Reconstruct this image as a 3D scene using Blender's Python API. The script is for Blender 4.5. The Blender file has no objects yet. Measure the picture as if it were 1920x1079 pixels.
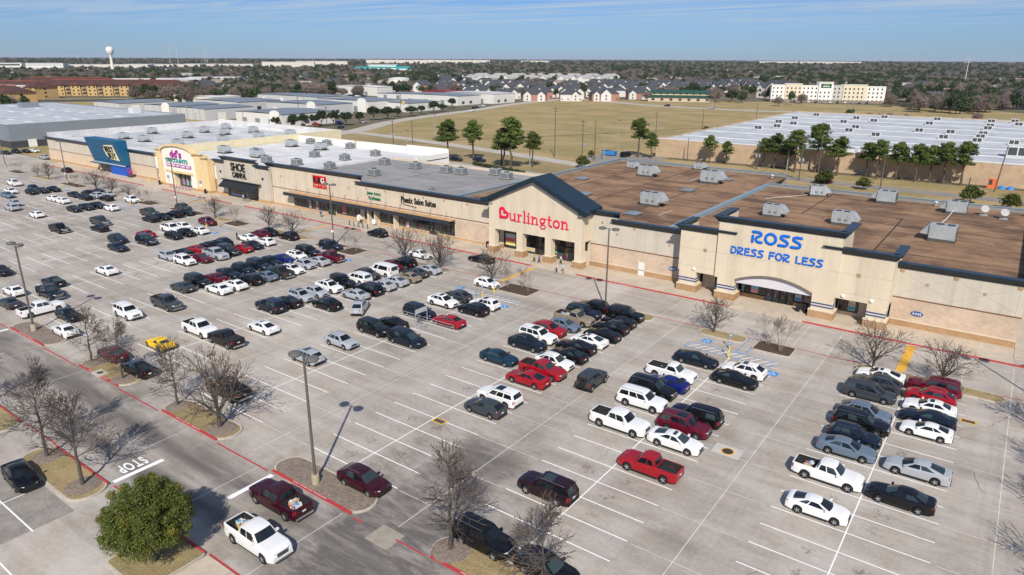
import bpy, math, random
import numpy as np
from mathutils import Vector, Matrix
R = math.radians
random.seed(7)
SC = bpy.context.scene
COL = SC.collection

# ------------------------------------------------------------------ camera, sky, sun, exposure
def make_camera():
    pitch, roll, yaw = 0.3181255, 0.0044455, -0.6303750
    f = Vector((math.sin(yaw)*math.cos(pitch), math.cos(yaw)*math.cos(pitch), -math.sin(pitch)))
    r = Vector((math.cos(yaw), -math.sin(yaw), 0)); u = r.cross(f)
    c, s = math.cos(roll), math.sin(roll)
    r2 = c*r + s*u; u2 = -s*r + c*u
    cd = bpy.data.cameras.new('camera'); cd.sensor_fit = 'HORIZONTAL'; cd.sensor_width = 36
    cd.lens = 1304.036/1920*36; cd.clip_start = 1; cd.clip_end = 60000
    o = bpy.data.objects.new('camera', cd); COL.objects.link(o)
    m = Matrix((r2, u2, -f)).transposed().to_4x4(); m.translation = (0, 0, 34)
    o.matrix_world = m
    SC.camera = o
make_camera()

SUN_AZ, SUN_EL = R(-53.5), R(40.3)      # direction to the sun, measured from +X
SUN_DIR = Vector((math.cos(SUN_AZ)*math.cos(SUN_EL), math.sin(SUN_AZ)*math.cos(SUN_EL), math.sin(SUN_EL)))
def make_light():
    w = bpy.data.worlds.new('World'); SC.world = w; w.use_nodes = True
    nt = w.node_tree; nt.nodes.clear(); N = nt.nodes.new; L = nt.links.new
    sky = N('ShaderNodeTexSky'); sky.sky_type = 'NISHITA'; sky.sun_disc = False
    sky.sun_elevation = SUN_EL; sky.sun_rotation = R(90) - SUN_AZ
    sky.altitude = 30; sky.air_density = 1.0; sky.dust_density = 0.2; sky.ozone_density = 3.0
    tint = N('ShaderNodeVectorMath'); tint.operation = 'MULTIPLY'; tint.inputs[1].default_value = (0.73, 1.09, 1.86); L(sky.outputs[0], tint.inputs[0])
    bg = N('ShaderNodeBackground'); bg.inputs['Strength'].default_value = 0.05
    out = N('ShaderNodeOutputWorld')
    # thin streaks of high cloud
    tc = N('ShaderNodeTexCoord'); sep = N('ShaderNodeSeparateXYZ'); L(tc.outputs['Generated'], sep.inputs[0])
    mx = N('ShaderNodeMath'); mx.operation = 'MAXIMUM'; mx.inputs[1].default_value = 0.012; L(sep.outputs['Z'], mx.inputs[0])
    dx = N('ShaderNodeMath'); dx.operation = 'DIVIDE'; L(sep.outputs['X'], dx.inputs[0]); L(mx.outputs[0], dx.inputs[1])
    dy = N('ShaderNodeMath'); dy.operation = 'DIVIDE'; L(sep.outputs['Y'], dy.inputs[0]); L(mx.outputs[0], dy.inputs[1])
    cb = N('ShaderNodeCombineXYZ'); L(dx.outputs[0], cb.inputs[0]); L(dy.outputs[0], cb.inputs[1])
    mp = N('ShaderNodeMapping'); mp.inputs['Rotation'].default_value = (0, 0, R(-28)); mp.inputs['Scale'].default_value = (0.16, 0.70, 1)
    L(cb.outputs[0], mp.inputs[0])
    nz = N('ShaderNodeTexNoise'); nz.inputs['Scale'].default_value = 1.3; nz.inputs['Detail'].default_value = 9
    nz.inputs['Roughness'].default_value = 0.62; nz.inputs['Distortion'].default_value = 0.9
    L(mp.outputs[0], nz.inputs['Vector'])
    cr = N('ShaderNodeValToRGB'); cr.color_ramp.elements[0].position = 0.38; cr.color_ramp.elements[1].position = 0.68
    L(nz.outputs['Fac'], cr.inputs[0])
    mul = N('ShaderNodeMath'); mul.operation = 'MULTIPLY'; mul.inputs[1].default_value = 0.95; L(cr.outputs[0], mul.inputs[0])
    fd = N('ShaderNodeMapRange'); fd.interpolation_type = 'SMOOTHSTEP'; fd.inputs[1].default_value = .015; fd.inputs[2].default_value = .07; L(sep.outputs['Z'], fd.inputs[0])
    mul2 = N('ShaderNodeMath'); mul2.operation = 'MULTIPLY'; L(mul.outputs[0], mul2.inputs[0]); L(fd.outputs[0], mul2.inputs[1])
    mix = N('ShaderNodeMix'); mix.data_type = 'RGBA'
    L(mul2.outputs[0], mix.inputs['Factor']); L(tint.outputs[0], mix.inputs[6]); mix.inputs[7].default_value = (9.6, 11.6, 13.8, 1)
    L(mix.outputs[2], bg.inputs['Color']); L(bg.outputs[0], out.inputs[0])
    sd = bpy.data.lights.new('sun', 'SUN'); sd.energy = 5.0; sd.angle = R(0.53); sd.color = (1.0, 0.935, 0.835)
    so = bpy.data.objects.new('sun', sd); COL.objects.link(so)
    so.rotation_euler = SUN_DIR.to_track_quat('Z', 'Y').to_euler(); so.location = (60, -90, 120)
make_light()
vs = SC.view_settings
vs.view_transform = 'Standard'; vs.look = 'None'; vs.exposure = 0.0; vs.gamma = 1.0; vs.use_curve_mapping = False
SC.cycles.use_denoising = True
SC.cycles.max_bounces = 6; SC.cycles.diffuse_bounces = 3; SC.cycles.glossy_bounces = 3
SC.cycles.transmission_bounces = 2; SC.cycles.transparent_max_bounces = 6

# ------------------------------------------------------------------ materials
MATS = {}
class NT:
    def __init__(s, name):
        s.m = bpy.data.materials.new(name); s.m.use_nodes = True
        s.t = s.m.node_tree; s.b = s.t.nodes['Principled BSDF']; MATS[name] = s.m
    def n(s, typ, **kw):
        o = s.t.nodes.new('ShaderNode' + typ)
        for k, v in kw.items():
            if hasattr(o, k): setattr(o, k, v)
        return o
    def l(s, a, b): s.t.links.new(a, b)
    def pos(s, scale=(1, 1, 1), rot=0, obj=False):
        if obj: src = s.n('TexCoord').outputs['Object']
        else: src = s.n('NewGeometry').outputs['Position']
        mp = s.n('Mapping'); mp.inputs['Scale'].default_value = scale; mp.inputs['Rotation'].default_value = (0, 0, rot)
        s.l(src, mp.inputs[0]); return mp.outputs[0]
    def noise(s, vec, scale, detail=5, rough=.6, dist=0):
        o = s.n('TexNoise'); o.inputs['Scale'].default_value = scale; o.inputs['Detail'].default_value = detail
        o.inputs['Roughness'].default_value = rough; o.inputs['Distortion'].default_value = dist
        s.l(vec, o.inputs['Vector']); return o.outputs['Fac']
    def ramp(s, fac, p0, p1, v0=0.0, v1=1.0):
        o = s.n('MapRange'); o.interpolation_type = 'SMOOTHSTEP'
        for i, v in zip((1, 2, 3, 4), (p0, p1, v0, v1)): o.inputs[i].default_value = v
        s.l(fac, o.inputs[0]); return o.outputs[0]
    def math(s, op, a, b=None):
        o = s.n('Math'); o.operation = op
        for i, x in enumerate((a, b)):
            if x is None: continue
            if isinstance(x, (int, float)): o.inputs[i].default_value = x
            else: s.l(x, o.inputs[i])
        return o.outputs[0]
    def mix(s, fac, a, b):
        o = s.n('Mix'); o.data_type = 'RGBA'
        if isinstance(fac, (int, float)): o.inputs[0].default_value = fac
        else: s.l(fac, o.inputs[0])
        for i, x in ((6, a), (7, b)):
            if isinstance(x, (tuple, list)): o.inputs[i].default_value = (*x[:3], 1)
            else: s.l(x, o.inputs[i])
        return o.outputs[2]
    def scale_col(s, col, fac):
        o = s.n('VectorMath'); o.operation = 'SCALE'
        if isinstance(col, (tuple, list)): o.inputs[0].default_value = col[:3]
        else: s.l(col, o.inputs[0])
        s.l(fac, o.inputs['Scale']); return o.outputs[0]
    def color(s, c):
        if isinstance(c, (tuple, list)): s.b.inputs['Base Color'].default_value = (*c[:3], 1)
        else: s.l(c, s.b.inputs['Base Color'])
    def set(s, **kw):
        for k, v in kw.items():
            i = s.b.inputs[k.replace('_', ' ')]
            if isinstance(v, (int, float)): i.default_value = v
            else: s.l(v, i)
    def bump(s, h, strength=.3, dist=.05):
        o = s.n('Bump'); o.inputs['Strength'].default_value = strength; o.inputs['Distance'].default_value = dist
        s.l(h, o.inputs['Height']); s.l(o.outputs[0], s.b.inputs['Normal'])

def M(name, col, rough=.8, var=.12, scale=.8, metal=0.0, spec=.35, obj=False, bump=0.0, streak=None):
    """plain surface with broken-up tone"""
    if name in MATS: return MATS[name]
    t = NT(name); p = t.pos(obj=obj)
    if var:
        a = t.noise(p, scale, 6, .65); b = t.noise(p, scale*7.3, 4, .6)
        f = t.math('ADD', t.math('MULTIPLY', a, .65), t.math('MULTIPLY', b, .35))
        k = t.ramp(f, .3, .7, 1-var, 1+var)
        if streak:
            q = t.noise(t.pos(scale=(1.6, 1.6, .12), obj=obj), streak, 4, .6)
            k = t.math('MULTIPLY', k, t.ramp(q, .38, .72, 1.0, .87))
        t.color(t.scale_col(col, k))
        if bump: t.bump(b, bump, .04)
    else: t.color(col)
    t.set(Roughness=rough, Metallic=metal); t.b.inputs['Specular IOR Level'].default_value = spec
    return t.m


# ------------------------------------------------------------------ mesh building
class MB:
    def __init__(s): s.v = []; s.f = []; s.mi = []
    def add(s, vs, fs, m=0):
        k = len(s.v); s.v += [tuple(p) for p in vs]
        for f in fs: s.f.append(tuple(i+k for i in f)); s.mi.append(m)
        return s
    def box(s, x0, x1, y0, y1, z0, z1, m=0):
        return s.add([(x0,y0,z0),(x1,y0,z0),(x1,y1,z0),(x0,y1,z0),(x0,y0,z1),(x1,y0,z1),(x1,y1,z1),(x0,y1,z1)],
                     [(0,3,2,1),(4,5,6,7),(0,1,5,4),(1,2,6,5),(2,3,7,6),(3,0,4,7)], m)
    def quad(s, a, b, c, d, m=0): return s.add([a,b,c,d], [(0,1,2,3)], m)
    def tube(s, p0, p1, r0, r1=None, n=6, cap=True, m=0):
        r1 = r0 if r1 is None else r1
        p0 = Vector(p0); p1 = Vector(p1); d = (p1-p0)
        if d.length < 1e-6: return s
        d.normalize(); a = d.orthogonal().normalized(); b = d.cross(a)
        vs = []
        for p, r in ((p0, r0), (p1, r1)):
            for i in range(n):
                t = 2*math.pi*i/n; vs.append(p + (a*math.cos(t) + b*math.sin(t))*r)
        fs = [(i, (i+1) % n, n+(i+1) % n, n+i) for i in range(n)]
        if cap: fs += [tuple(range(n))[::-1], tuple(range(n, 2*n))]
        return s.add(vs, fs, m)
    def prism(s, poly, z0, z1, m=0, mtop=None):
        n = len(poly)
        vs = [(x, y, z0) for x, y in poly] + [(x, y, z1) for x, y in poly]
        s.add(vs, [(i, (i+1) % n, n+(i+1) % n, n+i) for i in range(n)], m)
        s.add(vs, [tuple(range(n, 2*n))], m if mtop is None else mtop)
        s.add(vs, [tuple(range(n))[::-1]], m)
        return s
    def xz(s, poly, y0, y1, m=0):          # outline in X-Z, pushed along Y
        n = len(poly)
        vs = [(x, y0, z) for x, z in poly] + [(x, y1, z) for x, z in poly]
        return s.add(vs, [(i, (i+1) % n, n+(i+1) % n, n+i) for i in range(n)] + [tuple(range(n)), tuple(range(n, 2*n))[::-1]], m)
    def yz(s, poly, x0, x1, m=0):          # outline in Y-Z, pushed along X
        n = len(poly)
        vs = [(x0, y, z) for y, z in poly] + [(x1, y, z) for y, z in poly]
        return s.add(vs, [(i, (i+1) % n, n+(i+1) % n, n+i) for i in range(n)] + [tuple(range(n)), tuple(range(n, 2*n))[::-1]], m)
    def lathe(s, prof, n=12, c=(0,0,0), m=0, axis='z'):
        vs = []
        for r, h in prof:
            for i in range(n):
                t = 2*math.pi*i/n
                if axis == 'z': vs.append((c[0]+r*math.cos(t), c[1]+r*math.sin(t), c[2]+h))
                else: vs.append((c[0]+r*math.cos(t), c[1]+h, c[2]+r*math.sin(t)))
        fs = []
        for j in range(len(prof)-1):
            for i in range(n): fs.append((j*n+i, j*n+(i+1) % n, (j+1)*n+(i+1) % n, (j+1)*n+i))
        fs += [tuple(range(n))[::-1], tuple(range((len(prof)-1)*n, len(prof)*n))]
        return s.add(vs, fs, m)
    def sweep(s, pts, r, n=8, flat=1.0, m=0, closed=False):   # stroke in the X-Z plane, flattened in Y
        P = [Vector((p[0], 0, p[1])) for p in pts]; k = len(P); rings = []
        for i in range(k):
            a = P[i-1] if (i or closed) else P[i]; b = P[(i+1) % k] if (i < k-1 or closed) else P[i]
            d = (b-a).normalized(); q = Vector((-d.z, 0, d.x))
            rings.append((P[i], q, r))
        if not closed:
            d0 = (P[0]-P[1]).normalized(); d1 = (P[-1]-P[-2]).normalized()
            rings = [(P[0]+d0*r*.92, rings[0][1], r*.35), (P[0]+d0*r*.6, rings[0][1], r*.8)] + rings + \
                    [(P[-1]+d1*r*.6, rings[-1][1], r*.8), (P[-1]+d1*r*.92, rings[-1][1], r*.35)]
        vs = []
        for c, q, rr in rings:
            for i in range(n):
                t = 2*math.pi*i/n; vs.append(c + q*rr*math.cos(t) + Vector((0, rr*flat*math.sin(t), 0)))
        K = len(rings); fs = []
        for j in range(K if closed else K-1):
            for i in range(n):
                fs.append((j*n+i, j*n+(i+1) % n, ((j+1) % K)*n+(i+1) % n, ((j+1) % K)*n+i))
        if not closed: fs += [tuple(range(n))[::-1], tuple(range((K-1)*n, K*n))]
        return s.add(vs, fs, m)
    def mesh(s, name, mats, smooth=None):
        me = bpy.data.meshes.new(name); me.from_pydata(s.v, [], s.f)
        if not isinstance(mats, (list, tuple)): mats = [mats]
        for m in mats: me.materials.append(m)
        if len(mats) > 1: me.polygons.foreach_set('material_index', s.mi)
        if smooth is not None:
            me.polygons.foreach_set('use_smooth', [True]*len(me.polygons)); me.set_sharp_from_angle(angle=R(smooth))
        me.update(); return me
    def build(s, name, mats, parent=None, smooth=None, loc=None, rz=None):
        return put(name, s.mesh(name, mats, smooth), parent, loc, rz)

def put(name, me, parent=None, loc=None, rz=None, scale=None):
    o = bpy.data.objects.new(name, me); COL.objects.link(o)
    if parent is not None: o.parent = parent
    if loc is not None: o.location = loc
    if rz is not None: o.rotation_euler = (0, 0, rz)
    if scale is not None: o.scale = scale
    return o
def tag(o, label=None, cat=None, group=None, kind=None):
    if label: o['label'] = label
    if cat: o['category'] = cat
    if group: o['group'] = group
    if kind: o['kind'] = kind
    return o
def thing(name, label, cat, loc=(0,0,0), rz=0, group=None, kind=None):
    o = bpy.data.objects.new(name, None); COL.objects.link(o); o.empty_display_size = .3
    o.location = loc; o.rotation_euler = (0, 0, rz)
    return tag(o, label, cat, group, kind)
def bx(name, m, parent, *a, **k):
    return MB().box(*a).build(name, m, parent, **k)
def npmesh(name, V, F, mat, smooth=False):
    me = bpy.data.meshes.new(name); nf, k = F.shape
    me.vertices.add(len(V)); me.vertices.foreach_set('co', V.astype(np.float32).ravel())
    me.loops.add(nf*k); me.loops.foreach_set('vertex_index', F.astype(np.int32).ravel())
    me.polygons.add(nf); me.polygons.foreach_set('loop_start', np.arange(0, nf*k, k, dtype=np.int32))
    me.materials.append(mat); me.update(calc_edges=True)
    if smooth: me.polygons.foreach_set('use_smooth', [True]*nf)
    return me
ORD = ['first','second','third','fourth','fifth','sixth','seventh','eighth','ninth','tenth','eleventh','twelfth',
       'thirteenth','fourteenth','fifteenth','sixteenth','seventeenth','eighteenth','nineteenth','twentieth']
TENS = {20: 'twenty', 30: 'thirty', 40: 'forty', 50: 'fifty', 60: 'sixty', 70: 'seventy', 80: 'eighty', 90: 'ninety'}
for _t in range(20, 100, 10):
    if _t > 20: ORD.append(TENS[_t][:-1]+'ieth')
    ORD += [TENS[_t]+'-'+o for o in ORD[:9]]
# ------------------------------------------------------------------ ground surfaces
ROWC = [-5.6 - 18.45*k for k in range(14)]
def mat_concrete():
    t = NT('worn_concrete'); p = t.pos()
    big = t.noise(p, .035, 5, .6, .4); mid = t.noise(p, .22, 6, .65, .3); fine = t.noise(p, 2.6, 5, .7)
    sx = t.noise(t.pos(scale=(.18, 1.2, 1)), .5, 5, .65)      # wear along the aisles
    sep = t.n('SeparateXYZ'); t.l(p, sep.inputs[0]); X, Y = sep.outputs[0], sep.outputs[1]
    # slab to slab tone
    sn = t.n('VectorMath'); sn.operation = 'SNAP'; t.l(p, sn.inputs[0]); sn.inputs[1].default_value = (9.225, 5.37, 50)
    wn = t.n('TexWhiteNoise'); wn.noise_dimensions = '2D'; t.l(sn.outputs[0], wn.inputs['Vector'])
    v = t.math('ADD', t.ramp(big, .3, .7, -.13, .11), t.ramp(mid, .28, .72, -.16, .12))
    v = t.math('ADD', v, t.ramp(fine, .3, .7, -.08, .07))
    v = t.math('ADD', v, t.ramp(sx, .3, .7, -.12, .10))
    v = t.math('ADD', v, t.math('MULTIPLY', t.math('SUBTRACT', wn.outputs[0], .5), .12))
    col = t.mix(t.ramp(mid, .35, .65), (.432, .378, .322), (.405, .370, .334))
    col = t.scale_col(col, t.math('ADD', v, 1.0))
    # tyre grime on the near drive lane and the junction
    lane = t.math('MULTIPLY', t.ramp(t.math('ADD', Y, t.ramp(mid, .2, .8, -1.6, 1.6)), 20.0, 23.5), t.ramp(t.math('ADD', Y, t.ramp(mid, .2, .8, -1.6, 1.6)), 28.5, 31.5, 1, 0))
    dj = t.n('VectorMath'); dj.operation = 'DISTANCE'; t.l(p, dj.inputs[0]); dj.inputs[1].default_value = (-33.5, 29, 0)
    junc = t.ramp(t.math('ADD', dj.outputs['Value'], t.ramp(mid, .2, .8, -4, 4)), 4, 15, 1, 0)
    dj2 = t.n('VectorMath'); dj2.operation = 'DISTANCE'; t.l(t.pos(scale=(1, .55, 1)), dj2.inputs[0]); dj2.inputs[1].default_value = (-34.0, 21.5, 0)
    junc = t.math('MAXIMUM', junc, t.math('MULTIPLY', t.ramp(t.math('ADD', dj2.outputs['Value'], t.ramp(mid, .2, .8, -2, 2)), 1.5, 6.0, 1, 0), .9))
    tr = t.noise(t.pos(scale=(.12, .7, 1), rot=R(3)), .8, 5, .6, .6); bd = t.math('MAXIMUM', t.ramp(t.math('ABSOLUTE', t.math('SUBTRACT', Y, 23.2)), .3, 1.7, 1, 0), t.ramp(t.math('ABSOLUTE', t.math('SUBTRACT', Y, 27.2)), .3, 1.7, 1, 0))
    tr2 = t.noise(t.pos(scale=(.25, 1.1, 1), rot=R(-48)), .9, 5, .7, 1.2)
    g = t.math('MAXIMUM', t.math('MULTIPLY', lane, t.math('ADD', t.ramp(tr, .30, .65, .12, .62), t.math('MULTIPLY', bd, .38))), t.math('MULTIPLY', junc, t.ramp(tr2, .28, .6, .45, 1.0)))
    col = t.mix(t.math('MULTIPLY', g, .92), col, (.108, .099, .093))
    # dark engine drips, one uneven spot to a stall
    ph = t.math('ABSOLUTE', t.math('SUBTRACT', t.math('MODULO', t.math('ADD', X, 5.6+18.45*40), 18.45), 9.225))
    dc = t.math('SUBTRACT', t.math('SUBTRACT', 9.225, ph), 1.75); vy = t.math('SUBTRACT', t.math('MODULO', t.math('ADD', Y, 2.685*40-82.9+2.685*40), 2.685), 1.3425)
    jx = t.noise(p, 1.1, 4, .7); jy = t.noise(t.pos(scale=(1.4, .8, 1)), 1.7, 4, .7)
    d2 = t.math('ADD', t.math('MULTIPLY', t.math('ABSOLUTE', t.math('ADD', dc, t.ramp(jx, .2, .8, -1.0, 1.0))), .75), t.math('ABSOLUTE', t.math('ADD', vy, t.ramp(jy, .2, .8, -.8, .8))))
    sn2 = t.n('VectorMath'); sn2.operation = 'SNAP'; t.l(t.pos(scale=(1/9.225, 1/2.685, 1)), sn2.inputs[0]); sn2.inputs[1].default_value = (1, 1, 50); wn2 = t.n('TexWhiteNoise'); wn2.noise_dimensions = '2D'; t.l(sn2.outputs[0], wn2.inputs['Vector'])
    spot = t.math('MULTIPLY', t.ramp(d2, .12, .62, 1, 0), t.ramp(wn2.outputs[0], .2, .95, .05, .62))
    aisle = t.math('MULTIPLY', t.ramp(ph, 1.0, 3.4, 1, 0), t.ramp(t.noise(t.pos(scale=(1.6, .06, 1)), .9, 5, .65, .3), .4, .65, 0, .26))
    col = t.mix(t.math('MULTIPLY', aisle, t.math('MULTIPLY', t.ramp(Y, 31, 36), t.ramp(Y, 90, 95, 1, 0))), col, (.25, .225, .20))
    # older oil marks
    near = t.math('MULTIPLY', t.ramp(ph, 3.6, 5.0), t.ramp(ph, 8.2, 9.1, 1, 0))
    oil = t.ramp(t.noise(t.pos(scale=(.75, 1.25, 1)), 1.05, 4, .72, .8), .63, .71)
    oil2 = t.ramp(t.noise(p, .5, 4, .75, 1.0), .70, .78)
    o = t.math('MAXIMUM', t.math('MAXIMUM', spot, t.math('MULTIPLY', t.math('MULTIPLY', oil, near), .45)), t.math('MULTIPLY', oil2, .34))
    inlot = t.math('MULTIPLY', t.ramp(Y, 30, 34), t.ramp(Y, 80, 84, 1, 0))
    col = t.mix(t.math('MULTIPLY', o, inlot), col, (.11, .095, .085))
    t.color(col); t.set(Roughness=.86); t.b.inputs['Specular IOR Level'].default_value = .25
    t.bump(fine, .15, .02)
    return t.m
CONC = mat_concrete()
SIDEW = M('pavement_concrete', (.50, .42, .33), .88, .16, .35)
KERBM = M('kerb_concrete', (.46, .41, .34), .9, .2, .8)
JOINT = M('joint_seal', (.60, .56, .51), .9, .25, 1.2)
CRACK = M('crack_fill', (.10, .092, .085), .9, .3, 1.5)
def worn_paint(name, col, under=(.40, .37, .34), wear=.5):
    t = NT(name); p = t.pos(); n = t.noise(p, 3.5, 6, .75)
    t.color(t.mix(t.ramp(n, .30, .44, wear, 0), col, under)); t.set(Roughness=.7); t.b.inputs['Specular IOR Level'].default_value = .3
    return t.m
WHITE_LINE = worn_paint('white_line_paint', (.86, .85, .83))
WHITE_FADED = worn_paint('faded_line_paint', (.60, .58, .55), wear=.85)
RED_LINE = worn_paint('red_line_paint', (.44, .045, .05))
BLUE_LINE = worn_paint('blue_line_paint', (.10, .30, .58))
YELLOW_LINE = worn_paint('yellow_line_paint', (.72, .40, .05), wear=.3)
SIGNBLUE = worn_paint('access_blue_paint', (.05, .25, .60), wear=.3)
def mat_grass(name, a, b, c, s=1.0):
    t = NT(name); p = t.pos(); n1 = t.noise(p, .05*s, 5, .65, .5); n2 = t.noise(p, .9*s, 6, .7); n3 = t.noise(p, 6*s, 4, .7)
    col = t.mix(t.ramp(n1, .38, .62), a, b); col = t.mix(t.ramp(n2, .5, .72), col, c); st = t.noise(t.pos(scale=(.02, .22, 1), rot=R(-8)), s, 4, .6, .5); col = t.mix(t.ramp(st, .42, .68, 0, .55), col, tuple(v*.66 for v in a))
    t.color(t.scale_col(col, t.ramp(n3, .25, .75, .72, 1.25))); t.set(Roughness=.95); t.b.inputs['Specular IOR Level'].default_value = .1
    t.bump(n3, .4, .08); return t.m
DRY = mat_grass('dry_grass', (.36, .27, .145), (.28, .225, .115), (.21, .19, .08))
FIELD = mat_grass('winter_field_grass', (.40, .295, .15), (.275, .23, .10), (.50, .375, .225), .8)
FLOORG = mat_grass('wooded_ground', (.17, .145, .10), (.13, .125, .08), (.23, .195, .14), .4)
MULCH = M('bark_mulch', (.075, .052, .036), .95, .55, 3.0, bump=.6)
LITTER = M('leaf_litter', (.22, .175, .14), .95, .45, 4.0, bump=.5)
ASPH = M('grey_road', (.25, .23, .205), .9, .2, .3)
ROADC = M('pale_road', (.44, .40, .345), .9, .16, .2)

def sheet(name, pts, z, m, parent=None, kind='structure', label=None):
    o = MB().add([(x, y, z) for x, y in pts], [tuple(range(len(pts)))]).build(name, m, parent)
    if parent is None: tag(o, label, None, None, kind)
    return o
def ribbon(name, pts, w, z, m, parent=None, label=None):
    b = MB(); P = [Vector((x, y, 0)) for x, y in pts]; L = []; Rr = []
    for i, p in enumerate(P):
        d = (P[min(i+1, len(P)-1)] - P[max(i-1, 0)]).normalized(); q = Vector((-d.y, d.x, 0))*w/2
        L.append(p+q); Rr.append(p-q)
    b.add([(v.x, v.y, z) for v in L+Rr], [(i, len(P)+i, len(P)+i+1, i+1) for i in range(len(P)-1)])
    o = b.build(name, m, parent)
    if parent is None: tag(o, label, None, None, 'structure')
    return o
def smooth_path(pts, n=6):
    out = []; P = [Vector((*p, 0)) for p in pts]
    for i in range(len(P)-1):
        a, b, c, d = P[max(i-1, 0)], P[i], P[i+1], P[min(i+2, len(P)-1)]
        for k in range(n):
            t = k/n; v = .5*((2*b) + (c-a)*t + (2*a-5*b+4*c-d)*t*t + (3*b-a-3*c+d)*t**3); out.append((v.x, v.y))
    return out + [pts[-1]]

sheet('ground', [(-32000, -9000), (30000, -9000), (30000, 34000), (-32000, 34000)], -.06, FLOORG, label='flat winter ground of the suburb reaching the horizon')
lot = sheet('parking_lot', [(-300, -60), (90, -60), (90, 101), (-300, 101)], 0, CONC, label='worn pale concrete parking lot in front of the shops')
sheet('grass_strip', [(-700, 101.5), (-272, 101.5), (-272, 187), (-340, 225), (-700, 225)], -.03, FIELD, label='dry verge beside the grey warehouse')
sheet('service_yard', [(-285, 101.5), (60, 101.5), (60, 172), (-285, 190)], -.028, ROADC, label='pale service paving behind the shops')
sheet('grass_field', [(-262, 228), (-105, 205), (60, 203), (60, 236), (-112, 236), (-104, 500), (-250, 520), (-345, 560), (-338, 460), (-312, 360), (-290, 290)], -.034, FIELD, label='wide tan winter grass field behind the shops')
sheet('back_verge', [(-262, 190), (60, 172), (60, 203), (-105, 205), (-262, 228)], -.036, DRY, label='dry grass verge behind the shops')
ribbon('cross_road', smooth_path([(-700, 250), (-420, 214), (-330, 219), (-270, 230), (-224, 226), (-160, 214), (-118, 203), (-96, 196)]), 7, -.018, ROADC, label='pale service road along the field')
ribbon('curving_road', smooth_path([(-262, 196), (-266, 232), (-290, 282), (-303, 330), (-314, 390), (-331, 452), (-344, 560), (-350, 640)]), 10, -.012, ROADC, label='pale road curving past the field')
ribbon('far_road', smooth_path([(-520, 590), (-344, 556), (-250, 515), (-163, 503), (-110, 517), (0, 520), (300, 530)]), 11, -.008, ROADC, label='far road across the top of the field')
ribbon('alley_road', [(-104, 226), (-57, 219), (60, 214)], 6.5, -.014, ASPH, label='grey alley behind the shops')
sheet('delivery_yard', [(-128, 214), (-104, 214), (-104, 240), (-128, 240)], -.02, ASPH, label='grey loading yard by the pine trees')
ribbon('ditch', [(-205, 228), (-165, 300), (-128, 380), (-112, 440)], 1.6, -.022, M('ditch_mud', (.085, .068, .045), .95, .3, .5), label='dark drainage ditch across the field')
sheet('embankment_grass', [(20, 430), (110, 425), (330, 1180), (150, 1250), (40, 560)], -.03, FIELD, label='grassy corridor beyond the long warehouse')
sheet('roadside_grass', [(-345, 523), (-250, 521), (-163, 509), (-110, 523.5), (0, 526.5), (60, 528), (-40, 632), (-190, 618), (-290, 560)], -.032, FIELD, label='tan roadside grass before the hotel')
sheet('far_field', [(-560, 400), (-700, 235), (-480, 212), (-420, 240), (-480, 330)], -.032, FIELD, label='dry field beside the red roofed apartments')

# painted stall lines: each one a strip of paint on the lot
SW, SY0 = 2.685, 82.9
def strip(name, x0, x1, y0, y1, m, z=.004, parent=lot):
    me_key = (name, round(x1-x0, 3), round(y1-y0, 3), m.name)
    if me_key not in STRIPS:
        dx, dy = (x1-x0)/2, (y1-y0)/2
        STRIPS[me_key] = MB().add([(-dx,-dy,0),(dx,-dy,0),(dx,dy,0),(-dx,dy,0)], [(0,1,2,3)]).mesh(name, m)
    return put(name, STRIPS[me_key], parent, ((x0+x1)/2, (y0+y1)/2, z))
STRIPS = {}
n_lines = 0
for k, c in enumerate(ROWC[:13]):
    j0 = 2 if k in (1, 3, 5, 7, 9) else 1
    for j in range(j0, 19):
        y = SY0 - SW*j
        if k > 8 and j > 14: continue
        strip('stall_line', c-5.6, c+5.6, y-.055, y+.055, WHITE_LINE); n_lines += 1
    y1 = SY0-SW*j0; y0 = SY0-SW*(18 if k <= 8 else 14)
    strip('row_line', c-.05, c+.05, y0, y1, WHITE_LINE, .008)
# lines of the near corner lot beyond the drive lane
for y in (14.3, 8.8): strip('stall_line', -66.2, -55, y-.06, y+.06, WHITE_LINE)
strip('row_line', -60.9, -60.8, -6, 17.6, WHITE_LINE, .008)
strip('stall_line', -56.2, -45, 11.4, 11.52, WHITE_LINE)
# slab joints
for k, c in enumerate(ROWC[:11]):
    strip('joint_strip', c+9.19, c+9.26, 31, 94, JOINT, .003)
for k in range(10):
    y = 84 - SW*2*k - 1.2
    for c in ROWC[:8]: strip('joint_strip', c+5.9, c+12.5, y-.03, y+.03, JOINT, .0035)
for x in range(-100, 20, 9): strip('joint_strip', x-.03, x+.03, 85.2, 94.6, JOINT, .0035)
for x in range(-104, -30, 11): strip('joint_strip', x-.03, x+.03, 20.8, 29.7, JOINT, .0035)
# rambling cracks, dark and uneven
def crack(pts, w):
    rs = random.Random(str(pts)); q = []
    for (a, b), (c, d) in zip(pts, pts[1:]):
        n = max(2, int(math.hypot(c-a, d-b)/.7))
        for i in range(n): q.append((a+(c-a)*i/n + rs.uniform(-.14, .14), b+(d-b)*i/n + rs.uniform(-.14, .14)))
    ribbon('crack', q+[pts[-1]], w, .006, CRACK, lot)
for pts in ([(-41.5, 45), (-37, 43.2), (-31, 39.5)], [(-42, 39), (-39, 37.6), (-34.5, 36.8)], [(-38, 43.7), (-37.2, 40), (-37.6, 37)], [(-36, 42), (-35.5, 39)],
            [(-3, 71), (2, 76), (4, 81)], [(-12, 39), (-9.6, 42.5)], [(-100, 56.5), (-92, 57.3)], [(1.5, 66), (2.4, 63)]): crack(pts, .04)

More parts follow.
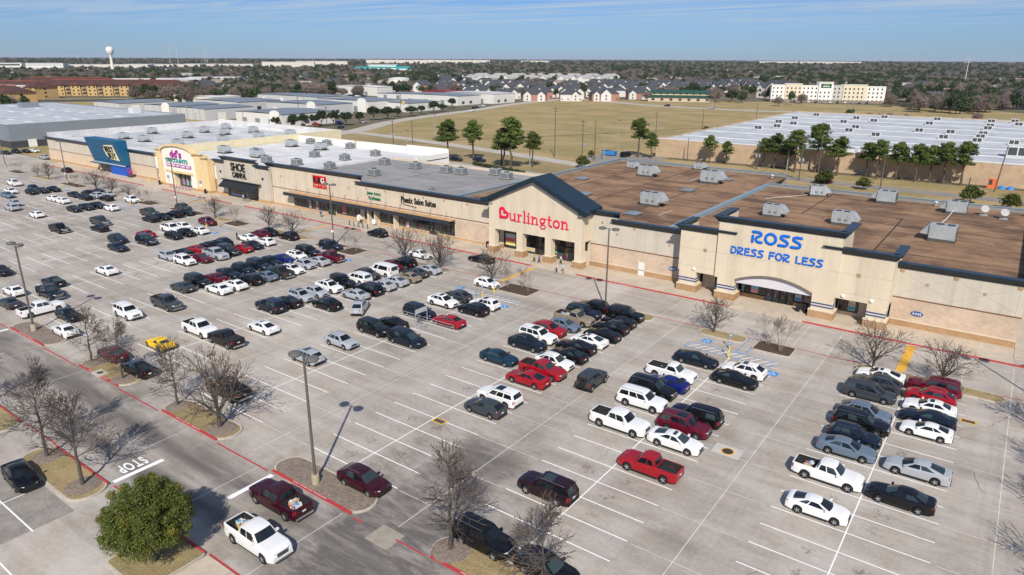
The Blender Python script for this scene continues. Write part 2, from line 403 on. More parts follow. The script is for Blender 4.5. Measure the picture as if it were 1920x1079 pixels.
# red fire-lane lines
for a, b in ((-232, -175), (-166, -5.2), (-4.2, 14)): strip('fire_lane_line', a, b, 84.92, 85.08, RED_LINE, .006)
for a, b in ((-300, -104), (-93, -84.3), (-74.3, -66), (-55.5, -47.8), (-36.9, -35.9)): strip('fire_lane_line', a, b, 29.66, 29.82, RED_LINE, .006)
strip('fire_lane_line', -32.4, -29.4, 29.8, 29.94, RED_LINE, .007)
for a, b in ((-300, -85), (-73.8, -67.1), (-56.2, -47), (-42, -30)): strip('fire_lane_line', a, b, 20.7, 20.86, RED_LINE, .006)
# stop bars, lettering on the lane
strip('stop_bar', -57.0, -56.5, 21.0, 25.3, WHITE_LINE, .006)
strip('stop_bar', -47.2, -46.7, 25.4, 29.6, WHITE_LINE, .006)
strip('stop_bar', -103.6, -103.1, 25.4, 29.6, WHITE_LINE, .006)

GLYPH = {}
def text_mesh(s, m, extrude=0.0, offset=0.0):
    if (s, extrude, offset) not in GLYPH:
        cu = bpy.data.curves.new('letters', 'FONT'); cu.body = s; cu.extrude = extrude; cu.offset = offset; cu.resolution_u = 4
        o = bpy.data.objects.new('letters', cu)
        GLYPH[(s, extrude, offset)] = bpy.data.meshes.new_from_object(o); bpy.data.objects.remove(o); bpy.data.curves.remove(cu)
    me = GLYPH[(s, extrude, offset)].copy()
    me.materials.clear(); me.materials.append(m); return me
def mesh_box(me):
    a = np.empty(len(me.vertices)*3, np.float32); me.vertices.foreach_get('co', a); a = a.reshape(-1, 3)
    return a.min(0), a.max(0)
def lettering(word, m, parent, W, H, depth, place, offset=0.0, gap=.10, name='letter', space=.35):
    """every character its own mesh; place(u, v) -> matrix from letter plane to the parent"""
    items = []; x = 0; zlo, zhi = 9, -9
    for ch in word:
        if ch == ' ': x += space; continue
        me = text_mesh(ch, m, .5, offset); lo, hi = mesh_box(me)
        items.append((me, x-lo[0])); x += hi[0]-lo[0]+gap; zlo = min(zlo, lo[1]); zhi = max(zhi, hi[1])
    sx = W/(x-gap); sy = H/(zhi-zlo)
    for me, dx in items:
        me.transform(Matrix.Translation((dx, -zlo, 0))); me.transform(Matrix.Diagonal((sx, sy, depth, 1))); me.transform(place)
        o = put(name, me, parent); me.name = name
# STOP painted for drivers heading along the lane
lettering('STOP', WHITE_LINE, lot, 2.3, 1.6, .002, Matrix.Translation((-58.9, 24.4, .009)) @ Matrix.Rotation(R(-90), 4, 'Z'), .03, .14, 'painted_letter')

# patches, drains, manhole
sheet('grey_slab', [(-66.6, 3), (-55.2, 3), (-55.2, 17.3), (-66.6, 17.3)], .002, M('grey_old_slab', (.27, .245, .22), .9, .28, .6), lot)
sheet('concrete_patch', [(-34.4, 28.6), (-32.1, 28.6), (-32.1, 30.6), (-34.4, 30.6)], .002, M('pale_patch', (.33, .29, .24), .9, .2, 1), lot)
sheet('concrete_patch', [(-18.15, 55.7), (-15.6, 55.7), (-15.6, 57.6), (-18.15, 57.6)], .009, M('white_patch', (.50, .48, .45), .9, .15, 1), lot)
MB().lathe([(.62, 0), (.62, .012), (.5, .016)], 20, (-16.85, 56.6, .009)).build('manhole_ring', YELLOW_LINE, lot)
MB().lathe([(.5, 0), (.5, .01), (.44, .018)], 20, (-16.85, 56.6, .02)).build('manhole_cover', M('cast_iron', (.05, .038, .03), .8, .4, 6), lot)
for x, y in ((-41.7, 45.1), (.4, 76.3)):
    bx('drain_frame', YELLOW_LINE, lot, x-.72, x+.72, y-.42, y+.42, .006, .011); bx('drain_pit', CRACK, lot, x-.58, x+.58, y-.29, y+.29, .008, .0125)
    for i in range(6): bx('drain_bar', MATS['cast_iron'], lot, x-.5+i*.18, x-.44+i*.18, y-.28, y+.28, .0128, .018)

# ------------------------------------------------------------------ kerbed islands
def rrect(x0, x1, y0, y1, r, n=5):
    out = []
    for cx, cy, a in ((x1-r, y0+r, -90), (x1-r, y1-r, 0), (x0+r, y1-r, 90), (x0+r, y0+r, 180)):
        for i in range(n+1):
            t = R(a + 90*i/n); out.append((cx+r*math.cos(t), cy+r*math.sin(t)))
    return out
ISL_N = 0
def island(x0, x1, y0, y1, r, fill, label, red=None, mulch=()):
    o = thing('planting_island', label, 'planting island', (0, 0, 0), group='kerbed islands in the lot')
    b = MB(); outer = rrect(x0, x1, y0, y1, r); inner = rrect(x0+.17, x1-.17, y0+.17, y1-.17, max(r-.17, .05)); n = len(outer)
    vs = [(x, y, 0) for x, y in outer] + [(x, y, .15) for x, y in outer] + [(x, y, .15) for x, y in inner] + [(x, y, .05) for x, y in inner]
    fs = []
    for j in range(3):
        for i in range(n): fs.append((j*n+i, j*n+(i+1) % n, (j+1)*n+(i+1) % n, (j+1)*n+i))
    b.add(vs, fs); b.build('kerb', KERBM, o)
    bed = MB(); nx, ny = max(4, int((x1-x0)/.5)), max(3, int((y1-y0)/.5)); rs = random.Random(int(x0*7+y0))
    core = rrect(x0+.17, x1-.17, y0+.17, y1-.17, max(r-.17, .05))
    cx, cy = (x0+x1)/2, (y0+y1)/2; vs = []; fs = []; rings = 4
    for j in range(rings):
        t = 1 - j/rings
        for px, py in core: vs.append((cx+(px-cx)*t, cy+(py-cy)*t, .12 + .06*(1-t)+rs.uniform(-.015, .02)*(j > 0)))
    vs.append((cx, cy, .2)); m = len(core)
    for j in range(rings-1):
        for i in range(m): fs.append((j*m+i, j*m+(i+1) % m, (j+1)*m+(i+1) % m, (j+1)*m+i))
    for i in range(m): fs.append(((rings-1)*m+i, (rings-1)*m+(i+1) % m, rings*m))
    bed.add(vs, fs).build('bed', fill, o, smooth=60)
    for mx, my, mr in mulch:
        MB().lathe([(mr, .14), (mr*.8, .21), (mr*.3, .25), (.05, .26)], 14, (mx, my, 0)).build('mulch_ring', LITTER, o, smooth=60)
    if red is not None:
        y = y0 if red == 'near' else y1; s = -1 if red == 'near' else 1
        MB().box(x0+r*.5, x1-r*.5, y+s*.012 if s > 0 else y-.012, y+.012 if s > 0 else y+.0, .004, .156).box(x0+r*.5, x1-r*.5, min(y, y-s*.19), max(y, y-s*.19), .152, .158).build('red_kerb_paint', RED_LINE, o)
    return o
def kerb_words(x, y, z, parent, w=4.2):
    lettering('FIRE LANE NO PARKING', WHITE_LINE, parent, w, .09, .004, Matrix.Translation((x, y, z)), .0, .12, 'painted_letter')
for a, b, lab, mr in ((-104.3, -92.7, 'long litter-covered island under the tall lamp beyond the parked white pickup', ()),
                      (-84.6, -74.0, 'dry grass island with two bare trees and a storm inlet', ((-84.0+1.2, 31.2, 1.3), (-75.9, 31.1, 1.3))),
                      (-66.3, -55.2, 'dry grass island with two bare trees beside the black pickup', ((-65.2+.2, 31.4, 1.2), (-57.3, 31.4, 1.4))),
                      (-48.1, -36.6, 'litter-covered island under the tall lamp beside the maroon SUV', ()),
                      (-29.7, -18.2, 'grassy island with a bare tree beside the black SUV', ((-28.2, 31.3, 1.5), (-20.2, 31.3, 1.4)))):
    isl = island(a, b, 29.9, 32.9, 1.45, LITTER if not mr else DRY, lab, 'near', mr)
    kerb_words((a+b)/2-2.2, 29.93, .162, isl)
bx('storm_inlet', KERBM, lot, -80.6, -78.6, 29.75, 30.9, .03, .165); MB().lathe([(.34, 0), (.34, .012)], 16, (-79.6, 30.35, .165)).build('inlet_cover', MATS['cast_iron'], lot)
island(-85.3, -73.6, 17.6, 20.66, 1.4, DRY, 'dry grass island at the drive lane edge, cut by the photo border', 'far')
island(-67.4, -55.9, 17.5, 20.66, 1.45, DRY, 'grass island with two bare trees beside the painted stop bar', 'far', ((-65.2, 19.3, 1.3), (-58.1, 19.2, 1.4)))
island(-47.2, -42.0, 15.8, 20.66, .5, DRY, 'small planted island under the round green tree', 'far')
bx('walk', SIDEW, lot, -41.9, -30, 17.8, 20.6, .004, .12)
for x in (-39, -36): strip('joint_strip', x-.02, x+.02, 17.85, 20.55, CRACK, .123)
FI = [ (-11.4, 3.2, 82.6, 84.85, 1.05, DRY, 'narrow dry grass island with two trees by the yellow stripe', ((-9.4, 84, .7), (-2.7, 84, .7))),
 (-30.4, -24.1, 82.4, 84.9, 1.1, DRY, 'dry grass island with one bare tree beside the striped walkway', ()), (-22.9, -18.2, 81.4, 84.9, .6, MULCH, 'dark mulch island with two pale shrubby trees by the striped walkway', ()),
 (-48.4, -36.9, 82.3, 84.9, 1.2, DRY, 'rounded island holding the lamp before the blank brick wall', ()),
 (-66.7, -62.9, 80.9, 84.9, .5, DRY, 'square dry grass bed beside the gabled store parking hatch', ()), (-62.2, -56.2, 80.8, 84.9, .5, MULCH, 'square mulch bed with three thin saplings before the gabled store', ()),
 (-85.4, -74.2, 82.5, 84.9, 1.15, LITTER, 'island with two wide bare trees before the salon', ()),
 (-106.4, -100.0, 81.3, 84.9, .5, MULCH, 'mulch bed at the foot of the lamp before the green lettered shop', ()), (-98.9, -94.6, 80.6, 84.9, .5, MULCH, 'mulch bed with thin saplings beside the maroon pickup', ()),
 (-125.0, -111.0, 82.4, 84.9, 1.1, DRY, 'tan grass island with two trees before the red sign store', ()),
 (-143.8, -137.5, 82.3, 84.9, .8, DRY, 'tan grass island with one tree before the shoe store', ()), (-136.6, -131, 81.2, 84.9, .5, MULCH, 'mulch bed with two shrubs before the shoe store', ()),
 (-160.5, -148, 82.2, 84.9, .8, MULCH, 'mulch bed holding the lamp before the yellow fronted store', ()),
 (-183.0, -174.5, 82.3, 84.9, .8, DRY, 'tan grass island with a leaning bare tree', ()), (-173.6, -167.5, 81.4, 84.9, .5, MULCH, 'mulch bed beside the far white SUV', ()),
 (-200.5, -187, 82.3, 84.9, .8, LITTER, 'island with two bare trees before the blue box store', ()),
 (-217.5, -206.0, 82.0, 84.9, .5, MULCH, 'mulch bed with saplings before the blue box store', ()),
 (-238, -226, 82.3, 84.9, .8, DRY, 'far tan island with two bare trees near the store corner', ()), (-254.5, -246, 82.0, 84.9, .5, MULCH, 'farthest mulch bed with two tiny trees', ())]
for a in FI: island(a[0], a[1], a[2], a[3], a[4], a[5], a[6], None, a[7])

# shop pavement with red kerb
walk = bx('sidewalk', SIDEW, None, -262, 3.4, 95.12, 101.15, .0, .14); tag(walk, 'raised tan pavement along the shop fronts', None, None, 'structure')
for a, b in ((-262, -196), (-187, -170), (-163, -154), (-149, -108), (-103, -65.2), (-56.2, -31), (-20.3, 12)):
    bx('red_kerb', RED_LINE, walk, a, b, 94.98, 95.2, .0, .145)
for a, b in ((-196, -187), (-170, -163), (-154, -149), (-108, -103), (-65.2, -56.2), (-31, -20.3)): bx('plain_kerb', SIDEW, walk, a, b, 94.9, 95.12, 0, .10)
for x in range(-258, 3, 6): strip('joint_strip', x-.025, x+.025, 95.3, 101, JOINT, .1425, walk)
kerb_words(-7.6, 95.0, .15, walk); kerb_words(-50, 95.0, .15, walk); kerb_words(-78, 95.0, .15, walk)
sheet('grass_verge', [(3.6, 95.2), (40, 95.2), (40, 97.4), (5.2, 97.0)], .012, mat_grass('green_verge', (.10, .12, .04), (.14, .13, .055), (.17, .14, .07)), None, label='strip of green grass along the red kerb')
bx('side_walk', SIDEW, None, 3.45, 40, 97.5, 160, 0, .1); tag(bpy.data.objects['side_walk'], 'paved side passage beside the end wall', None, None, 'structure')

# speed humps painted yellow across the front lane
for i, (x, w, lab) in enumerate(((-7.45, .95, 'wide yellow speed hump before the blank end wall'), (-64.4, .55, 'yellow speed hump beside the gabled store'),
                                 (-117.5, .5, 'thin yellow speed hump before the red sign store'), (-163.5, .5, 'thin yellow speed hump before the yellow fronted store'))):
    o = MB().yz([(85.3, .008), (85.6, .05), (94.2, .05), (94.7, .008)], x, x+w).build('speed_hump', YELLOW_LINE); tag(o, lab, 'speed hump', 'yellow speed humps')

# striped access bays
def hatch(x0, x1, y0, y1, label, lean=.55, step=.95):
    o = thing('striped_bay', label, 'striped bay', group='blue edged striped access bays', kind='structure')
    w = .07
    for a in ((x0, x1, y0-w, y0+w), (x0, x1, y1-w, y1+w), (x0-w, x0+w, y0+w, y1-w), (x1-w, x1+w, y0+w, y1-w)):
        MB().add([(a[0], a[2], .012), (a[1], a[2], .012), (a[1], a[3], .012), (a[0], a[3], .012)], [(0, 1, 2, 3)]).build('border_line', BLUE_LINE, o)
    n = int((x1-x0)/step); h = (y1-y0)
    me = None
    for i in range(n):
        x = x0 + .35 + i*step
        if x+lean*h > x1 + .3: break
        if me is None: me = MB().add([(0, .12, 0), (.14, .12, 0), (.14+lean*h, h-.12, 0), (lean*h, h-.12, 0)], [(0, 1, 2, 3)]).mesh('stripe', WHITE_LINE)
        put('stripe', me, o, (x, y0, .016))
    return o
def wheelchair(x, y, i, lab):
    o = thing('access_marking', lab, 'pavement marking', (x, y, 0), kind='structure', group='blue access symbols painted on the lot')
    MB().add([(-.62, -.62, .012), (.62, -.62, .012), (.62, .62, .012), (-.62, .62, .012)], [(0, 1, 2, 3)]).build('blue_square', SIGNBLUE, o)
    b = MB()
    def st(p, q, w=.09):
        p = Vector((*p, .016)); q = Vector((*q, .016)); d = (q-p).normalized(); s = Vector((-d.y, d.x, 0))*w/2
        b.add([p+s, p-s, q-s, q+s], [(0, 1, 2, 3)])
    A = [(-.1+.28*math.cos(t), -.12+.28*math.sin(t)) for t in np.linspace(R(60), R(330), 9)]
    for p, q in zip(A, A[1:]): st(p, q, .07)
    b2 = [((-.05, .42), (-.02, .12)), ((-.02, .12), (.22, .1)), ((.22, .1), (.34, -.3))]
    for p, q in b2: st(p, q)
    b.build('wheelchair_symbol', WHITE_LINE, o)
HB = [(-29.9, -19.3, 77.5, 79.3, 'striped access bay beside the parked white crossover by the mulch bed'), (-66.9, -56.2, 77.2, 79.0, 'striped access bay before the gabled store'),
      (-178, -167, 77.5, 79.2, 'far striped access bay before the yellow fronted store'), (-140.4, -129.5, 77.5, 79.2, 'striped access bay before the shoe store')]
for h in HB: hatch(*h)
hatch(-24.1, -22.95, 79.5, 84.9, 'striped walkway between the grass island and the mulch bed', .5, .4)
for i, (x, y, lab) in enumerate(((-28.2, 80.7, 'blue access symbol between striped bay and dry grass island'), (-18.6, 75.9, 'blue access symbol behind the white crossover'), (-56.6, 75.6, 'blue access symbol behind the white SUV before the gabled store'),
                                 (-94.6, 75.8, 'blue access symbol beside the maroon pickup'), (-93.2, 78.4, 'blue access symbol near the thin sapling bed'), (-130.2, 75.7, 'blue access symbol before the shoe store'), (-67.2, 78.3, 'blue access symbol under the white SUV nose'), (-168, 75.4, 'blue access symbol before the yellow fronted store'), (-205, 79, 'farthest blue access symbol'))):
    wheelchair(x, y, i, lab)
# ------------------------------------------------------------------ shop building materials
STUCCO = M('beige_stucco', (.62, .53, .41), .9, .07, .5, streak=.5)
GREYST = M('putty_stucco', (.55, .495, .41), .9, .07, .5, streak=.5)
CREAM = M('cream_stucco', (.665, .57, .425), .9, .05, .5, streak=.4)
PALEY = M('pale_yellow_wall', (.72, .63, .42), .9, .08, .5)
WHITEP = M('white_panel', (.78, .76, .70), .8, .05, .6)
OCHRE = M('ochre_stucco', (.72, .54, .29), .9, .08, .5)
TANB = M('tan_panel', (.36, .23, .12), .9, .12, .8)
def mat_brick(name, a, b, mortar, sc=1.0):
    t = NT(name); geo = t.n('NewGeometry'); sep = t.n('SeparateXYZ'); t.l(geo.outputs['Position'], sep.inputs[0])
    xy = t.math('ADD', sep.outputs[0], sep.outputs[1]); cb = t.n('CombineXYZ'); t.l(xy, cb.inputs[0]); t.l(sep.outputs[2], cb.inputs[1])
    br = t.n('TexBrick'); br.inputs['Scale'].default_value = 1.0; br.inputs['Brick Width'].default_value = .4*sc; br.inputs['Row Height'].default_value = .2*sc
    br.inputs['Mortar Size'].default_value = .012; br.inputs['Color1'].default_value = (*a, 1); br.inputs['Color2'].default_value = (*b, 1); br.inputs['Mortar'].default_value = (*mortar, 1)
    t.l(cb.outputs[0], br.inputs['Vector']); n = t.noise(geo.outputs['Position'], .4, 5, .7)
    t.color(t.scale_col(br.outputs['Color'], t.ramp(n, .3, .7, .86, 1.12))); t.set(Roughness=.9); t.b.inputs['Specular IOR Level'].default_value = .2
    t.bump(br.outputs['Fac'], -.25, .02); return t.m
BRICKL = mat_brick('pale_brick', (.52, .39, .285), (.58, .45, .34), (.50, .42, .34))
BRICKB = mat_brick('brown_base_brick', (.37, .22, .11), (.43, .27, .145), (.40, .29, .19))
CAPM = M('navy_cornice_metal', (.010, .024, .036), .36, .18, .4, spec=.5)
BROWNTRIM = M('brown_trim', (.17, .085, .045), .7, .1, 1)
def mat_flatroof(name, col, dark, amt, rot=0, sc=(.03, .5, 1)):
    t = NT(name); p = t.pos(); a = t.noise(t.pos(scale=sc, rot=rot), 1.0, 6, .7, .4); b = t.noise(p, .12, 6, .7, .6); c = t.noise(p, 2.0, 4, .7)
    f = t.math('ADD', t.math('MULTIPLY', t.ramp(a, .38, .70), .7), t.math('MULTIPLY', t.ramp(b, .38, .66), .7))
    col2 = t.mix(t.math('MULTIPLY', t.math('MINIMUM', f, 1.0), amt), col, dark)
    t.color(t.scale_col(col2, t.ramp(c, .3, .7, .92, 1.08))); t.set(Roughness=.85); t.b.inputs['Specular IOR Level'].default_value = .25
    return t.m
BROWNROOF = mat_flatroof('brown_gravel_roof', (.345, .21, .122), (.12, .07, .044), .95, R(90), (.05, .30, 1))
GREYROOF = mat_flatroof('grey_membrane_roof', (.33, .32, .31), (.19, .188, .19), .7)
WHITEROOF = mat_flatroof('white_membrane_roof', (.70, .69, .68), (.40, .41, .43), .55, 0, (.05, .35, 1))
BBROOF = mat_flatroof('stained_white_roof', (.66, .66, .66), (.30, .315, .34), .75, 0, (.035, .4, 1))
METALROOF = mat_flatroof('white_metal_roof', (.53, .55, .57), (.30, .32, .35), .75, 0, (.02, .35, 1))
GLASS = NT('dark_shop_glass'); _vv = GLASS.n('TexVoronoi'); _vv.inputs['Scale'].default_value = 1.9; GLASS.l(GLASS.pos(scale=(1, 1, .7)), _vv.inputs['Vector']); _nz = GLASS.noise(GLASS.pos(), .5, 3); GLASS.color(GLASS.mix(GLASS.ramp(_nz, .45, .62, .03, .16), (.010, .012, .014), _vv.outputs['Color'])); GLASS.set(Roughness=.06); GLASS.b.inputs['Specular IOR Level'].default_value = .6; GLASS = GLASS.m
FRAME = M('black_frame_metal', (.02, .02, .022), .5, 0)
GALV = M('galvanised_metal', (.42, .45, .46), .45, .15, 1.5, metal=.25, obj=True)
GALVD = M('dark_grille_metal', (.06, .062, .065), .6, .2, 6, obj=True)
PIPEM = M('white_pipe', (.6, .6, .58), .6, .1, 1)
SLATE = M('navy_canopy_metal', (.03, .036, .048), .5, .12, .6)
WOODT = M('orange_brown_trim', (.50, .30, .15), .8, .12, .8)

def cornice(parent, x0, x1, y, zt, m=CAPM, h=.85, out=.75, name='cornice', e0=.0, e1=.0):
    s = [(y+.45, zt+.02), (y-out, zt+.02), (y-out, zt-.14), (y-out*.72, zt-.2), (y-.16, zt-h+.12), (y-.12, zt-h), (y+.02, zt-h), (y+.02, zt-.2), (y+.45, zt-.2)]
    b = MB(); n = len(s)
    f0 = [(x0 - (e0*((y-p)/out) if p < y else 0), p, z) for p, z in s]; f1 = [(x1 + (e1*((y-p)/out) if p < y else 0), p, z) for p, z in s]
    b.add(f0+f1, [(i, (i+1) % n, n+(i+1) % n, n+i) for i in range(n)] + [tuple(range(n)), tuple(range(n, 2*n))[::-1]])
    return b.build(name, m, parent)
def cornice_side(parent, x, y0, y1, zt, out, m=CAPM, h=.85, name='cornice'):   # runs back along Y, facing +-X
    sg = 1 if out > 0 else -1; o = abs(out)
    s = [(x-sg*.45, zt+.02), (x+sg*o, zt+.02), (x+sg*o, zt-.14), (x+sg*.16, zt-h+.12), (x+sg*.12, zt-h), (x-sg*.02, zt-h), (x-sg*.02, zt-.2), (x-sg*.45, zt-.2)]
    n = len(s); b = MB()
    b.add([(p, y0, z) for p, z in s]+[(p, y1, z) for p, z in s], [(i, (i+1) % n, n+(i+1) % n, n+i) for i in range(n)] + [tuple(range(n)), tuple(range(n, 2*n))[::-1]])
    return b.build(name, m, parent)
FY = 101.2
def facade(p, x0, x1, top, upper=GREYST, mid=BRICKL, base=BRICKB, zm=4.0, zb=.95):
    bx('upper_wall', upper, p, x0, x1, FY, FY+.4, zm+.12, top)
    bx('lower_wall', mid, p, x0, x1, FY-.06, FY+.4, zb+.1, zm)
    bx('base_wall', base, p, x0, x1, FY-.16, FY+.4, .0, zb)
    bx('base_ledge', CREAM, p, x0, x1, FY-.2, FY+.4, zb, zb+.1)
    bx('string_course', BROWNTRIM, p, x0, x1, FY-.11, FY+.4, zm, zm+.12)
def grooves(p, xs, z0, z1, y, m=None, w=.04):
    m = m or M('groove_shadow_grey', (.40, .36, .31), .9, 0)
    for x in xs: bx('reveal_joint', m, p, x-w/2, x+w/2, y-.006, y, z0, z1)
def medallions(p, pts, round_=True, r=.3, y=FY):
    m = M('tan_medallion', (.36, .26, .16), .9, .1, 2)
    for x, z in pts:
        if round_: MB().lathe([(r, 0), (r*.85, -.05), (.05, -.06)], 14, (x, y, z), axis='y').build('medallion', m, p)
        else: bx('medallion', m, p, x-r, x+r, y-.04, y, z-r, z+r)
def glazing(p, x0, x1, z0, z1, y, n, rail=None, name='window_pane'):
    w = (x1-x0)/n
    for i in range(n):
        bx(name, GLASS, p, x0+i*w+.05, x0+(i+1)*w-.05, y, y+.03, z0+.06, z1-.06)
    for i in range(n+1): bx('mullion', FRAME, p, x0+i*w-.05, x0+i*w+.05, y-.04, y+.06, z0, z1)
    for z in [z0, z1] + ([rail] if rail else []): bx('transom', FRAME, p, x0, x1, y-.035, y+.055, z-.06, z+.06)
def doors(p, x0, x1, z0, z1, y, n):
    w = (x1-x0)/n
    for i in range(n):
        d = bx('door', GLASS, p, x0+i*w+.06, x0+(i+1)*w-.06, y, y+.04, z0+.05, z1-.05)
        bx('door_frame', FRAME, d, x0+i*w+.02, x0+i*w+.10, y-.05, y+.05, z0, z1)
        bx('handle', GALV, d, x0+(i+.5)*w-.03, x0+(i+.5)*w+.03, y-.1, y-.05, .9, 1.4)
    bx('door_head', FRAME, p, x0, x1, y-.06, y+.06, z1-.06, z1+.1)
def poster(p, x0, x1, z0, z1, y, cols):
    b = MB(); n = len(cols); o = bx('poster', M('poster_board', (.6, .6, .6), .6, 0), p, x0, x1, y-.03, y-.01, z0, z1)
    for i, c in enumerate(cols):
        nm = 'print_%02d%02d%02d' % tuple(int(v*99) for v in c)
        bx('print', M(nm, c, .6, .25, 3), o, x0+.06, x1-.06, y-.036, y-.03, z0+.06+(z1-z0-.12)*i/n, z0+.05+(z1-z0-.12)*(i+1)/n)
def bin_(x, y, lab):
    o = thing('trash_bin', lab, 'trash bin', (x, y, .14), group='dark bins on the shop pavement')
    MB().lathe([(.26, 0), (.29, .06), (.29, .95), (.34, 1.0)], 14).build('bin_body', M('dark_bin', (.02, .022, .025), .6, .1, 2), o, smooth=40)
    MB().lathe([(.34, 0), (.36, .06), (.26, .16), (.22, .15)], 14, (0, 0, 1.0)).build('bin_lid', MATS['dark_bin'], o, smooth=40)

def shell(p, x0, x1, yb, rz, roofm, rt, west=None, east=None, back=None, wallm=STUCCO, inner=WHITEROOF, yf=FY+.4):
    """flat roof slab and the side and back walls with their parapets"""
    bx('roof', roofm, p, x0+.3, x1-.3, yf, yb-.3, rz-.25, rz)
    if west: bx('side_wall', wallm, p, x0, x0+.3, yf, yb, 0, west)
    if east: bx('side_wall', wallm, p, x1-.3, x1, yf, yb, 0, east)
    if back: bx('back_wall', wallm, p, x0+.3, x1-.3, yb-.3, yb, 0, back)
    bx('front_parapet_back', inner, p, x0+.3, x1-.3, yf, yf+.02, rz, rt)

# ---- dress store: blue lettered block at the near end
ds = thing('clothing_store', 'cream store block with blue lettering, arched glass entrance and brown roof', 'store')
x0, x1 = -44, 3.4
facade(ds, -41.0, -39.9, 8.0); facade(ds, -10.8, x1, 8.0)
bx('upper_wall', GREYST, ds, -39.9, -10.8, FY+2.2, FY+2.5, 3.4, 8.0)
GPAR = M('grey_parapet', (.25, .25, .24), .8, .1, .5)
shell(ds, x0, x1, 155, 7.7, BROWNROOF, 8.2, None, 8.5, 8.4, inner=GPAR, wallm=GPAR)
cornice(ds, -41.0, -39.9, FY, 8.85); cornice(ds, -10.8, x1+.6, FY, 8.85)
cornice_side(ds, x1, FY, 155, 8.85, .5)
bx('back_cap', M('steel_blue_coping', (.22, .30, .36), .5, .1, 1), ds, x0, x1, 154.6, 155.1, 8.4, 8.52)
bx('roof_divider', MATS['steel_blue_coping'], ds, -44.4, -43.7, FY+.6, 155, 7.7, 8.35)
for a in (-39.9, -18.8):          # side wings
    b = a + 8.0 if a < -30 else -10.8
    bx('wing_wall', CREAM, ds, a, b, 98.1, 98.5, 3.3, 9.6); 
    bx('wing_return', CREAM, ds, a if a < -30 else b-.4, a+.4 if a < -30 else b, 98.5, 104.2, 3.3 if a < -30 else 3.3, 9.58)
    bx('wing_soffit', CREAM, ds, a+.4, b-.4, 98.5, 101.1, 3.3, 3.42)
    bx('wing_roof', BROWNROOF, ds, a+.4 if a < -30 else -16.8, -34.2 if a < -30 else b-.4, 98.5, 101.55, 7.4, 7.6)
    cornice(ds, a-.1, b+.1, 98.1, 10.4, e0=.7, e1=.7)
    cornice_side(ds, a if a < -30 else b, 98.1, 104.2, 10.4, -.75 if a < -30 else .75)
    cx = (a+b)/2; grooves(ds, [cx], 4.2, 9.4, 98.1); 
    for z in (4.2, 6.9): bx('reveal_joint', MATS['groove_shadow_grey'], ds, a, b, 98.094, 98.1, z-.02, z+.02)
    medallions(ds, [(cx, 6.9)], False, .26, 98.1)
    for x in (cx-1.5, cx+2.0):
        o = thing('wall_lamp', 'white dome lamp on the cream wing %s' % (('by the gabled store', 'by the low oval sign')[a > -30] + (', outer one', ', nearer the arch')[(x < cx) == (a > -30)]), 'wall lamp', (x, 98.1, 3.75), group='white dome wall lamps')
        MB().lathe([(.28, 0), (.24, -.14), (.1, -.22)], 12, axis='y').build('dome', WHITEP, o, smooth=60)
for a, b, yy in ((-39.7, -37.0, 98.1), (-33.5, -30.9, 97.7), (-20.1, -17.3, 97.7), (-13.2, -10.9, 98.1)):
    bx('pillar', CREAM, ds, a, b, yy-.02, yy+2.0, 1.25, 3.36)
    bx('pillar_foot', BRICKB, ds, a-.22, b+.22, yy-.25, yy+2.2, .0, 1.15); bx('pillar_ledge', CREAM, ds, a-.27, b+.27, yy-.3, yy+2.25, 1.15, 1.27)
    for z in (1.72, 2.12): bx('blue_stripe', M('navy_stripe_paint', (.02, .07, .22), .7, .05), ds, a-.03, b+.03, yy-.06, yy+2.03, z, z+.17)
# central tower with arched opening
arch = [(-34.0, 12.0), (-34.0, 3.3), (-30.9, 3.3), (-30.9, 3.35)] + [(-30.9 + 10.8*t, 3.35 + 1.72*math.sin(math.pi*(.06+.88*t))**.8 - .3) for t in np.linspace(0, 1, 13)] + [(-20.1, 3.3), (-17.2, 3.3), (-17.2, 12.0)]
b = MB(); b.xz(arch, 97.7, 98.08); b.build('tower_front', CREAM, ds)
tr = [(-30.9 + 10.8*t, 3.35 + 1.72*math.sin(math.pi*(.06+.88*t))**.8 - .3) for t in np.linspace(0, 1, 13)]
MB().xz([(x, z-.02) for x, z in tr] + [(x, z-.24) for x, z in tr[::-1]], 97.6, 97.9).build('arch_trim', M('taupe_trim', (.17, .14, .115), .8, .05), ds)
MB().xz([(x, z-.26) for x, z in tr] + [(-20.2, 2.95), (-30.8, 2.95)], 97.92, 97.98).build('arch_panel', M('lavender_white_panel', (.62, .60, .62), .7, .04), ds)
bx('entrance_soffit', CREAM, ds, -30.9, -20.1, 98.2, FY, 3.0, 3.1)
for x in (-34.0, -17.6): bx('tower_return', CREAM, ds, x, x+.4, 98.08, 104.6, 3.4, 12.0)
bx('tower_roof', BROWNROOF, ds, -33.6, -17.6, 98.08, 101.9, 7.5, 7.69)
cornice(ds, -34.1, -17.1, 97.7, 12.55, e0=.75, e1=.75); cornice_side(ds, -34.0, 97.7, 104.6, 12.55, -.75); cornice_side(ds, -17.2, 97.7, 104.6, 12.55, .75)
grooves(ds, [-31.2, -28.4, -22.6, -19.8], 5.4, 7.0, 97.7); bx('reveal_joint', MATS['groove_shadow_grey'], ds, -34.0, -17.2, 97.694, 97.7, 6.98, 7.02)
glazing(ds, -30.8, -27.2, .75, 2.9, 100.9, 3); glazing(ds, -23.1, -20.2, .75, 2.9, 100.9, 2); doors(ds, -27.2, -23.1, .14, 2.5, 100.7, 4)
bx('entrance_base', BRICKB, ds, -30.9, -27.2, 100.6, 101.1, .0, .72); bx('entrance_base', BRICKB, ds, -23.1, -20.1, 100.6, 101.1, .0, .72)
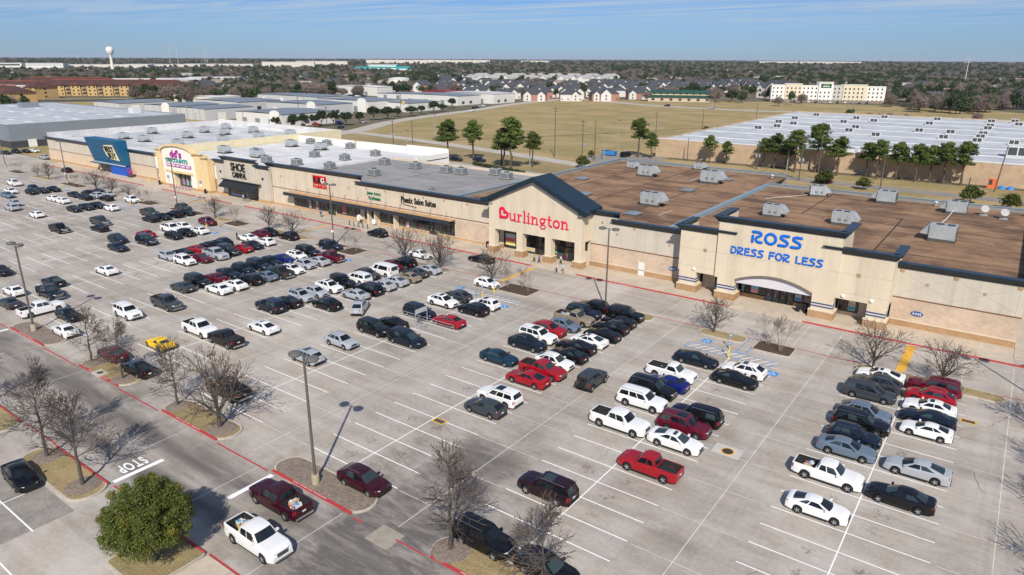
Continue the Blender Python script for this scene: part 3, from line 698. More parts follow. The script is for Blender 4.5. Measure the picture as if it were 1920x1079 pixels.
poster(ds, -29.3, -28.3, .95, 2.6, 100.86, [(.75, .35, .3), (.15, .45, .6), (.8, .75, .7)]); poster(ds, -21.6, -20.6, .95, 2.7, 100.86, [(.5, .3, .25), (.3, .2, .2), (.65, .4, .3)])
poster(ds, -30.75, -30.4, .8, 2.8, 100.86, [(.05, .35, .6)]); poster(ds, -23.0, -22.1, 1.0, 1.9, 100.86, [(.05, .3, .6), (.5, .6, .7)])
for a, b in ((-37, -33.5), (-17.3, -13.2)):
    bx('passage_wall', STUCCO, ds, a, b, 101.1, 101.3, .0, 3.3); glazing(ds, a+.2 if a > -30 else b-1.4, a+2.6 if a > -30 else b-.2, .8, 3.0, 101.0, 2 if a > -30 else 1)
poster(ds, -15.9, -15.0, 1.0, 2.7, 100.96, [(.05, .35, .55), (.6, .5, .45), (.7, .75, .5)])
medallions(ds, [(-10.2, 7.75), (-4.1, 7.75), (2.6, 7.75)], True, .32); medallions(ds, [(-7.1, 6.3), (-.8, 6.3)], False, .17); grooves(ds, [-10.7, -4.1, 2.7], 4.2, 7.5, FY)
for (xa, za), (xb, zb_) in (((-10.2, 7.6), (-4.1, 4.6)), ((-10.2, 4.6), (-4.1, 7.6)), ((-4.1, 7.6), (2.6, 4.6)), ((-4.1, 4.6), (2.6, 7.6))):
    MB().tube((xa, FY-.001, za), (xb, FY-.001, zb_), .018, n=4).build('reveal_joint', MATS['groove_shadow_grey'], ds)

# ---- gabled store
gs = thing('gabled_store', 'cream gabled store with red lettering and navy pitched roof', 'store')
facade(gs, -57.2, -41.0, 8.0); bx('upper_wall', GREYST, gs, -57.2, -52.2, FY+.003, FY+.4, 8.0, 9.2)
cornice(gs, -57.2, -52.0, FY, 9.95, e1=.5); cornice(gs, -53.2, -41.0, FY, 8.8)
shell(gs, -88, -44, 170, 7.8, BROWNROOF, 8.2, 8.5, None, 8.4, inner=GPAR, wallm=GPAR)
bx('side_cap', MATS['steel_blue_coping'], gs, -88.2, -87.6, FY+.4, 170, 8.5, 8.6); bx('back_cap', MATS['steel_blue_coping'], gs, -88, -44, 169.6, 170.1, 8.4, 8.52)
gab = [(-76.8, 9.4), (-76.8, 4.55), (-57.2, 4.55), (-57.2, 9.4), (-67.0, 14.2)]
MB().xz(gab, 98.1, 98.5).build('gable_wall', CREAM, gs)
bx('gable_return', CREAM, gs, -57.6, -57.2, 98.5, 103.2, 4.55, 9.4); bx('gable_return', CREAM, gs, -76.8, -76.4, 98.5, 103.2, 4.55, 9.4); MB().xz(gab[:1]+[(-76.8, 7.9), (-57.2, 7.9)]+gab[3:], 103.0, 103.3).build('gable_back', GREYST, gs)
bx('porch_soffit', CREAM, gs, -76.4, -57.6, 98.5, FY, 4.5, 4.62)
for xs in (-1, 1):                                    # two roof slopes with thick navy edges
    xe, ze = (-77.6 if xs < 0 else -56.4), 9.55; th = .75
    prof = [(xe, ze+.55), (-67.0, 14.85), (-67.0, 14.85-th*1.2), (xe+(-xs)*.1, ze-.25)]
    MB().xz([(x-(.004 if xs < 0 else -.004), z) for x, z in prof], 97.45, 103.4).build('roof_slope', CAPM, gs)
for xa, xb in ((-78.2, -76.4), (-57.6, -55.8)):
    bx('eave_return', CAPM, gs, xa, xb, 97.3, 98.3, 9.5, 10.1); bx('capital', M('grey_capital', (.30, .31, .33), .8, .05), gs, xa+.35 if xa > -70 else xa+1.1-.0, xb-.55 if xa > -70 else xb+.4, 97.9, 98.06, 9.05, 9.5)
for a, b in ((-76.8, -75.5), (-70.6, -69.3), (-64.5, -63.2), (-58.5, -57.2)):
    bx('post', CREAM, gs, a, b, 98.02, 99.3, 1.3, 4.58); bx('post_foot', BRICKB, gs, a-.25, b+.25, 97.8, 99.5, 0, 1.25); bx('post_ledge', CREAM, gs, a-.28, b+.28, 97.77, 99.53, 1.25, 1.36)
bx('porch_wall', STUCCO, gs, -76.8, -57.2, 101.25, 101.6, 0, 4.5); bx('porch_base', BRICKB, gs, -76.4, -75.7, 100.9, 101.25, 0, .9)
glazing(gs, -75.6, -71.8, .6, 4.4, 101.1, 2, 2.9); glazing(gs, -71.8, -66.0, .4, 4.4, 101.1, 3, 1.4); glazing(gs, -66.0, -62.4, .3, 4.4, 101.1, 2, 2.6); doors(gs, -62.3, -59.4, .14, 2.6, 100.9, 2); glazing(gs, -62.3, -57.8, 2.7, 4.4, 101.1, 3)
poster(gs, -75.2, -73.0, 1.0, 3.2, 101.05, [(.75, .65, .2), (.55, .12, .12), (.45, .5, .55)]); poster(gs, -71.2, -68.6, .6, 1.3, 101.05, [(.6, .5, .25)]); poster(gs, -64.6, -63.9, 1.2, 2.6, 101.05, [(.25, .55, .08)])
bx('side_door', M('white_door', (.70, .69, .66), .6, .04), gs, -48.0, -46.9, FY-.2, FY-.1, .14, 2.35)
medallions(gs, [(-49.2, 7.7), (-55.1, 7.9)], True, .24); medallions(gs, [(-52.3, 6.3), (-42.9, 5.9)], False, .15)
RSEAM = M('tar_seam', (.045, .03, .022), .9, .2, 1)
for x in (-77.5, -66.3, -55.2): bx('roof_seam', RSEAM, gs, x-.11, x+.11, 103.6, 169.5, 7.8, 7.815)
for x, ya, yb in ((-30.5, 130, 154.5), (-15.2, 106, 136)): bx('roof_seam', RSEAM, ds, x-.11, x+.11, ya, yb, 7.7, 7.715)
for y, xa, xb in ((130, -43.5, 2.8), (136.2, -43.5, -15.1), (110.8, -15.1, 2.8)): bx('roof_seam', RSEAM, ds, xa, xb, y-.1, y+.1, 7.7, 7.718)
for xa, ya, xb, yb, z, p_ in ((-120, 106, -92, 106.2, 7.75, sa) if False else (-60, 150, -60, 165, 7.8, gs), (-40, 140, -34, 150, 7.7, ds), (-50, 118, -50, 112, 7.8, gs)): MB().tube((xa, ya, z+.12), (xb, yb, z+.12), .05, n=5).build('conduit', PIPEM, p_)

# ---- salon and fashion shops
sa = thing('salon_shop', 'long beige shop front with salon and green lettering under navy canopy', 'store')
facade(sa, -114.5, -77.0, 7.8, STUCCO, STUCCO, WOODT, 4.3, .55); cornice(sa, -115.3, -79.4, FY, 8.7, e0=.4)
shell(sa, -114.5, -88, 135, 7.75, GREYROOF, 8.0, None, None, 8.3, inner=GREYROOF)
bx('brick_panel', BRICKL, sa, -87.4, -77.0, FY-.1, FY-.062, .7, 4.0)
fs = thing('fashion_shop', 'tall beige shop front carrying the red square sign', 'store')
facade(fs, -146, -114.5, 9.2, STUCCO, STUCCO, WOODT, 4.3, .55); cornice(fs, -147.2, -113.9, FY, 10.0, e0=.5, e1=.5)
shell(fs, -140, -114.5, 135, 7.75, GREYROOF, 9.2, None, None, 8.3, inner=GREYROOF)
bx('side_parapet', WHITEROOF, fs, -140.2, -139.9, FY+.4, 135, 7.75, 8.3)
bx('roof', WHITEROOF, fs, -146, -140.2, FY+.4, 147.7, 7.45, 7.7); bx('roof', WHITEROOF, fs, -140.2, -130, 135.0, 147.7, 7.45, 7.7)
bx('back_wall', WHITEP, fs, -146, -130, 147.7, 148.0, 0, 10.0); bx('side_wall', WHITEP, fs, -130.3, -130, 135, 147.7, 0, 9.0)
medallions(sa, [(-112.5, 7.4), (-107, 7.4), (-101.5, 7.4), (-96, 7.4), (-90.5, 7.4), (-84.6, 7.4)], True, .26); medallions(fs, [(-118.4, 7.0), (-142, 7.2)], True, .26)
def canopy_run(p, x0, x1):
    bx('canopy_fascia', SLATE, p, x0, x1, 98.95, 99.1, 3.35, 4.1); bx('canopy_deck', WOODT, p, x0, x1, 99.1, FY-.07, 3.9, 4.05); bx('canopy_soffit', SLATE, p, x0, x1, 99.1, FY-.07, 3.35, 3.45)
canopy_run(fs, -138.8, -114.52); canopy_run(sa, -114.48, -87.5)
for i in range(12):
    x = -136.5 + i*4.25; p = fs if x < -114.5 else sa
    MB().tube((x, 99.1, 4.05), (x, FY, 5.4), .035, n=5).tube((x+.9, 99.1, 4.05), (x, FY, 5.4), .035, n=5).build('hanger_rod', GALV, p)
glazing(fs, -137.6, -125.6, .6, 3.3, FY-.12, 9); doors(fs, -125.4, -122.9, .14, 2.7, FY-.2, 3); glazing(fs, -122.6, -115.0, .6, 3.3, FY-.12, 6)
glazing(sa, -113.4, -111.4, .2, 3.3, FY-.12, 1); doors(sa, -111.0, -109.4, .14, 2.8, FY-.2, 1); glazing(sa, -108.6, -103.6, .3, 3.3, FY-.12, 3); glazing(sa, -103.0, -94.5, .4, 3.3, FY-.12, 8); doors(sa, -94.4, -92.2, .14, 2.7, FY-.2, 2); glazing(sa, -92.0, -87.8, .4, 3.3, FY-.12, 4)
for x in (-111.2, -109.1, -103.3): bx('shop_column', CREAM, sa, x-.2, x+.2, 99.9, FY-.1, 0, 3.35)
poster(fs, -132.2, -131.4, .9, 2.9, FY-.16, [(.5, .35, .25), (.3, .3, .3)]); poster(fs, -129.6, -128.9, .9, 2.9, FY-.16, [(.5, .2, .15), (.4, .4, .4)]); poster(fs, -120.6, -119.4, 1.0, 2.8, FY-.16, [(.6, .08, .08)]); poster(sa, -100.9, -100, .6, 1.8, FY-.16, [(.6, .35, .4)])

# ---- shoe shop
sh = thing('shoe_shop', 'beige shoe shop front with black slanted awning', 'store')
facade(sh, -168, -146, 8.2, STUCCO, M('peach_stucco', (.62, .48, .36), .9, .06, .5), WOODT, 4.2, .8)
bx('raised_front', GREYST, sh, -163.6, -150.4, 99.9, FY-.08, 4.25, 9.6); cornice(sh, -164.2, -149.8, 99.9, 10.3, e0=.4, e1=.4)
for a, b in ((-168, -163.6), (-150.4, -145.6)): bx('pier', GREYST, sh, a, b, 100.2, FY-.21, 0.82, 8.4); cornice(sh, a-.2, b+.2, 100.2, 9.2, e0=.3, e1=.3); bx('pier_base', WOODT, sh, a-.05, b+.05, 100.0, FY-.22, 0, .8)
bx('roof_infill', WHITEROOF, sh, -168, -146, FY+.4, FY+1.2, 7.7, 8.6)
shell(sh, -168, -146, 148, 7.7, WHITEROOF, 8.2, None, None, 9.6, wallm=WHITEP)
MB().yz([(99.75, 4.35), (98.0, 2.95), (98.0, 2.8), (99.75, 4.1)], -164.2, -149.4).build('awning', M('black_awning_cloth', (.018, .02, .026), .8, .15, 2), sh)
MB().yz([(99.9, 4.6), (99.4, 4.6), (99.4, 4.45), (99.9, 4.35)], -165, -148.6).build('awning_band', FRAME, sh)
glazing(sh, -163.6, -150.5, .3, 3.9, 100.6, 11, 2.9); poster(sh, -162.8, -157.5, .5, .95, 100.55, [(.12, .3, .6)])
for x, z in ((-165.8, 6.2), (-148, 6.0)):
    MB().lathe([(.34, 0), (.34, -.12), (.2, -.14)], 12, (x, 100.2, z), axis='y').build('wall_sconce', FRAME, sh)

# ---- discount shop with the arched yellow front
dd = thing('discount_shop', 'ochre shop front with rounded white gable panel', 'store')
facade(dd, -200, -168, 7.4, WHITEP, TANB, WOODT, 3.6, .7); cornice(dd, -200, -194.6, FY, 7.9, OCHRE, .5, .35); cornice(dd, -171, -168, FY, 7.9, OCHRE, .5, .35)
shell(dd, -196, -168, 148, 7.7, WHITEROOF, 7.75, None, None, 9.6, wallm=WHITEP)
for a, b, z in ((-195.2, -191.6, 9.6), (-176.2, -172.4, 9.6), (-172.4, -170.2, 8.9)):
    bx('ochre_pier', OCHRE, dd, a, b, 99.3, FY-.23, .72, z); cornice(dd, a-.1, b+.1, 99.3, z+.45, OCHRE, .5, .5, e0=.3, e1=.3); bx('pier_base', WOODT, dd, a-.06, b+.06, 99.1, FY-.24, 0, .7)
ap = [(-191.6, 4.1), (-176.2, 4.1), (-176.2, 9.7)] + [(-183.9+7.7*math.cos(t), 9.7+1.75*math.sin(t)) for t in np.linspace(0, math.pi, 15)][1:-1] + [(-191.6, 9.7)]
MB().xz(ap, 99.0, 99.5).build('gable_panel', M('ivory_panel', (.80, .76, .66), .8, .04), dd)
at = [(-183.9+8.2*math.cos(t), 9.75+2.15*math.sin(t)) for t in np.linspace(0, math.pi, 17)]; ai = [(-183.9+7.6*math.cos(t), 9.7+1.65*math.sin(t)) for t in np.linspace(0, math.pi, 17)]
b = MB(); n = 17
vs = [(x, 98.5, z) for x, z in at]+[(x, 98.5, z) for x, z in ai]+[(x, 100.2, z) for x, z in at]+[(x, 100.2, z) for x, z in ai]
b.add(vs, [(i, i+1, n+i+1, n+i) for i in range(n-1)]+[(2*n+i, 2*n+i+1, i+1, i) for i in range(n-1)]+[(n+i, n+i+1, 3*n+i+1, 3*n+i) for i in range(n-1)]+[(0, n, 3*n, 2*n), (n-1, 2*n-1, 4*n-1, 3*n-1)])
b.build('arch_cornice', OCHRE, dd)
bx('entry_band', OCHRE, dd, -190.6, -177.0, 98.9, 98.99, 4.1, 4.7)
bx('front_panel', MATS['ivory_panel'], dd, -191.6, -188.4, 99.1, 99.5, .72, 4.1); bx('front_panel', MATS['ivory_panel'], dd, -178.4, -176.2, 99.1, 99.5, .72, 4.1); bx('panel_base', WOODT, dd, -191.6, -188.4, 99.0, 99.5, 0, .7); bx('panel_base', WOODT, dd, -178.4, -176.2, 99.0, 99.5, 0, .7)
bx('entry_side', PALEY, dd, -188.4, -187.6, 99.5, 101.0, 0, 4.1); glazing(dd, -187.4, -178.5, .2, 4.0, 100.9, 6, 2.8)
for a, c in ((-186, (.45, .1, .35)), (-184, (.1, .5, .5)), (-182, (.5, .5, .55)), (-180, (.1, .45, .5))): poster(dd, a, a+.9, .7, 2.6, 100.85, [c, (.3, .3, .3)])
for xa in (-199.2, -197.4, -190.6, -174.9): poster(dd, xa, xa+1.1, 1.3, 3.1, (FY-.07) if xa < -195 else 99.02 if xa < -180 else 99.24, [(.7, .7, .72), (.2, .25, .4)])

# ---- electronics store with the blue box
el = thing('electronics_store', 'long beige store with leaning deep-blue entrance box', 'store')
facade(el, -271, -200, 7.2, GREYST, M('peach_lower_wall', (.60, .47, .34), .9, .08, .5), WOODT, 3.9, .75)
cornice(el, -271.6, -233.2, FY, 8.0, e0=.5); cornice(el, -214.4, -199.8, FY, 8.0)
shell(el, -271, -196, 166, 7.4, BBROOF, 7.3, 9.4, 10.0, 9.9, wallm=PALEY)
bx('parapet_face', WHITEROOF, el, -270.68, -196.32, 165.6, 165.68, 7.4, 9.85); bx('parapet_face', WHITEROOF, el, -270.7, -270.6, FY+.4, 165.6, 7.4, 9.4)
BLUEM = M('deep_blue_panel', (.008, .105, .215), .45, .10, .6); BLUEL = M('bright_blue_wall', (.01, .09, .46), .5, .06)
MB().yz([(99.4, 3.25), (97.5, 10.6), (100.9, 10.6), (FY-.22, 3.25)], -233.9, -214.6).build('blue_box', BLUEM, el)
for i in range(1, 9):
    t = i/9; bx('panel_seam', M('blue_seam', (.008, .05, .12), .6, 0), el, -233.9, -214.6, 99.4-1.9*t-.012, 99.4-1.9*t+.03, 3.25+7.35*t-.02, 3.25+7.35*t+.02)
bx('box_lip', M('pale_blue_lip', (.45, .5, .58), .6, .03), el, -234.1, -214.4, 99.1, 99.55, 3.0, 3.24)
bx('blue_wall', BLUEL, el, -224.2, -214.6, 99.6, FY-.2, 0, 3.0)
glazing(el, -232, -224.3, .2, 3.0, 100.4, 5, 2.3); bx('entry_canopy', GALVD, el, -234.6, -224, 98.2, 100.2, 2.85, 2.98)
medallions(el, [(-212, 6.6), (-205, 6.6), (-245, 6.6), (-258, 6.6)], False, .16); grooves(el, [-250, -242, -260, -207], 4.1, 7.1, FY)
for i, (x, y, lab) in enumerate(((-33.0, 99.3, 'dark bin beside the cream pillar of the arched entrance'), (-21.0, 99.0, 'dark bin in the shade inside the arched entrance'), (-21.9, 98.7, 'second dark bin in the shade of the arched entrance'),
                                 (-78.6, 99.8, 'grey bin at the foot of the gabled store post'), (-193.6, 98.2, 'dark bin beside the ochre pier near posters'), (-171, 98.3, 'dark bin between the ochre front and the black awning'))): bin_(x, y, lab)

# ------------------------------------------------------------------ shop signs
def sign(name, label): return thing(name, label, 'sign', group='raised letter signs on the shop fronts')
SBLUE = M('blue_letter_plastic', (.005, .14, .62), .4, 0); SRED = M('red_letter_plastic', (.72, .008, .075), .4, 0); SBLK = M('black_letter_plastic', (.012, .012, .012), .5, 0)
SGREEN = M('green_letter_plastic', (.006, .17, .09), .5, 0); SPURP = M('purple_letter_plastic', (.36, .015, .30), .5, 0); STEAL = M('teal_letter_plastic', (.01, .30, .30), .5, 0); SLET_RED = M('bright_red_panel', (.62, .012, .015), .5, 0); SWHITE = M('white_letter_plastic', (.8, .8, .78), .5, 0); SCREAM = M('pale_yellow_panel', (.78, .72, .45), .5, 0)
G_ = {}
circ = lambda cx, cy, rx, ry, a, b, n=12: [(cx+rx*math.cos(R(t)), cy+ry*math.sin(R(t))) for t in np.linspace(a, b, n)]
G_['R'] = ([[(.06, .0), (.06, .55)], [(.04, .93), (.5, .93), (.66, .86), (.68, .72), (.58, .6), (.36, .46), (.3, .28), (.36, .1), (.5, .02), (.74, .02)]], .8)
G_['O'] = ([circ(.42, .47, .38, .46, 150, 495, 18)], .86)
G_['S'] = ([[(.68, .93), (.28, .93), (.12, .84), (.13, .68), (.28, .58), (.52, .46), (.64, .32), (.62, .12), (.48, .02), (.02, .02)]], .74)
G_['D'] = ([[(.06, .0), (.06, .6)], [(.06, .93), (.36, .93), (.6, .82), (.7, .55), (.64, .22), (.44, .02), (.2, .02)]], .76)
G_['E'] = ([[(.04, .93), (.62, .93)], [(.62, .02), (.06, .02), (.06, .7)], [(.06, .5), (.54, .5)]], .68)
G_['F'] = ([[(.06, .0), (.06, .6)], [(.04, .93), (.64, .93)], [(.2, .5), (.56, .5)]], .66)
G_['L'] = ([[(.06, .93), (.06, .02), (.6, .02)]], .64)
def strokes(word, parent, x0, x1, z0, z1, y, m, r, gap=.12, flat=.5, table=G_, space=.45):
    tot = sum(table[c][1] if c != ' ' else space for c in word) + gap*(len(word)-1)
    s = (x1-x0)/tot; h = (z1-z0); x = x0
    for c in word:
        if c == ' ': x += (space+gap)*s; continue
        st, w = table[c]; b = MB()
        for k, pl in enumerate(st):
            rr = r if not isinstance(pl[0], (int, float)) else r*pl[0]; pts = pl if not isinstance(pl[0], (int, float)) else pl[1]
            b.sweep([(x+p[0]*s, z0+p[1]*h) for p in pts], rr, 8, flat)
        o = b.build('letter', m, parent, smooth=50); o.location = (0, y, 0); x += (w+gap)*s
s = sign('blue_letter_sign', 'large rounded blue two-line lettering on cream tower above arched entrance')
strokes('ROSS', s, -29.1, -22.3, 9.45, 11.0, 97.6, SBLUE, .20, .16, .25)
strokes('DRESS FOR LESS', s, -31.9, -19.3, 7.35, 8.35, 97.6, SBLUE, .125, .16, .3)
for i, (x, lab) in enumerate(((-42.0, 'small blue oval sign on brick beside the cream wing'), (-7.6, 'small blue oval sign low on the end wall'))):
    o = sign('oval_sign', lab); MB().lathe([(1, 0), (1, -.06), (.93, -.08)], 24, axis='y').build('oval_plate', M('navy_oval', (.01, .07, .26), .4, 0), o).scale = (.72, 1, .34)
    o.location = (x, FY-.07, 2.2); lettering('ROSS', SWHITE, o, 1.0, .3, .03, Matrix.Translation((-.5, -.1, -.15)) @ Matrix.Rotation(R(90), 4, 'X'), .02)
# serif red lettering with the heart initial
BG = {}
BG['u'] = ([(1, [(.2, .62), (.2, .2), (.3, .06), (.48, .05), (.66, .16)]), (1.15, [(.72, .62), (.72, .03)]), (.55, [(.04, .63), (.2, .63)]), (.55, [(.56, .63), (.72, .63)]), (.55, [(.72, .02), (.9, .02)])], .92)
BG['r'] = ([(1.15, [(.2, .62), (.2, .03)]), (.8, [(.24, .48), (.36, .6), (.52, .58)]), (.55, [(.04, .63), (.2, .63)]), (.55, [(.04, .02), (.4, .02)])], .62)
BG['l'] = ([(1.15, [(.2, .98), (.2, .03)]), (.55, [(.04, .99), (.2, .99)]), (.55, [(.04, .02), (.38, .02)])], .42)
BG['i'] = ([(1.15, [(.2, .62), (.2, .03)]), (.55, [(.04, .63), (.2, .63)]), (.55, [(.04, .02), (.38, .02)]), (1.3, [(.2, .84), (.2, .86)])], .42)
BG['n'] = ([(1.15, [(.2, .62), (.2, .03)]), (1, [(.24, .46), (.4, .6), (.58, .58), (.66, .44), (.66, .03)]), (.55, [(.04, .63), (.2, .63)]), (.55, [(.06, .02), (.36, .02)]), (.55, [(.52, .02), (.84, .02)])], .88)
BG['g'] = ([(.95, circ(.36, .42, .24, .2, 0, 360, 14)), (.8, [(.2, .2), (.24, .08), (.6, .06), (.72, -.08), (.58, -.24), (.26, -.26), (.12, -.14), (.24, -.0)]), (.7, [(.54, .56), (.72, .64)])], .8)
BG['t'] = ([(1.15, [(.24, .86), (.24, .18), (.34, .05), (.52, .06)]), (.6, [(.04, .6), (.5, .6)])], .58)
BG['o'] = ([(1.1, circ(.4, .32, .3, .29, 0, 360, 16))], .8)
s = sign('red_heart_sign', 'red serif lettering with heart shaped initial on the cream gable')
hp = [(16*math.sin(t)**3, 13*math.cos(t)-5*math.cos(2*t)-2*math.cos(3*t)-math.cos(4*t)) for t in np.linspace(0, 2*math.pi, 33)[:-1]]
ca, sa_ = math.cos(R(-42)), math.sin(R(-42))
hb = MB().sweep([(-73.55+(x*ca-z*sa_)*.060, 7.62+(x*sa_+z*ca)*.060) for x, z in hp], .26, 8, .22, closed=True); o = hb.build('heart', SRED, s, smooth=50); o.location = (0, 98.0, 0)
strokes('urlington', s, -72.35, -59.7, 6.55, 8.6, 98.0, SRED, .145, .03, .3, BG)
RX = Matrix.Rotation(R(90), 4, 'X')
def words_on(parent, word, x0, x1, z0, z1, y, m, off=.0, depth=.12, gap=.08):
    lettering(word, m, parent, x1-x0, z1-z0, depth, Matrix.Translation((x0, y, z0)) @ RX, off, gap)
s = sign('salon_sign', 'black script-like salon lettering on beige wall'); words_on(s, 'Phenix Salon Suites', -102.2, -92.6, 5.75, 7.0, FY-.08, SBLK, .022)
MB().sweep([(-102.0, 6.1), (-102.3, 5.6), (-101.2, 5.3), (-99.4, 5.2), (-98.0, 5.1)], .07, 6, .6).build('flourish', SBLK, s).location = (0, FY-.08, 0)
s = sign('jeweller_sign', 'small green two-line lettering on beige wall'); words_on(s, 'James Avery', -112.4, -108.2, 6.1, 6.95, FY-.08, SGREEN, .03); words_on(s, 'Craftsman', -112.0, -108.4, 5.2, 5.95, FY-.08, SGREEN, .03)
s = sign('red_square_sign', 'square red sign with white lettering above the canopy'); bx('panel', SLET_RED, s, -130.2, -125.6, FY-.12, FY-.01, 6.7, 8.6); words_on(s, 'K&G', -129.9, -125.9, 6.95, 8.35, FY-.2, SBLK, .03); words_on(s, 'G', -127.2, -126.0, 7.0, 8.3, FY-.28, SWHITE, .02); words_on(s, 'FASHION', -130.2, -125.6, 5.75, 6.55, FY-.1, SLET_RED, .03)
s = sign('shoe_sign', 'bold black two-line lettering above the black awning'); words_on(s, 'SHOE', -160.4, -154.4, 7.0, 9.0, 99.78, SBLK, .025, gap=.03); words_on(s, 'CARNIVAL', -160.0, -154.2, 5.3, 6.75, 99.78, SBLK, .02, gap=.03)
for i, c in enumerate(((.75, .35, .02), (.5, .02, .05), (.1, .4, .05))): MB().lathe([(.09, 0), (.05, -.08)], 8, (-156.2+i*.7, 99.68, 5.2+.2*i), axis='y').build('confetti_dot', M('dot_%d' % i, c, .5, 0), s)
s = sign('discount_sign', 'purple and teal lettering on the rounded ivory panel'); words_on(s, "dd's", -187.2, -181.6, 8.2, 10.3, 98.88, SPURP, .03); words_on(s, 'DISCOUNTS', -189.6, -178.9, 6.9, 8.0, 98.88, STEAL, .02); bx('strip', SPURP, s, -189.8, -177.5, 98.85, 98.96, 5.7, 6.5); words_on(s, 'LADIES · KIDS · MEN · SHOES · HOME', -189.5, -177.8, 5.85, 6.35, 98.82, SWHITE, .0)
s = sign('yellow_tag_sign', 'pale yellow tag shaped sign with black lettering on blue box'); tl = Matrix.Translation((0, 99.4-1.9*.5-.12, 3.25+7.35*.5)) @ Matrix.Rotation(math.atan2(1.9, 7.35), 4, 'X')
tg = MB().xz([(-223.4, .5), (-222.6, 2.1), (-216.9, 2.5), (-216.3, -2.4), (-221.4, -2.1), (-223.0, -1.2)], -.14, .0).mesh('tag', SCREAM); tg.transform(tl); put('tag', tg, s)
for w, a, bb, c, d in (('BEST', -222.4, -217.0, .15, 1.95), ('BUY', -221.8, -217.0, -1.85, -.05)): lettering(w, SBLK, s, bb-a, d-c, .08, tl @ Matrix.Translation((a, -.22, c)) @ RX, .03, .04)
# ------------------------------------------------------------------ vehicles
def mat_paint():
    t = NT('car_paint'); oi = t.n('ObjectInfo'); t.color(oi.outputs['Color'])
    t.set(Roughness=.5, Metallic=.0); t.b.inputs['Coat Weight'].default_value = 1.0; t.b.inputs['Coat Roughness'].default_value = .04; t.b.inputs['Specular IOR Level'].default_value = .0
    return t.m
PAINT = mat_paint()
CGLASS = NT('car_glass'); CGLASS.color(CGLASS.mix(CGLASS.ramp(CGLASS.n('ObjectInfo').outputs['Random'], .55, 1.0, 0, 1), (.008, .010, .012), (.035, .055, .056))); CGLASS.set(Roughness=.03); CGLASS.b.inputs['Specular IOR Level'].default_value = .7; CGLASS = CGLASS.m
RUBBER = M('tyre_rubber', (.013, .013, .014), .85, 0); RIM = M('wheel_alloy', (.48, .49, .50), .3, 0, metal=.6); RIMD = M('wheel_dark_gap', (.02, .02, .022), .6, 0)
CHROME = M('chrome_trim', (.6, .61, .62), .15, 0, metal=.9); BLKPL = M('black_plastic', (.018, .018, .02), .6, 0); HEADL = M('headlamp_lens', (.62, .64, .66), .08, 0, spec=.7); TAILL = M('tail_lamp_red', (.30, .008, .008), .15, 0, spec=.6)
PLATE = M('number_plate_white', (.66, .67, .68), .5, 0); LINER = M('bed_liner', (.025, .025, .027), .8, .2, 4, obj=True); AMBER = M('amber_lens', (.5, .2, .02), .2, 0); CLUTTER = M('load_boxes', (.4, .33, .26), .8, .4, 5, obj=True)

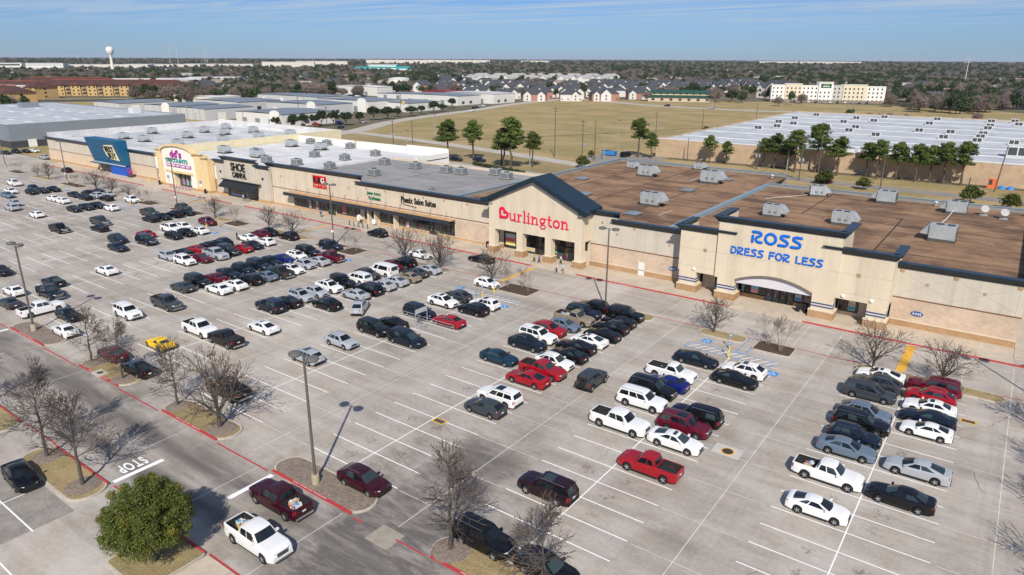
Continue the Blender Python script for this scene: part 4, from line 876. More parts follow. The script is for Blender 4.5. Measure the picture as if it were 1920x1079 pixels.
def interp(tab, x):
    for (a, b), (c, d) in zip(tab, tab[1:]):
        if x <= c: return b + (d-b)*(0 if c == a else (x-a)/(c-a))
    return tab[-1][1]
SPEC = dict(
 # L W H  front/rear axle x, wheel r, clearance, top line (x, z), greenhouse: belt x front/rear, roof x front/rear, belt width, roof width, window splits
 sedan=dict(L=4.82, W=1.84, H=1.46, ax=(1.45, -1.38), wr=.33, gc=.22, top=[(-2.41, .80), (-2.36, .96), (-2.2, 1.03), (-1.6, 1.06), (.3, .99), (1.0, .98), (1.9, .86), (2.3, .74), (2.41, .58)],
            g=(1.05, -1.85, .18, -.95), bw=.875, rw=.64, win=[(.10, .47), (.51, .86)]),
 fastback=dict(L=4.95, W=1.87, H=1.45, ax=(1.50, -1.42), wr=.345, gc=.21, top=[(-2.47, .78), (-2.42, .98), (-2.3, 1.05), (-1.8, 1.07), (.3, .98), (1.05, .96), (1.95, .85), (2.35, .72), (2.47, .54)],
            g=(1.15, -2.05, .22, -.72), bw=.87, rw=.63, win=[(.10, .43), (.47, .80)]),
 hatch=dict(L=4.3, W=1.8, H=1.52, ax=(1.3, -1.25), wr=.32, gc=.22, top=[(-2.15, .80), (-2.11, 1.0), (-2.0, 1.06), (-1.4, 1.06), (.3, 1.0), (.95, .98), (1.7, .87), (2.05, .74), (2.15, .56)],
            g=(1.05, -2.02, .22, -1.35), bw=.875, rw=.66, win=[(.10, .42), (.46, .78)]),
 crossover=dict(L=4.75, W=1.9, H=1.66, ax=(1.42, -1.38), wr=.37, gc=.27, top=[(-2.38, .82), (-2.34, 1.06), (-2.2, 1.14), (-1.5, 1.14), (.3, 1.06), (1.0, 1.05), (1.88, .95), (2.27, .82), (2.38, .62)],
            g=(1.1, -2.2, .3, -1.28), bw=.885, rw=.67, win=[(.09, .38), (.42, .72), (.76, .88)]),
 coupe=dict(L=4.5, W=1.8, H=1.38, ax=(1.38, -1.30), wr=.33, gc=.2, top=[(-2.25, .78), (-2.2, .95), (-2.0, 1.02), (-1.5, 1.03), (.3, .96), (.95, .94), (1.8, .83), (2.15, .70), (2.25, .55)],
            g=(1.0, -1.9, .1, -.8), bw=.87, rw=.62, win=[(.10, .56), (.60, .84)]),
 sports=dict(L=4.5, W=1.9, H=1.22, ax=(1.40, -1.30), wr=.34, gc=.16, top=[(-2.25, .72), (-2.2, .93), (-1.9, .97), (-1.3, .96), (-.2, .82), (.6, .80), (1.5, .78), (2.1, .60), (2.25, .42)],
            g=(.62, -1.85, -.15, -.75), bw=.80, rw=.56, win=[(.14, .62)]),
 suv=dict(L=4.62, W=1.87, H=1.69, ax=(1.38, -1.32), wr=.36, gc=.28, top=[(-2.31, .82), (-2.27, 1.03), (-2.1, 1.12), (-1.5, 1.13), (.3, 1.07), (.95, 1.07), (1.8, .99), (2.2, .86), (2.31, .66)],
            g=(1.02, -2.12, .28, -1.72), bw=.885, rw=.70, win=[(.09, .36), (.39, .66), (.70, .90)]),
 big_suv=dict(L=5.1, W=1.98, H=1.83, ax=(1.56, -1.45), wr=.40, gc=.32, top=[(-2.55, .88), (-2.52, 1.10), (-2.4, 1.2), (-1.6, 1.2), (.3, 1.16), (1.0, 1.17), (1.95, 1.10), (2.42, 1.0), (2.55, .74)],
            g=(1.08, -2.46, .45, -2.18), bw=.90, rw=.755, win=[(.07, .32), (.35, .60), (.64, .94)]),
 minivan=dict(L=5.1, W=1.99, H=1.76, ax=(1.55, -1.48), wr=.34, gc=.22, top=[(-2.55, .80), (-2.52, 1.05), (-2.42, 1.12), (-1.6, 1.12), (.5, 1.04), (1.35, 1.02), (2.1, .92), (2.45, .78), (2.55, .58)],
            g=(1.5, -2.48, .45, -2.15), bw=.89, rw=.72, win=[(.14, .40), (.43, .68), (.71, .94)]),
 pickup=dict(L=5.85, W=2.02, H=1.92, ax=(1.85, -1.75), wr=.41, gc=.34, top=[(-2.92, .95), (-2.9, 1.28), (-2.8, 1.31), (-.95, 1.31), (.4, 1.22), (1.2, 1.22), (2.35, 1.19), (2.8, 1.08), (2.92, .78)],
            g=(1.22, -1.0, .62, -.82), bw=.90, rw=.74, win=[(.08, .50), (.54, .93)], bed=(-2.78, -1.12)),
 long_pickup=dict(L=5.6, W=1.98, H=1.86, ax=(1.78, -1.62), wr=.40, gc=.34, top=[(-2.8, .93), (-2.78, 1.24), (-2.68, 1.27), (-.4, 1.27), (.4, 1.2), (1.15, 1.2), (2.25, 1.14), (2.68, 1.02), (2.8, .76)],
            g=(1.18, -.42, .58, -.26), bw=.90, rw=.74, win=[(.10, .90)], bed=(-2.66, -.55)),
 ext_pickup=dict(L=5.7, W=2.0, H=1.86, ax=(1.8, -1.68), wr=.40, gc=.34, top=[(-2.85, .93), (-2.83, 1.22), (-2.73, 1.25), (-.9, 1.25), (.4, 1.18), (1.15, 1.18), (2.25, 1.12), (2.72, .98), (2.85, .74)],
            g=(1.18, -.80, .56, -.62), bw=.90, rw=.74, win=[(.09, .55), (.60, .92)], bed=(-2.71, -.94)),
 van=dict(L=5.7, W=2.02, H=2.08, ax=(1.75, -1.65), wr=.38, gc=.26, top=[(-2.85, .85), (-2.83, 1.12), (-2.75, 1.18), (-1.5, 1.18), (.6, 1.14), (1.6, 1.15), (2.3, 1.05), (2.75, .92), (2.85, .66)],
            g=(1.75, -2.8, .95, -2.72), bw=.93, rw=.82, win=[(.10, .28), (.33, .95)]),
 jeep=dict(L=4.5, W=1.88, H=1.85, ax=(1.45, -1.40), wr=.42, gc=.40, top=[(-2.0, .88), (-1.98, 1.16), (-1.9, 1.18), (-1.2, 1.18), (.3, 1.16), (.75, 1.16), (1.75, 1.12), (2.05, 1.08), (2.1, .80)],
            g=(.78, -1.95, .55, -1.93), bw=.86, rw=.80, win=[(.06, .34), (.38, .64), (.68, .95)]),
)
def wheel_meshes(r, dark=False):
    w = .23; t = MB().lathe([(r*.66, -w/2), (r*.93, -w/2), (r, -w*.36), (r, w*.36), (r*.93, w/2), (r*.66, w/2)], 20, axis='y'); tyre = t.mesh('wheel', RUBBER, 40)
    b = MB(); b.lathe([(r*.66, 0), (r*.67, .035), (r*.60, .05), (r*.585, .02), (.02, .012)], 20, axis='y', m=0)
    for k in range(5):
        a = 2*math.pi*k/5; ca, sa = math.cos(a), math.sin(a); hw = r*.10
        v = []
        for rr, wd, hy in ((.05, hw*1.2, .045), (r*.62, hw*.8, .04)):
            for sg in (-1, 1): v.append((rr*ca-sg*wd*sa, hy, rr*sa+sg*wd*ca))
        for rr, wd, hy in ((.05, hw*1.2, .012), (r*.62, hw*.8, .012)):
            for sg in (-1, 1): v.append((rr*ca-sg*wd*sa, hy, rr*sa+sg*wd*ca))
        b.add(v, [(0, 1, 3, 2), (0, 2, 6, 4), (1, 5, 7, 3)], 1)
    b.lathe([(r*.14, .0), (r*.14, .05), (.02, .055)], 8, axis='y', m=1)
    rim = b.mesh('rim', [RIMD, RIM], 40)
    return tyre, rim
def build_vehicle(kind):
    S = SPEC[kind]; L, W, H = S['L'], S['W'], S['H']; hw = W/2; parts = []
    x0, x1 = S['top'][0][0], S['top'][-1][0]; wr = S['wr']; Ra = wr+.075
    bed = S.get('bed')
    xs = set(np.round(np.linspace(x0, x1, 15), 3)); xs |= {x0+.04, x0+.12, x0+.25, x1-.04, x1-.12, x1-.25}
    for a in S['ax']:
        for t in np.linspace(-1, 1, 9): xs.add(round(a+Ra*t, 3))
        xs.add(a-Ra-.01); xs.add(a+Ra+.01)
    if bed: xs |= {bed[0]-.005, bed[0]+.005, bed[1]-.005, bed[1]+.005}; xs = {x for x in xs}
    xs |= {p[0] for p in S['top']}
    xs = sorted(xs); xs = [x for i, x in enumerate(xs) if i == 0 or x-xs[i-1] > .006]
    def half(x):
        e = 1.0
        f = (x-(x1-.75))/.75
        if f > 0: e *= 1-.17*f**2.2
        q = ((x0+.6)-x)/.6
        if q > 0: e *= 1-.12*q**2.2
        return hw*e
    rings = []
    for x in xs:
        zt = interp(S['top'], x); zb = S['gc'] + .06*max(0, (abs(x)-abs(x1)+.5)/.5)
        for a in S['ax']:
            d = abs(x-a)
            if d < Ra: zb = max(zb, wr + math.sqrt(Ra*Ra-d*d))
        w = half(x); zb = min(zb, zt-.06)
        z3 = max(zb+.05, .52*zt); z4 = max(z3+.02, .78*zt); inbed = bed and bed[0] < x < bed[1]
        zl = S['gc']+.08; pr = [(0, zl), (w*.62, zl), (w*.64, max(zb, zl) if not (bed and bed[0] < x < bed[1]) else min(max(zb, zl), zt-.56)), (w*.9, zb), (w*.985, zb+.03), (w, z3), (w*.985, z4), (w*.955, zt-.05), (w*.90, zt)]
        if inbed: pr += [(w*.83, zt), (w*.82, zt-.5), (0, zt-.52)]
        else: pr += [(w*.80, zt+.012), (w*.5, zt+.03), (0, zt+.035)]
        rings.append([(x, y, z) for y, z in pr])
    def side_mesh():
        b = MB(); n = len(rings[0]); K = len(rings)
        for sg in (1, -1):
            vs = [(p[0], p[1]*sg, p[2]) for r in rings for p in r]
            fs = [((i*n+j), ((i+1)*n+j), ((i+1)*n+j+1), (i*n+j+1)) for i in range(K-1) for j in range(n-1)]
            if sg > 0: fs = [f[::-1] for f in fs]
            b.add(vs, fs); e = [tuple(range(n)), tuple(range((K-1)*n, K*n))[::-1]]
            b.add(vs, [f if sg > 0 else f[::-1] for f in e])
        return b
    body = side_mesh()
    # greenhouse surfaces
    bf, br, rf, rr = S['g']; bw, rw = S['bw']*hw, S['rw']*hw
    zB = lambda x: interp(S['top'], x)-.03
    def side(u, v, s, off=0):
        xb = bf+(br-bf)*u; xt = rf+(rr-rf)*u; x = xb+(xt-xb)*v
        e = 1-.05*max(0, (.12-u)/.12)-.05*max(0, (u-.88)/.12)
        zt = H-.055-.05*abs(2*u-1)**2.5; y = (bw+(rw-bw)*(v**1.25))*e + off; z = zB(xb)+(zt-zB(xb))*v
        return (x, s*y, z)
    def front(u, v, off=0):
        s = 2*u-1; a = side(0, v, 1); return (a[0]+.10*(1-s*s)*(1-.3*v)+off, a[1]*s, a[2]+off*.6+.02*(1-s*s))
    def back(u, v, off=0):
        s = 2*u-1; a = side(1, v, 1); return (a[0]-.06*(1-s*s)-off, a[1]*s, a[2]+off*.5+.02*(1-s*s))
    def roof(u, v, off=0):
        s = 2*v-1; a = side(u, 1, 1); f = front((s+1)/2, 1)[0]-a[0] if u < .01 else 0; k = back((s+1)/2, 1)[0]-a[0] if u > .99 else 0
        return (a[0]+f+k, a[1]*s, a[2]+(.055 if not (u < .01 or u > .99) else .02)*(1-s*s)*1.0+off)
    def patch(b, fn, u0, u1, v0, v1, nu, nv, flip=False, **kw):
        vs = [fn(u0+(u1-u0)*i/nu, v0+(v1-v0)*j/nv, **kw) for i in range(nu+1) for j in range(nv+1)]
        fs = [(i*(nv+1)+j, (i+1)*(nv+1)+j, (i+1)*(nv+1)+j+1, i*(nv+1)+j+1) for i in range(nu) for j in range(nv)]
        return b.add(vs, [f[::-1] for f in fs] if flip else fs)
    patch(body, side, 0, 1, 0, 1, 8, 4, s=1, flip=True) if False else patch(body, lambda u, v: side(u, v, 1), 0, 1, 0, 1, 8, 4)
    patch(body, lambda u, v: side(u, v, -1), 0, 1, 0, 1, 8, 4, flip=True)
    patch(body, front, 0, 1, 0, 1, 6, 3, flip=False); patch(body, back, 0, 1, 0, 1, 6, 3, flip=True); patch(body, roof, 0, 1, 0, 1, 8, 6)
    parts.append(('body', body.mesh('body', PAINT, 38), True, None))
    b = MB(); patch(b, lambda u, v: front(u, v, .012), .045, .955, .10, .93, 6, 3); parts.append(('windshield', b.mesh('windshield', CGLASS, 60), False, None))
    b = MB(); patch(b, lambda u, v: back(u, v, .012), .09, .91, .14 if kind not in ('sedan', 'fastback', 'coupe', 'sports') else .08, .90, 6, 3, True); parts.append(('rear_window', b.mesh('rear_window', CGLASS, 60), False, None))
    for s in (1, -1):
        for a, c in S['win']:
            b = MB(); patch(b, lambda u, v: side(u, v, s, .010), a, c, .12, .88, 3, 2, s < 0); parts.append(('side_window', b.mesh('side_window', CGLASS, 60), False, None))
    # lamps, grille, bumpers, mirrors, plate
    zf = interp(S['top'], x1-.2); trk = kind in ('pickup', 'long_pickup', 'ext_pickup', 'jeep', 'big_suv', 'van')
    for s in (1, -1):
        w = half(x1-.12)
        b = MB(); hx = x1-.02
        pts = [(hx+.012, .50*w, zf-.20), (hx+.012, .50*w, zf-.06), (x1-.14, .93*w, zf-.02), (x1-.34, 1.0*w+.012, zf-.02), (x1-.34, 1.0*w+.012, zf-.16), (x1-.12, .95*w, zf-.22)]
        b.add([(x, y*s, z) for x, y, z in pts], [(0, 1, 2, 5), (2, 3, 4, 5)] if s > 0 else [(5, 2, 1, 0), (5, 4, 3, 2)]); parts.append(('headlight', b.mesh('headlight', HEADL), False, None))
        w = half(x0+.1); zr = interp(S['top'], x0+.12); b = MB()
        if trk: pts = [(x0-.012, .80*w, zr-.42), (x0-.012, .80*w, zr-.06), (x0+.06, 1.0*w+.01, zr-.06), (x0+.16, 1.0*w+.014, zr-.06), (x0+.16, 1.0*w+.014, zr-.42), (x0+.06, 1.0*w+.01, zr-.42)]
        else: pts = [(x0-.012, .52*w, zr-.20), (x0-.012, .52*w, zr-.05), (x0+.10, .98*w, zr-.03), (x0+.32, 1.0*w+.012, zr-.04), (x0+.30, 1.0*w+.012, zr-.16), (x0+.08, .98*w, zr-.22)]
        b.add([(x, y*s, z) for x, y, z in pts], [(0, 5, 2, 1), (5, 4, 3, 2)] if s > 0 else [(1, 2, 5, 0), (2, 3, 4, 5)]); parts.append(('tail_light', b.mesh('tail_light', TAILL), False, None))
        mx = bf-.28; b = MB(); yb = bw+.02
        b.box(mx-.08, mx+.1, min(s*yb, s*(yb+.2)), max(s*yb, s*(yb+.2)), zB(mx)+.06, zB(mx)+.20); parts.append(('wing_mirror', b.mesh('wing_mirror', PAINT), True, None))
        b = MB(); zz = S['gc']; b.box(S['ax'][1]+Ra+.02, S['ax'][0]-Ra-.02, min(s*hw*.93, s*(hw*1.004)), max(s*hw*.93, s*(hw*1.004)), zz-.03, zz+.10 if not trk else zz+.06); parts.append(('sill_trim', b.mesh('sill_trim', BLKPL), False, None))
    b = MB(); gw = hw*.46; b.box(x1-.10, x1+.018, -gw, gw, zf-.30 if not trk else zf-.42, zf-.10); parts.append(('grille', b.mesh('grille', BLKPL if not trk else CHROME), False, None))
    if trk:
        b = MB()
        for i in range(4): b.box(x1+.017, x1+.026, -gw*.92, gw*.92, zf-.39+i*.07, zf-.355+i*.07)
        parts.append(('grille_slot', b.mesh('grille_slot', BLKPL), False, None))
    b = MB(); b.box(x1-.16, x1+.03, -hw*.70, hw*.70, S['gc']+.02, S['gc']+.16); parts.append(('front_bumper', b.mesh('front_bumper', CHROME if kind in ('pickup', 'long_pickup') else BLKPL), False, None))
    b = MB(); b.box(x0-.05, x0+.14, -hw*.80, hw*.80, S['gc']+.05, S['gc']+.24); parts.append(('rear_bumper', b.mesh('rear_bumper', CHROME if kind in ('pickup', 'long_pickup', 'ext_pickup') else BLKPL), False, None))
    zr = interp(S['top'], x0+.1); b = MB(); b.box(x0-.022, x0+.02, -.16, .16, zr-.42, zr-.29); parts.append(('number_plate', b.mesh('number_plate', PLATE), False, None))
    if bed:
        b = MB(); zt = interp(S['top'], (bed[0]+bed[1])/2); a, c = bed[0]+.022, bed[1]-.022; w, w2 = .822*half(a), .815*half(c)
        b.add([(a, -w, zt-.01), (c, -w2, zt-.01), (c, -w2, zt-.48), (a, -w, zt-.48), (a, w, zt-.01), (c, w2, zt-.01), (c, w2, zt-.48), (a, w, zt-.48)], [(0, 1, 2, 3), (7, 6, 5, 4), (3, 2, 6, 7), (4, 0, 3, 7), (1, 5, 6, 2)])
        parts.append(('bed_liner', b.mesh('bed_liner', LINER), False, None))
    if kind in ('suv', 'big_suv', 'minivan', 'crossover'):
        for s in (1, -1):
            b = MB(); b.tube((rf-.15, s*rw*.86, H+.01), (rr+.2, s*rw*.86, H+.01), .022, n=5); b.tube((rf-.15, s*rw*.86, H-.06), (rf-.15, s*rw*.86, H+.01), .02, n=4); b.tube((rr+.2, s*rw*.86, H-.06), (rr+.2, s*rw*.86, H+.01), .02, n=4); parts.append(('roof_rail', b.mesh('roof_rail', GALVD if kind == 'minivan' else CHROME), False, None))
    if kind == 'jeep':
        b = MB().lathe([(.36, -.1), (.38, 0), (.36, .1), (.12, .12)], 16, axis='y'); me = b.mesh('spare_wheel', RUBBER, 40); me.transform(Matrix.Translation((x0-.13, 0, .98)) @ Matrix.Rotation(R(90), 4, 'Z')); parts.append(('spare_wheel', me, False, None))
        for s in (1, -1):
            for a in S['ax']:
                b = MB(); n = 7; A = [(a+(Ra+.09)*math.cos(t), wr+(Ra+.02)*math.sin(t)) for t in np.linspace(0, math.pi, n)]
                for (p, q), (u, v) in zip(A, A[1:]): b.quad((p, s*hw*.96, q), (u, s*hw*.96, v), (u, s*(hw+.12), v), (p, s*(hw+.12), q))
                parts.append(('fender_flare', b.mesh('fender_flare', BLKPL), False, None))
    tyre, rim = wheel_meshes(wr)
    wheels = [(a, s*(hw-.115), wr, s) for a in S['ax'] for s in (1, -1)]
    sun = MB(); patch(sun, lambda u, v: roof(u, v, .008), .10, .45, .16, .84, 3, 4)
    return dict(parts=parts, tyre=tyre, rim=rim, wheels=wheels, sunroof=sun.mesh('sunroof', CGLASS, 60), spec=S)
PROTO = {}
TYPES = {'s': ('sedan', 'sedan', 'sedan'), 'c': ('coupe', 'coupe', 'coupe'), 'y': ('sports', 'sports_car', 'sports car'), 'u': ('suv', 'crossover', 'crossover'), 'b': ('big_suv', 'large_suv', 'large SUV'), 'm': ('minivan', 'minivan', 'minivan'),
         'p': ('pickup', 'pickup_truck', 'crew cab pickup'), 'q': ('long_pickup', 'pickup_truck', 'single cab pickup'), 'e': ('ext_pickup', 'pickup_truck', 'extended cab pickup'), 'v': ('van', 'passenger_van', 'passenger van'), 'j': ('jeep', 'off_road_car', 'boxy off-road car')}
PCOL = {'K': ((.006, .006, .007), 'black'), 'N': ((.007, .012, .024), 'dark navy'), 'G': ((.04, .045, .052), 'dark grey'), 'D': ((.028, .034, .034), 'charcoal green'), 'S': ((.36, .38, .41), 'silver'), 'L': ((.12, .16, .215), 'slate blue'),
        'W': ((.76, .76, .75), 'white'), 'R': ((.31, .008, .015), 'red'), 'M': ((.105, .006, .017), 'maroon'), 'X': ((.036, .004, .010), 'dark maroon'), 'B': ((.006, .012, .13), 'blue'), 'Z': ((.016, .005, .008), 'black cherry'), 'C': ((.006, .030, .052), 'teal blue'), 'T': ((.25, .205, .15), 'tan'), 'Y': ((.86, .53, .0), 'yellow')}
ANG = {'r': 0, 'l': math.pi, 'u': math.pi/2, 'd': R(-4), 'a': R(125)}
def vehicle(code, colour, x, y, rz, label, sc=1.0, sunroof=False, group='cars parked in the lot', simple=False, cover=None, load=False, z=0, shape=None):
    k, nm, word = TYPES[code]
    k = shape or k
    if k not in PROTO: PROTO[k] = build_vehicle(k)
    P = PROTO[k]; root = thing(nm, label, {'sports_car': 'sports car', 'pickup_truck': 'pickup truck', 'large_suv': 'SUV', 'passenger_van': 'van', 'off_road_car': 'SUV', 'crossover': 'crossover'}.get(nm, nm), (x, y, z), rz, group)
    root.scale = (sc, 1.0+(sc-1)*.5, 1.0+(sc-1)*.6)
    c = (*PCOL[colour][0], 1)
    for pn, me, col, _ in P['parts']:
        if simple and pn in ('wing_mirror', 'sill_trim', 'number_plate', 'roof_rail', 'grille_slot'): continue
        o = put(pn, me, root)
        if col: o.color = c
    for wx, wy, wz, s in P['wheels']:
        w = put('wheel', P['tyre'], root, (wx, wy, wz)); q = put('rim', P['rim'], w, (0, s*.085, 0), 0 if s > 0 else math.pi)
    if sunroof: put('sunroof', P['sunroof'], root)
    if cover is not None:
        S = P['spec']; b0, b1 = S['bed']; zt = interp(S['top'], (b0+b1)/2); bx('bed_cover', LINER, root, b0-.02, b1+.02, -S['W']*.44, S['W']*.44, zt+.002, zt+.03)
    return root
def load_in(root, kind, seed):
    rs = random.Random(seed); S = PROTO[kind]['spec']; b0, b1 = S['bed']; zt = interp(S['top'], (b0+b1)/2)-.47
    pal = [M('load_%d' % i, c, .8, .2, 4) for i, c in enumerate(((.45, .33, .2), (.6, .6, .6), (.1, .25, .5), (.5, .12, .1), (.6, .5, .15)))]
    for i in range(7):
        w = rs.uniform(.12, .28); h = rs.uniform(.15, .4); o = thing('box', '%s box in the bed of the %s' % (('tan', 'white', 'blue', 'red', 'yellow', 'small tan', 'small white')[i], ' '.join(root['label'].split(',')[0].split()[:5])), 'box', group='loose load in pickup beds')
        bx('carton', pal[i % 5], o, -w, w, -w*.7, w*.7, 0, h); bx('flap', pal[(i+1) % 5], o, -w*.9, w*.2, -w*.6, w*.6, h, h+.015)
        lx, ly = rs.uniform(b0+.4, b1-.35), rs.uniform(-.5, .5); a = root.rotation_euler.z; o.location = (root.location.x+lx*math.cos(a)-ly*math.sin(a), root.location.y+lx*math.sin(a)+ly*math.cos(a), zt+.001*i); o.rotation_euler = (0, 0, rs.uniform(0, 3))
# ------------------------------------------------------------------ roof equipment
def rtu_meshes():
    out = {}
    b = MB().box(-1.5, 1.1, -1.05, 1.05, .35, 1.85); out['casing'] = b.mesh('casing', GALV)
    b = MB()
    for x in (-1.15, -.3, .55): b.box(x-.012, x+.012, -1.062, -1.05, .4, 1.8)
    for x in (-.75, .1): b.box(x, x+.5, -1.066, -1.05, .6, 1.0)
    out['panel_seam'] = b.mesh('panel_seam', M('seam_grey', (.2, .21, .22), .6, 0))
    b = MB().xz([(1.1, .7), (1.1, 1.75), (1.25, 1.75), (1.95, .95), (1.95, .75)], -.85, .85); out['intake_hood'] = b.mesh('intake_hood', GALV)
    b = MB().box(-1.52, -1.5, -.9, .9, .5, 1.7); out['coil_grille'] = b.mesh('coil_grille', GALVD)
    b = MB()
    for x in (-.9, .2): b.lathe([(.42, 1.85), (.42, 1.92), (.36, 1.93), (.34, 1.86)], 14, (x, 0, 0))
    out['fan_ring'] = b.mesh('fan_ring', GALVD)
    b = MB().box(-1.6, 1.2, -1.15, 1.15, 0, .18).box(-1.45, 1.05, -1.0, 1.0, .18, .35); out['curb'] = b.mesh('curb', M('roof_curb', (.10, .085, .07), .9, .2, 2, obj=True))
    return out
RTU = rtu_meshes()
def small_unit_meshes():
    out = {}
    out['casing'] = MB().box(-.95, .95, -.8, .8, .15, 1.35).mesh('casing', GALV)
    out['coil_grille'] = MB().box(-.85, .85, -.83, -.8, .3, 1.2).box(.95, .98, -.7, .7, .3, 1.2).mesh('coil_grille', M('coil_grey', (.17, .18, .19), .6, .2, 8, obj=True))
    out['fan_ring'] = MB().lathe([(.55, 1.35), (.55, 1.45), (.46, 1.46), (.45, 1.36)], 16).mesh('fan_ring', GALVD)
    out['curb'] = MB().box(-1.1, 1.1, -.95, .95, 0, .15).mesh('curb', MATS['roof_curb'])
    return out
SMU = small_unit_meshes()
def far_unit_meshes():
    out = {}
    out['casing'] = MB().box(-1.5, 1.5, -1.1, 1.1, .2, 1.7).mesh('casing', M('white_unit', (.62, .63, .63), .5, .08, 1, obj=True))
    out['coil_grille'] = MB().box(-1.3, -.1, -1.14, -1.1, .35, 1.55).box(.1, 1.3, -1.14, -1.1, .35, 1.55).mesh('coil_grille', GALVD)
    out['curb'] = MB().box(-1.6, 1.6, -1.2, 1.2, 0, .2).mesh('curb', M('pale_curb', (.5, .5, .5), .8, .1))
    return out
FAU = far_unit_meshes()
def unit(meshes, x, y, z, rz, sc, label, group, name='rooftop_unit'):
    o = thing(name, label, 'rooftop unit', (x, y, z), rz, group); o.scale = (sc, sc, sc)
    for n, me in meshes.items(): put(n, me, o)
    return o
G1 = 'air units on the shop roofs'
for i, (x, y, s, rz, lab) in enumerate(((-79.3, 160.2, .85, 0, 'square unit near the back corner of the gabled store brown roof'), (-70.7, 151.0, 1.35, 0, 'large hooded unit in the back half of the gabled store roof'), (-65.0, 168.5, .9, 0, 'unit against the back edge of the gabled store roof'), (-55.1, 150.9, 1.5, 0, 'largest hooded unit beside a flat skylight on the gabled store roof'), (-54.8, 120.0, 1.35, 0, 'large hooded unit nearest the gable on brown roof'))):
    unit(RTU, x, y, 7.8, rz, s, lab, G1)
for i, (x, y, s, rz, lab) in enumerate(((-33.8, 124.8, 1.15, 0, 'fan-topped unit peeking behind the blue lettered tower'), (-22.5, 125.5, 1.2, 0, 'fan-topped unit behind the cornice corner of the blue lettered tower'), (-32.4, 150.0, 1.15, .3, 'tilted-hood unit by the back edge nearest the roof divider'), (-20.3, 150.6, 1.25, math.pi, 'unit with triangular hood at the middle of the back edge'), (-8.4, 147.5, 1.2, math.pi, 'unit with white pipe beside the satellite dishes'), (-8.2, 122.7, 1.35, math.pi, 'isolated unit on timber rails at the open brown roof'))):
    unit(RTU, x, y, 7.7, rz, s, lab, G1)
for i, (x, y) in enumerate(((-80.7, 137.5), (-54.0, 156.5), (-55.6, 138.2), (-54.1, 110.4), (-70.6, 121.4))):
    o = thing('skylight', 'flat grey square hatch, %s on the gabled store brown roof' % ('near the side coping', 'beside the largest unit', 'between two hooded units', 'just behind the front cornice', 'in the shadow of the gable')[i], 'skylight', (x, y, 7.8), group='flat hatches on the brown roof')
    MB().box(-1.25, 1.25, -1.25, 1.25, 0, .28).build('curb', MATS['roof_curb'], o); MB().xz([(-1.3, .28), (1.3, .28), (1.3, .36), (0, .48), (-1.3, .36)], -1.3, 1.3).build('lid', M('grey_hatch', (.20, .24, .28), .5, .1, 2, obj=True), o)
MB().tube((-8.6, 146.4, 8.3), (-8.9, 139, 8.1), .09).tube((-8.9, 139, 8.1), (-9.9, 124.6, 8.3), .09).build('roof_pipe', PIPEM); tag(bpy.data.objects['roof_pipe'], 'bent white pipe joining two units on the brown roof', 'pipe')
for i, (x, y, lab) in enumerate(((-4.0, 148.6, 'white satellite dish nearer the piped unit'), (-1.0, 147.0, 'white satellite dish at the roof corner'))):
    o = thing('satellite_dish', lab, 'satellite dish', (x, y, 7.7), group='dishes on the brown roof'); MB().box(-.6, .6, -.5, .5, 0, .12).tube((0, 0, .1), (0, 0, 1.0), .05).build('mast', GALV, o)
    d = MB().lathe([(.04, 0), (.4, .06), (.68, .18), (.66, .2), (.38, .09), (.03, .03)], 16).build('reflector', M('dish_grey', (.42, .42, .41), .6, .1, 2), o, smooth=60); d.location = (0, -.1, 1.15); d.rotation_euler = (R(62), 0, R(20)); MB().tube((0, -.1, 1.1), (0, -.7, 1.5), .02).build('feed_arm', GALV, o)
for x, y, z in ((-12.0, 153, 7.7), (2.2, 152, 7.7), (-46.5, 166, 7.8)):
    o = thing('roof_vent', 'small domed vent %s' % ('at the back edge near the dishes' if x == -12 else 'at the far roof corner' if x > 0 else 'at the back edge beside the divider'), 'vent', (x, y, z), group='domed roof vents'); MB().lathe([(.25, 0), (.25, .6), (.45, .6), (.42, .8), (.2, .98)], 12).build('vent_cap', GALV, o, smooth=50); MB().lathe([(.4, 0), (.4, .05)], 12).build('flashing', GALVD, o)
for k, L in (('grey', ((-139.0, 113.4), (-122.6, 112.9), (-122.5, 126.7), (-133.5, 126.7), (-111.9, 126.3), (-107.5, 126.6), (-100.5, 130.9), (-94.8, 127.6), (-99.1, 107.1))),
             ('white', ((-184.1, 136.1), (-170.7, 136.5), (-186.2, 145.0), (-178.9, 145.5), (-166.9, 144.6), (-159.8, 125.4), (-148.2, 126.2), (-148.1, 137.3), (-151.0, 112.7), (-161.2, 110.9), (-171.1, 115.1), (-186.4, 114.7), (-174.2, 116.9))),
             ('stained', ((-258.2, 131.2), (-248.4, 116.2), (-235.2, 116.3), (-234.8, 131.3), (-247.2, 145.0), (-234.5, 145.3), (-213.6, 131.4), (-215.2, 116.9), (-252.2, 157.0), (-233.2, 156.2), (-213.2, 157.6), (-214.3, 145.4)))):
    Ls = sorted(L, key=lambda p: p[0])
    for i, (x, y) in enumerate(L):
        big = (k == 'white' and i in (0, 1, 10, 11, 12)) or k == 'stained'
        unit(RTU if big else SMU, x, y, 7.75 if k == 'grey' else 7.7 if k == 'white' else 7.4, 0 if big else .0, (1.15 if big else 1.2) if i != 8 or k != 'grey' else .5, '%s unit on the %s roof, %s counting from the %s' % ('hooded' if big else 'fan-topped', {'grey': 'grey salon', 'white': 'white shoe-shop', 'stained': 'stained yellow-tag store'}[k], ORD[Ls.index((x, y))], 'blue box' if k != 'stained' else 'far end'), G1)

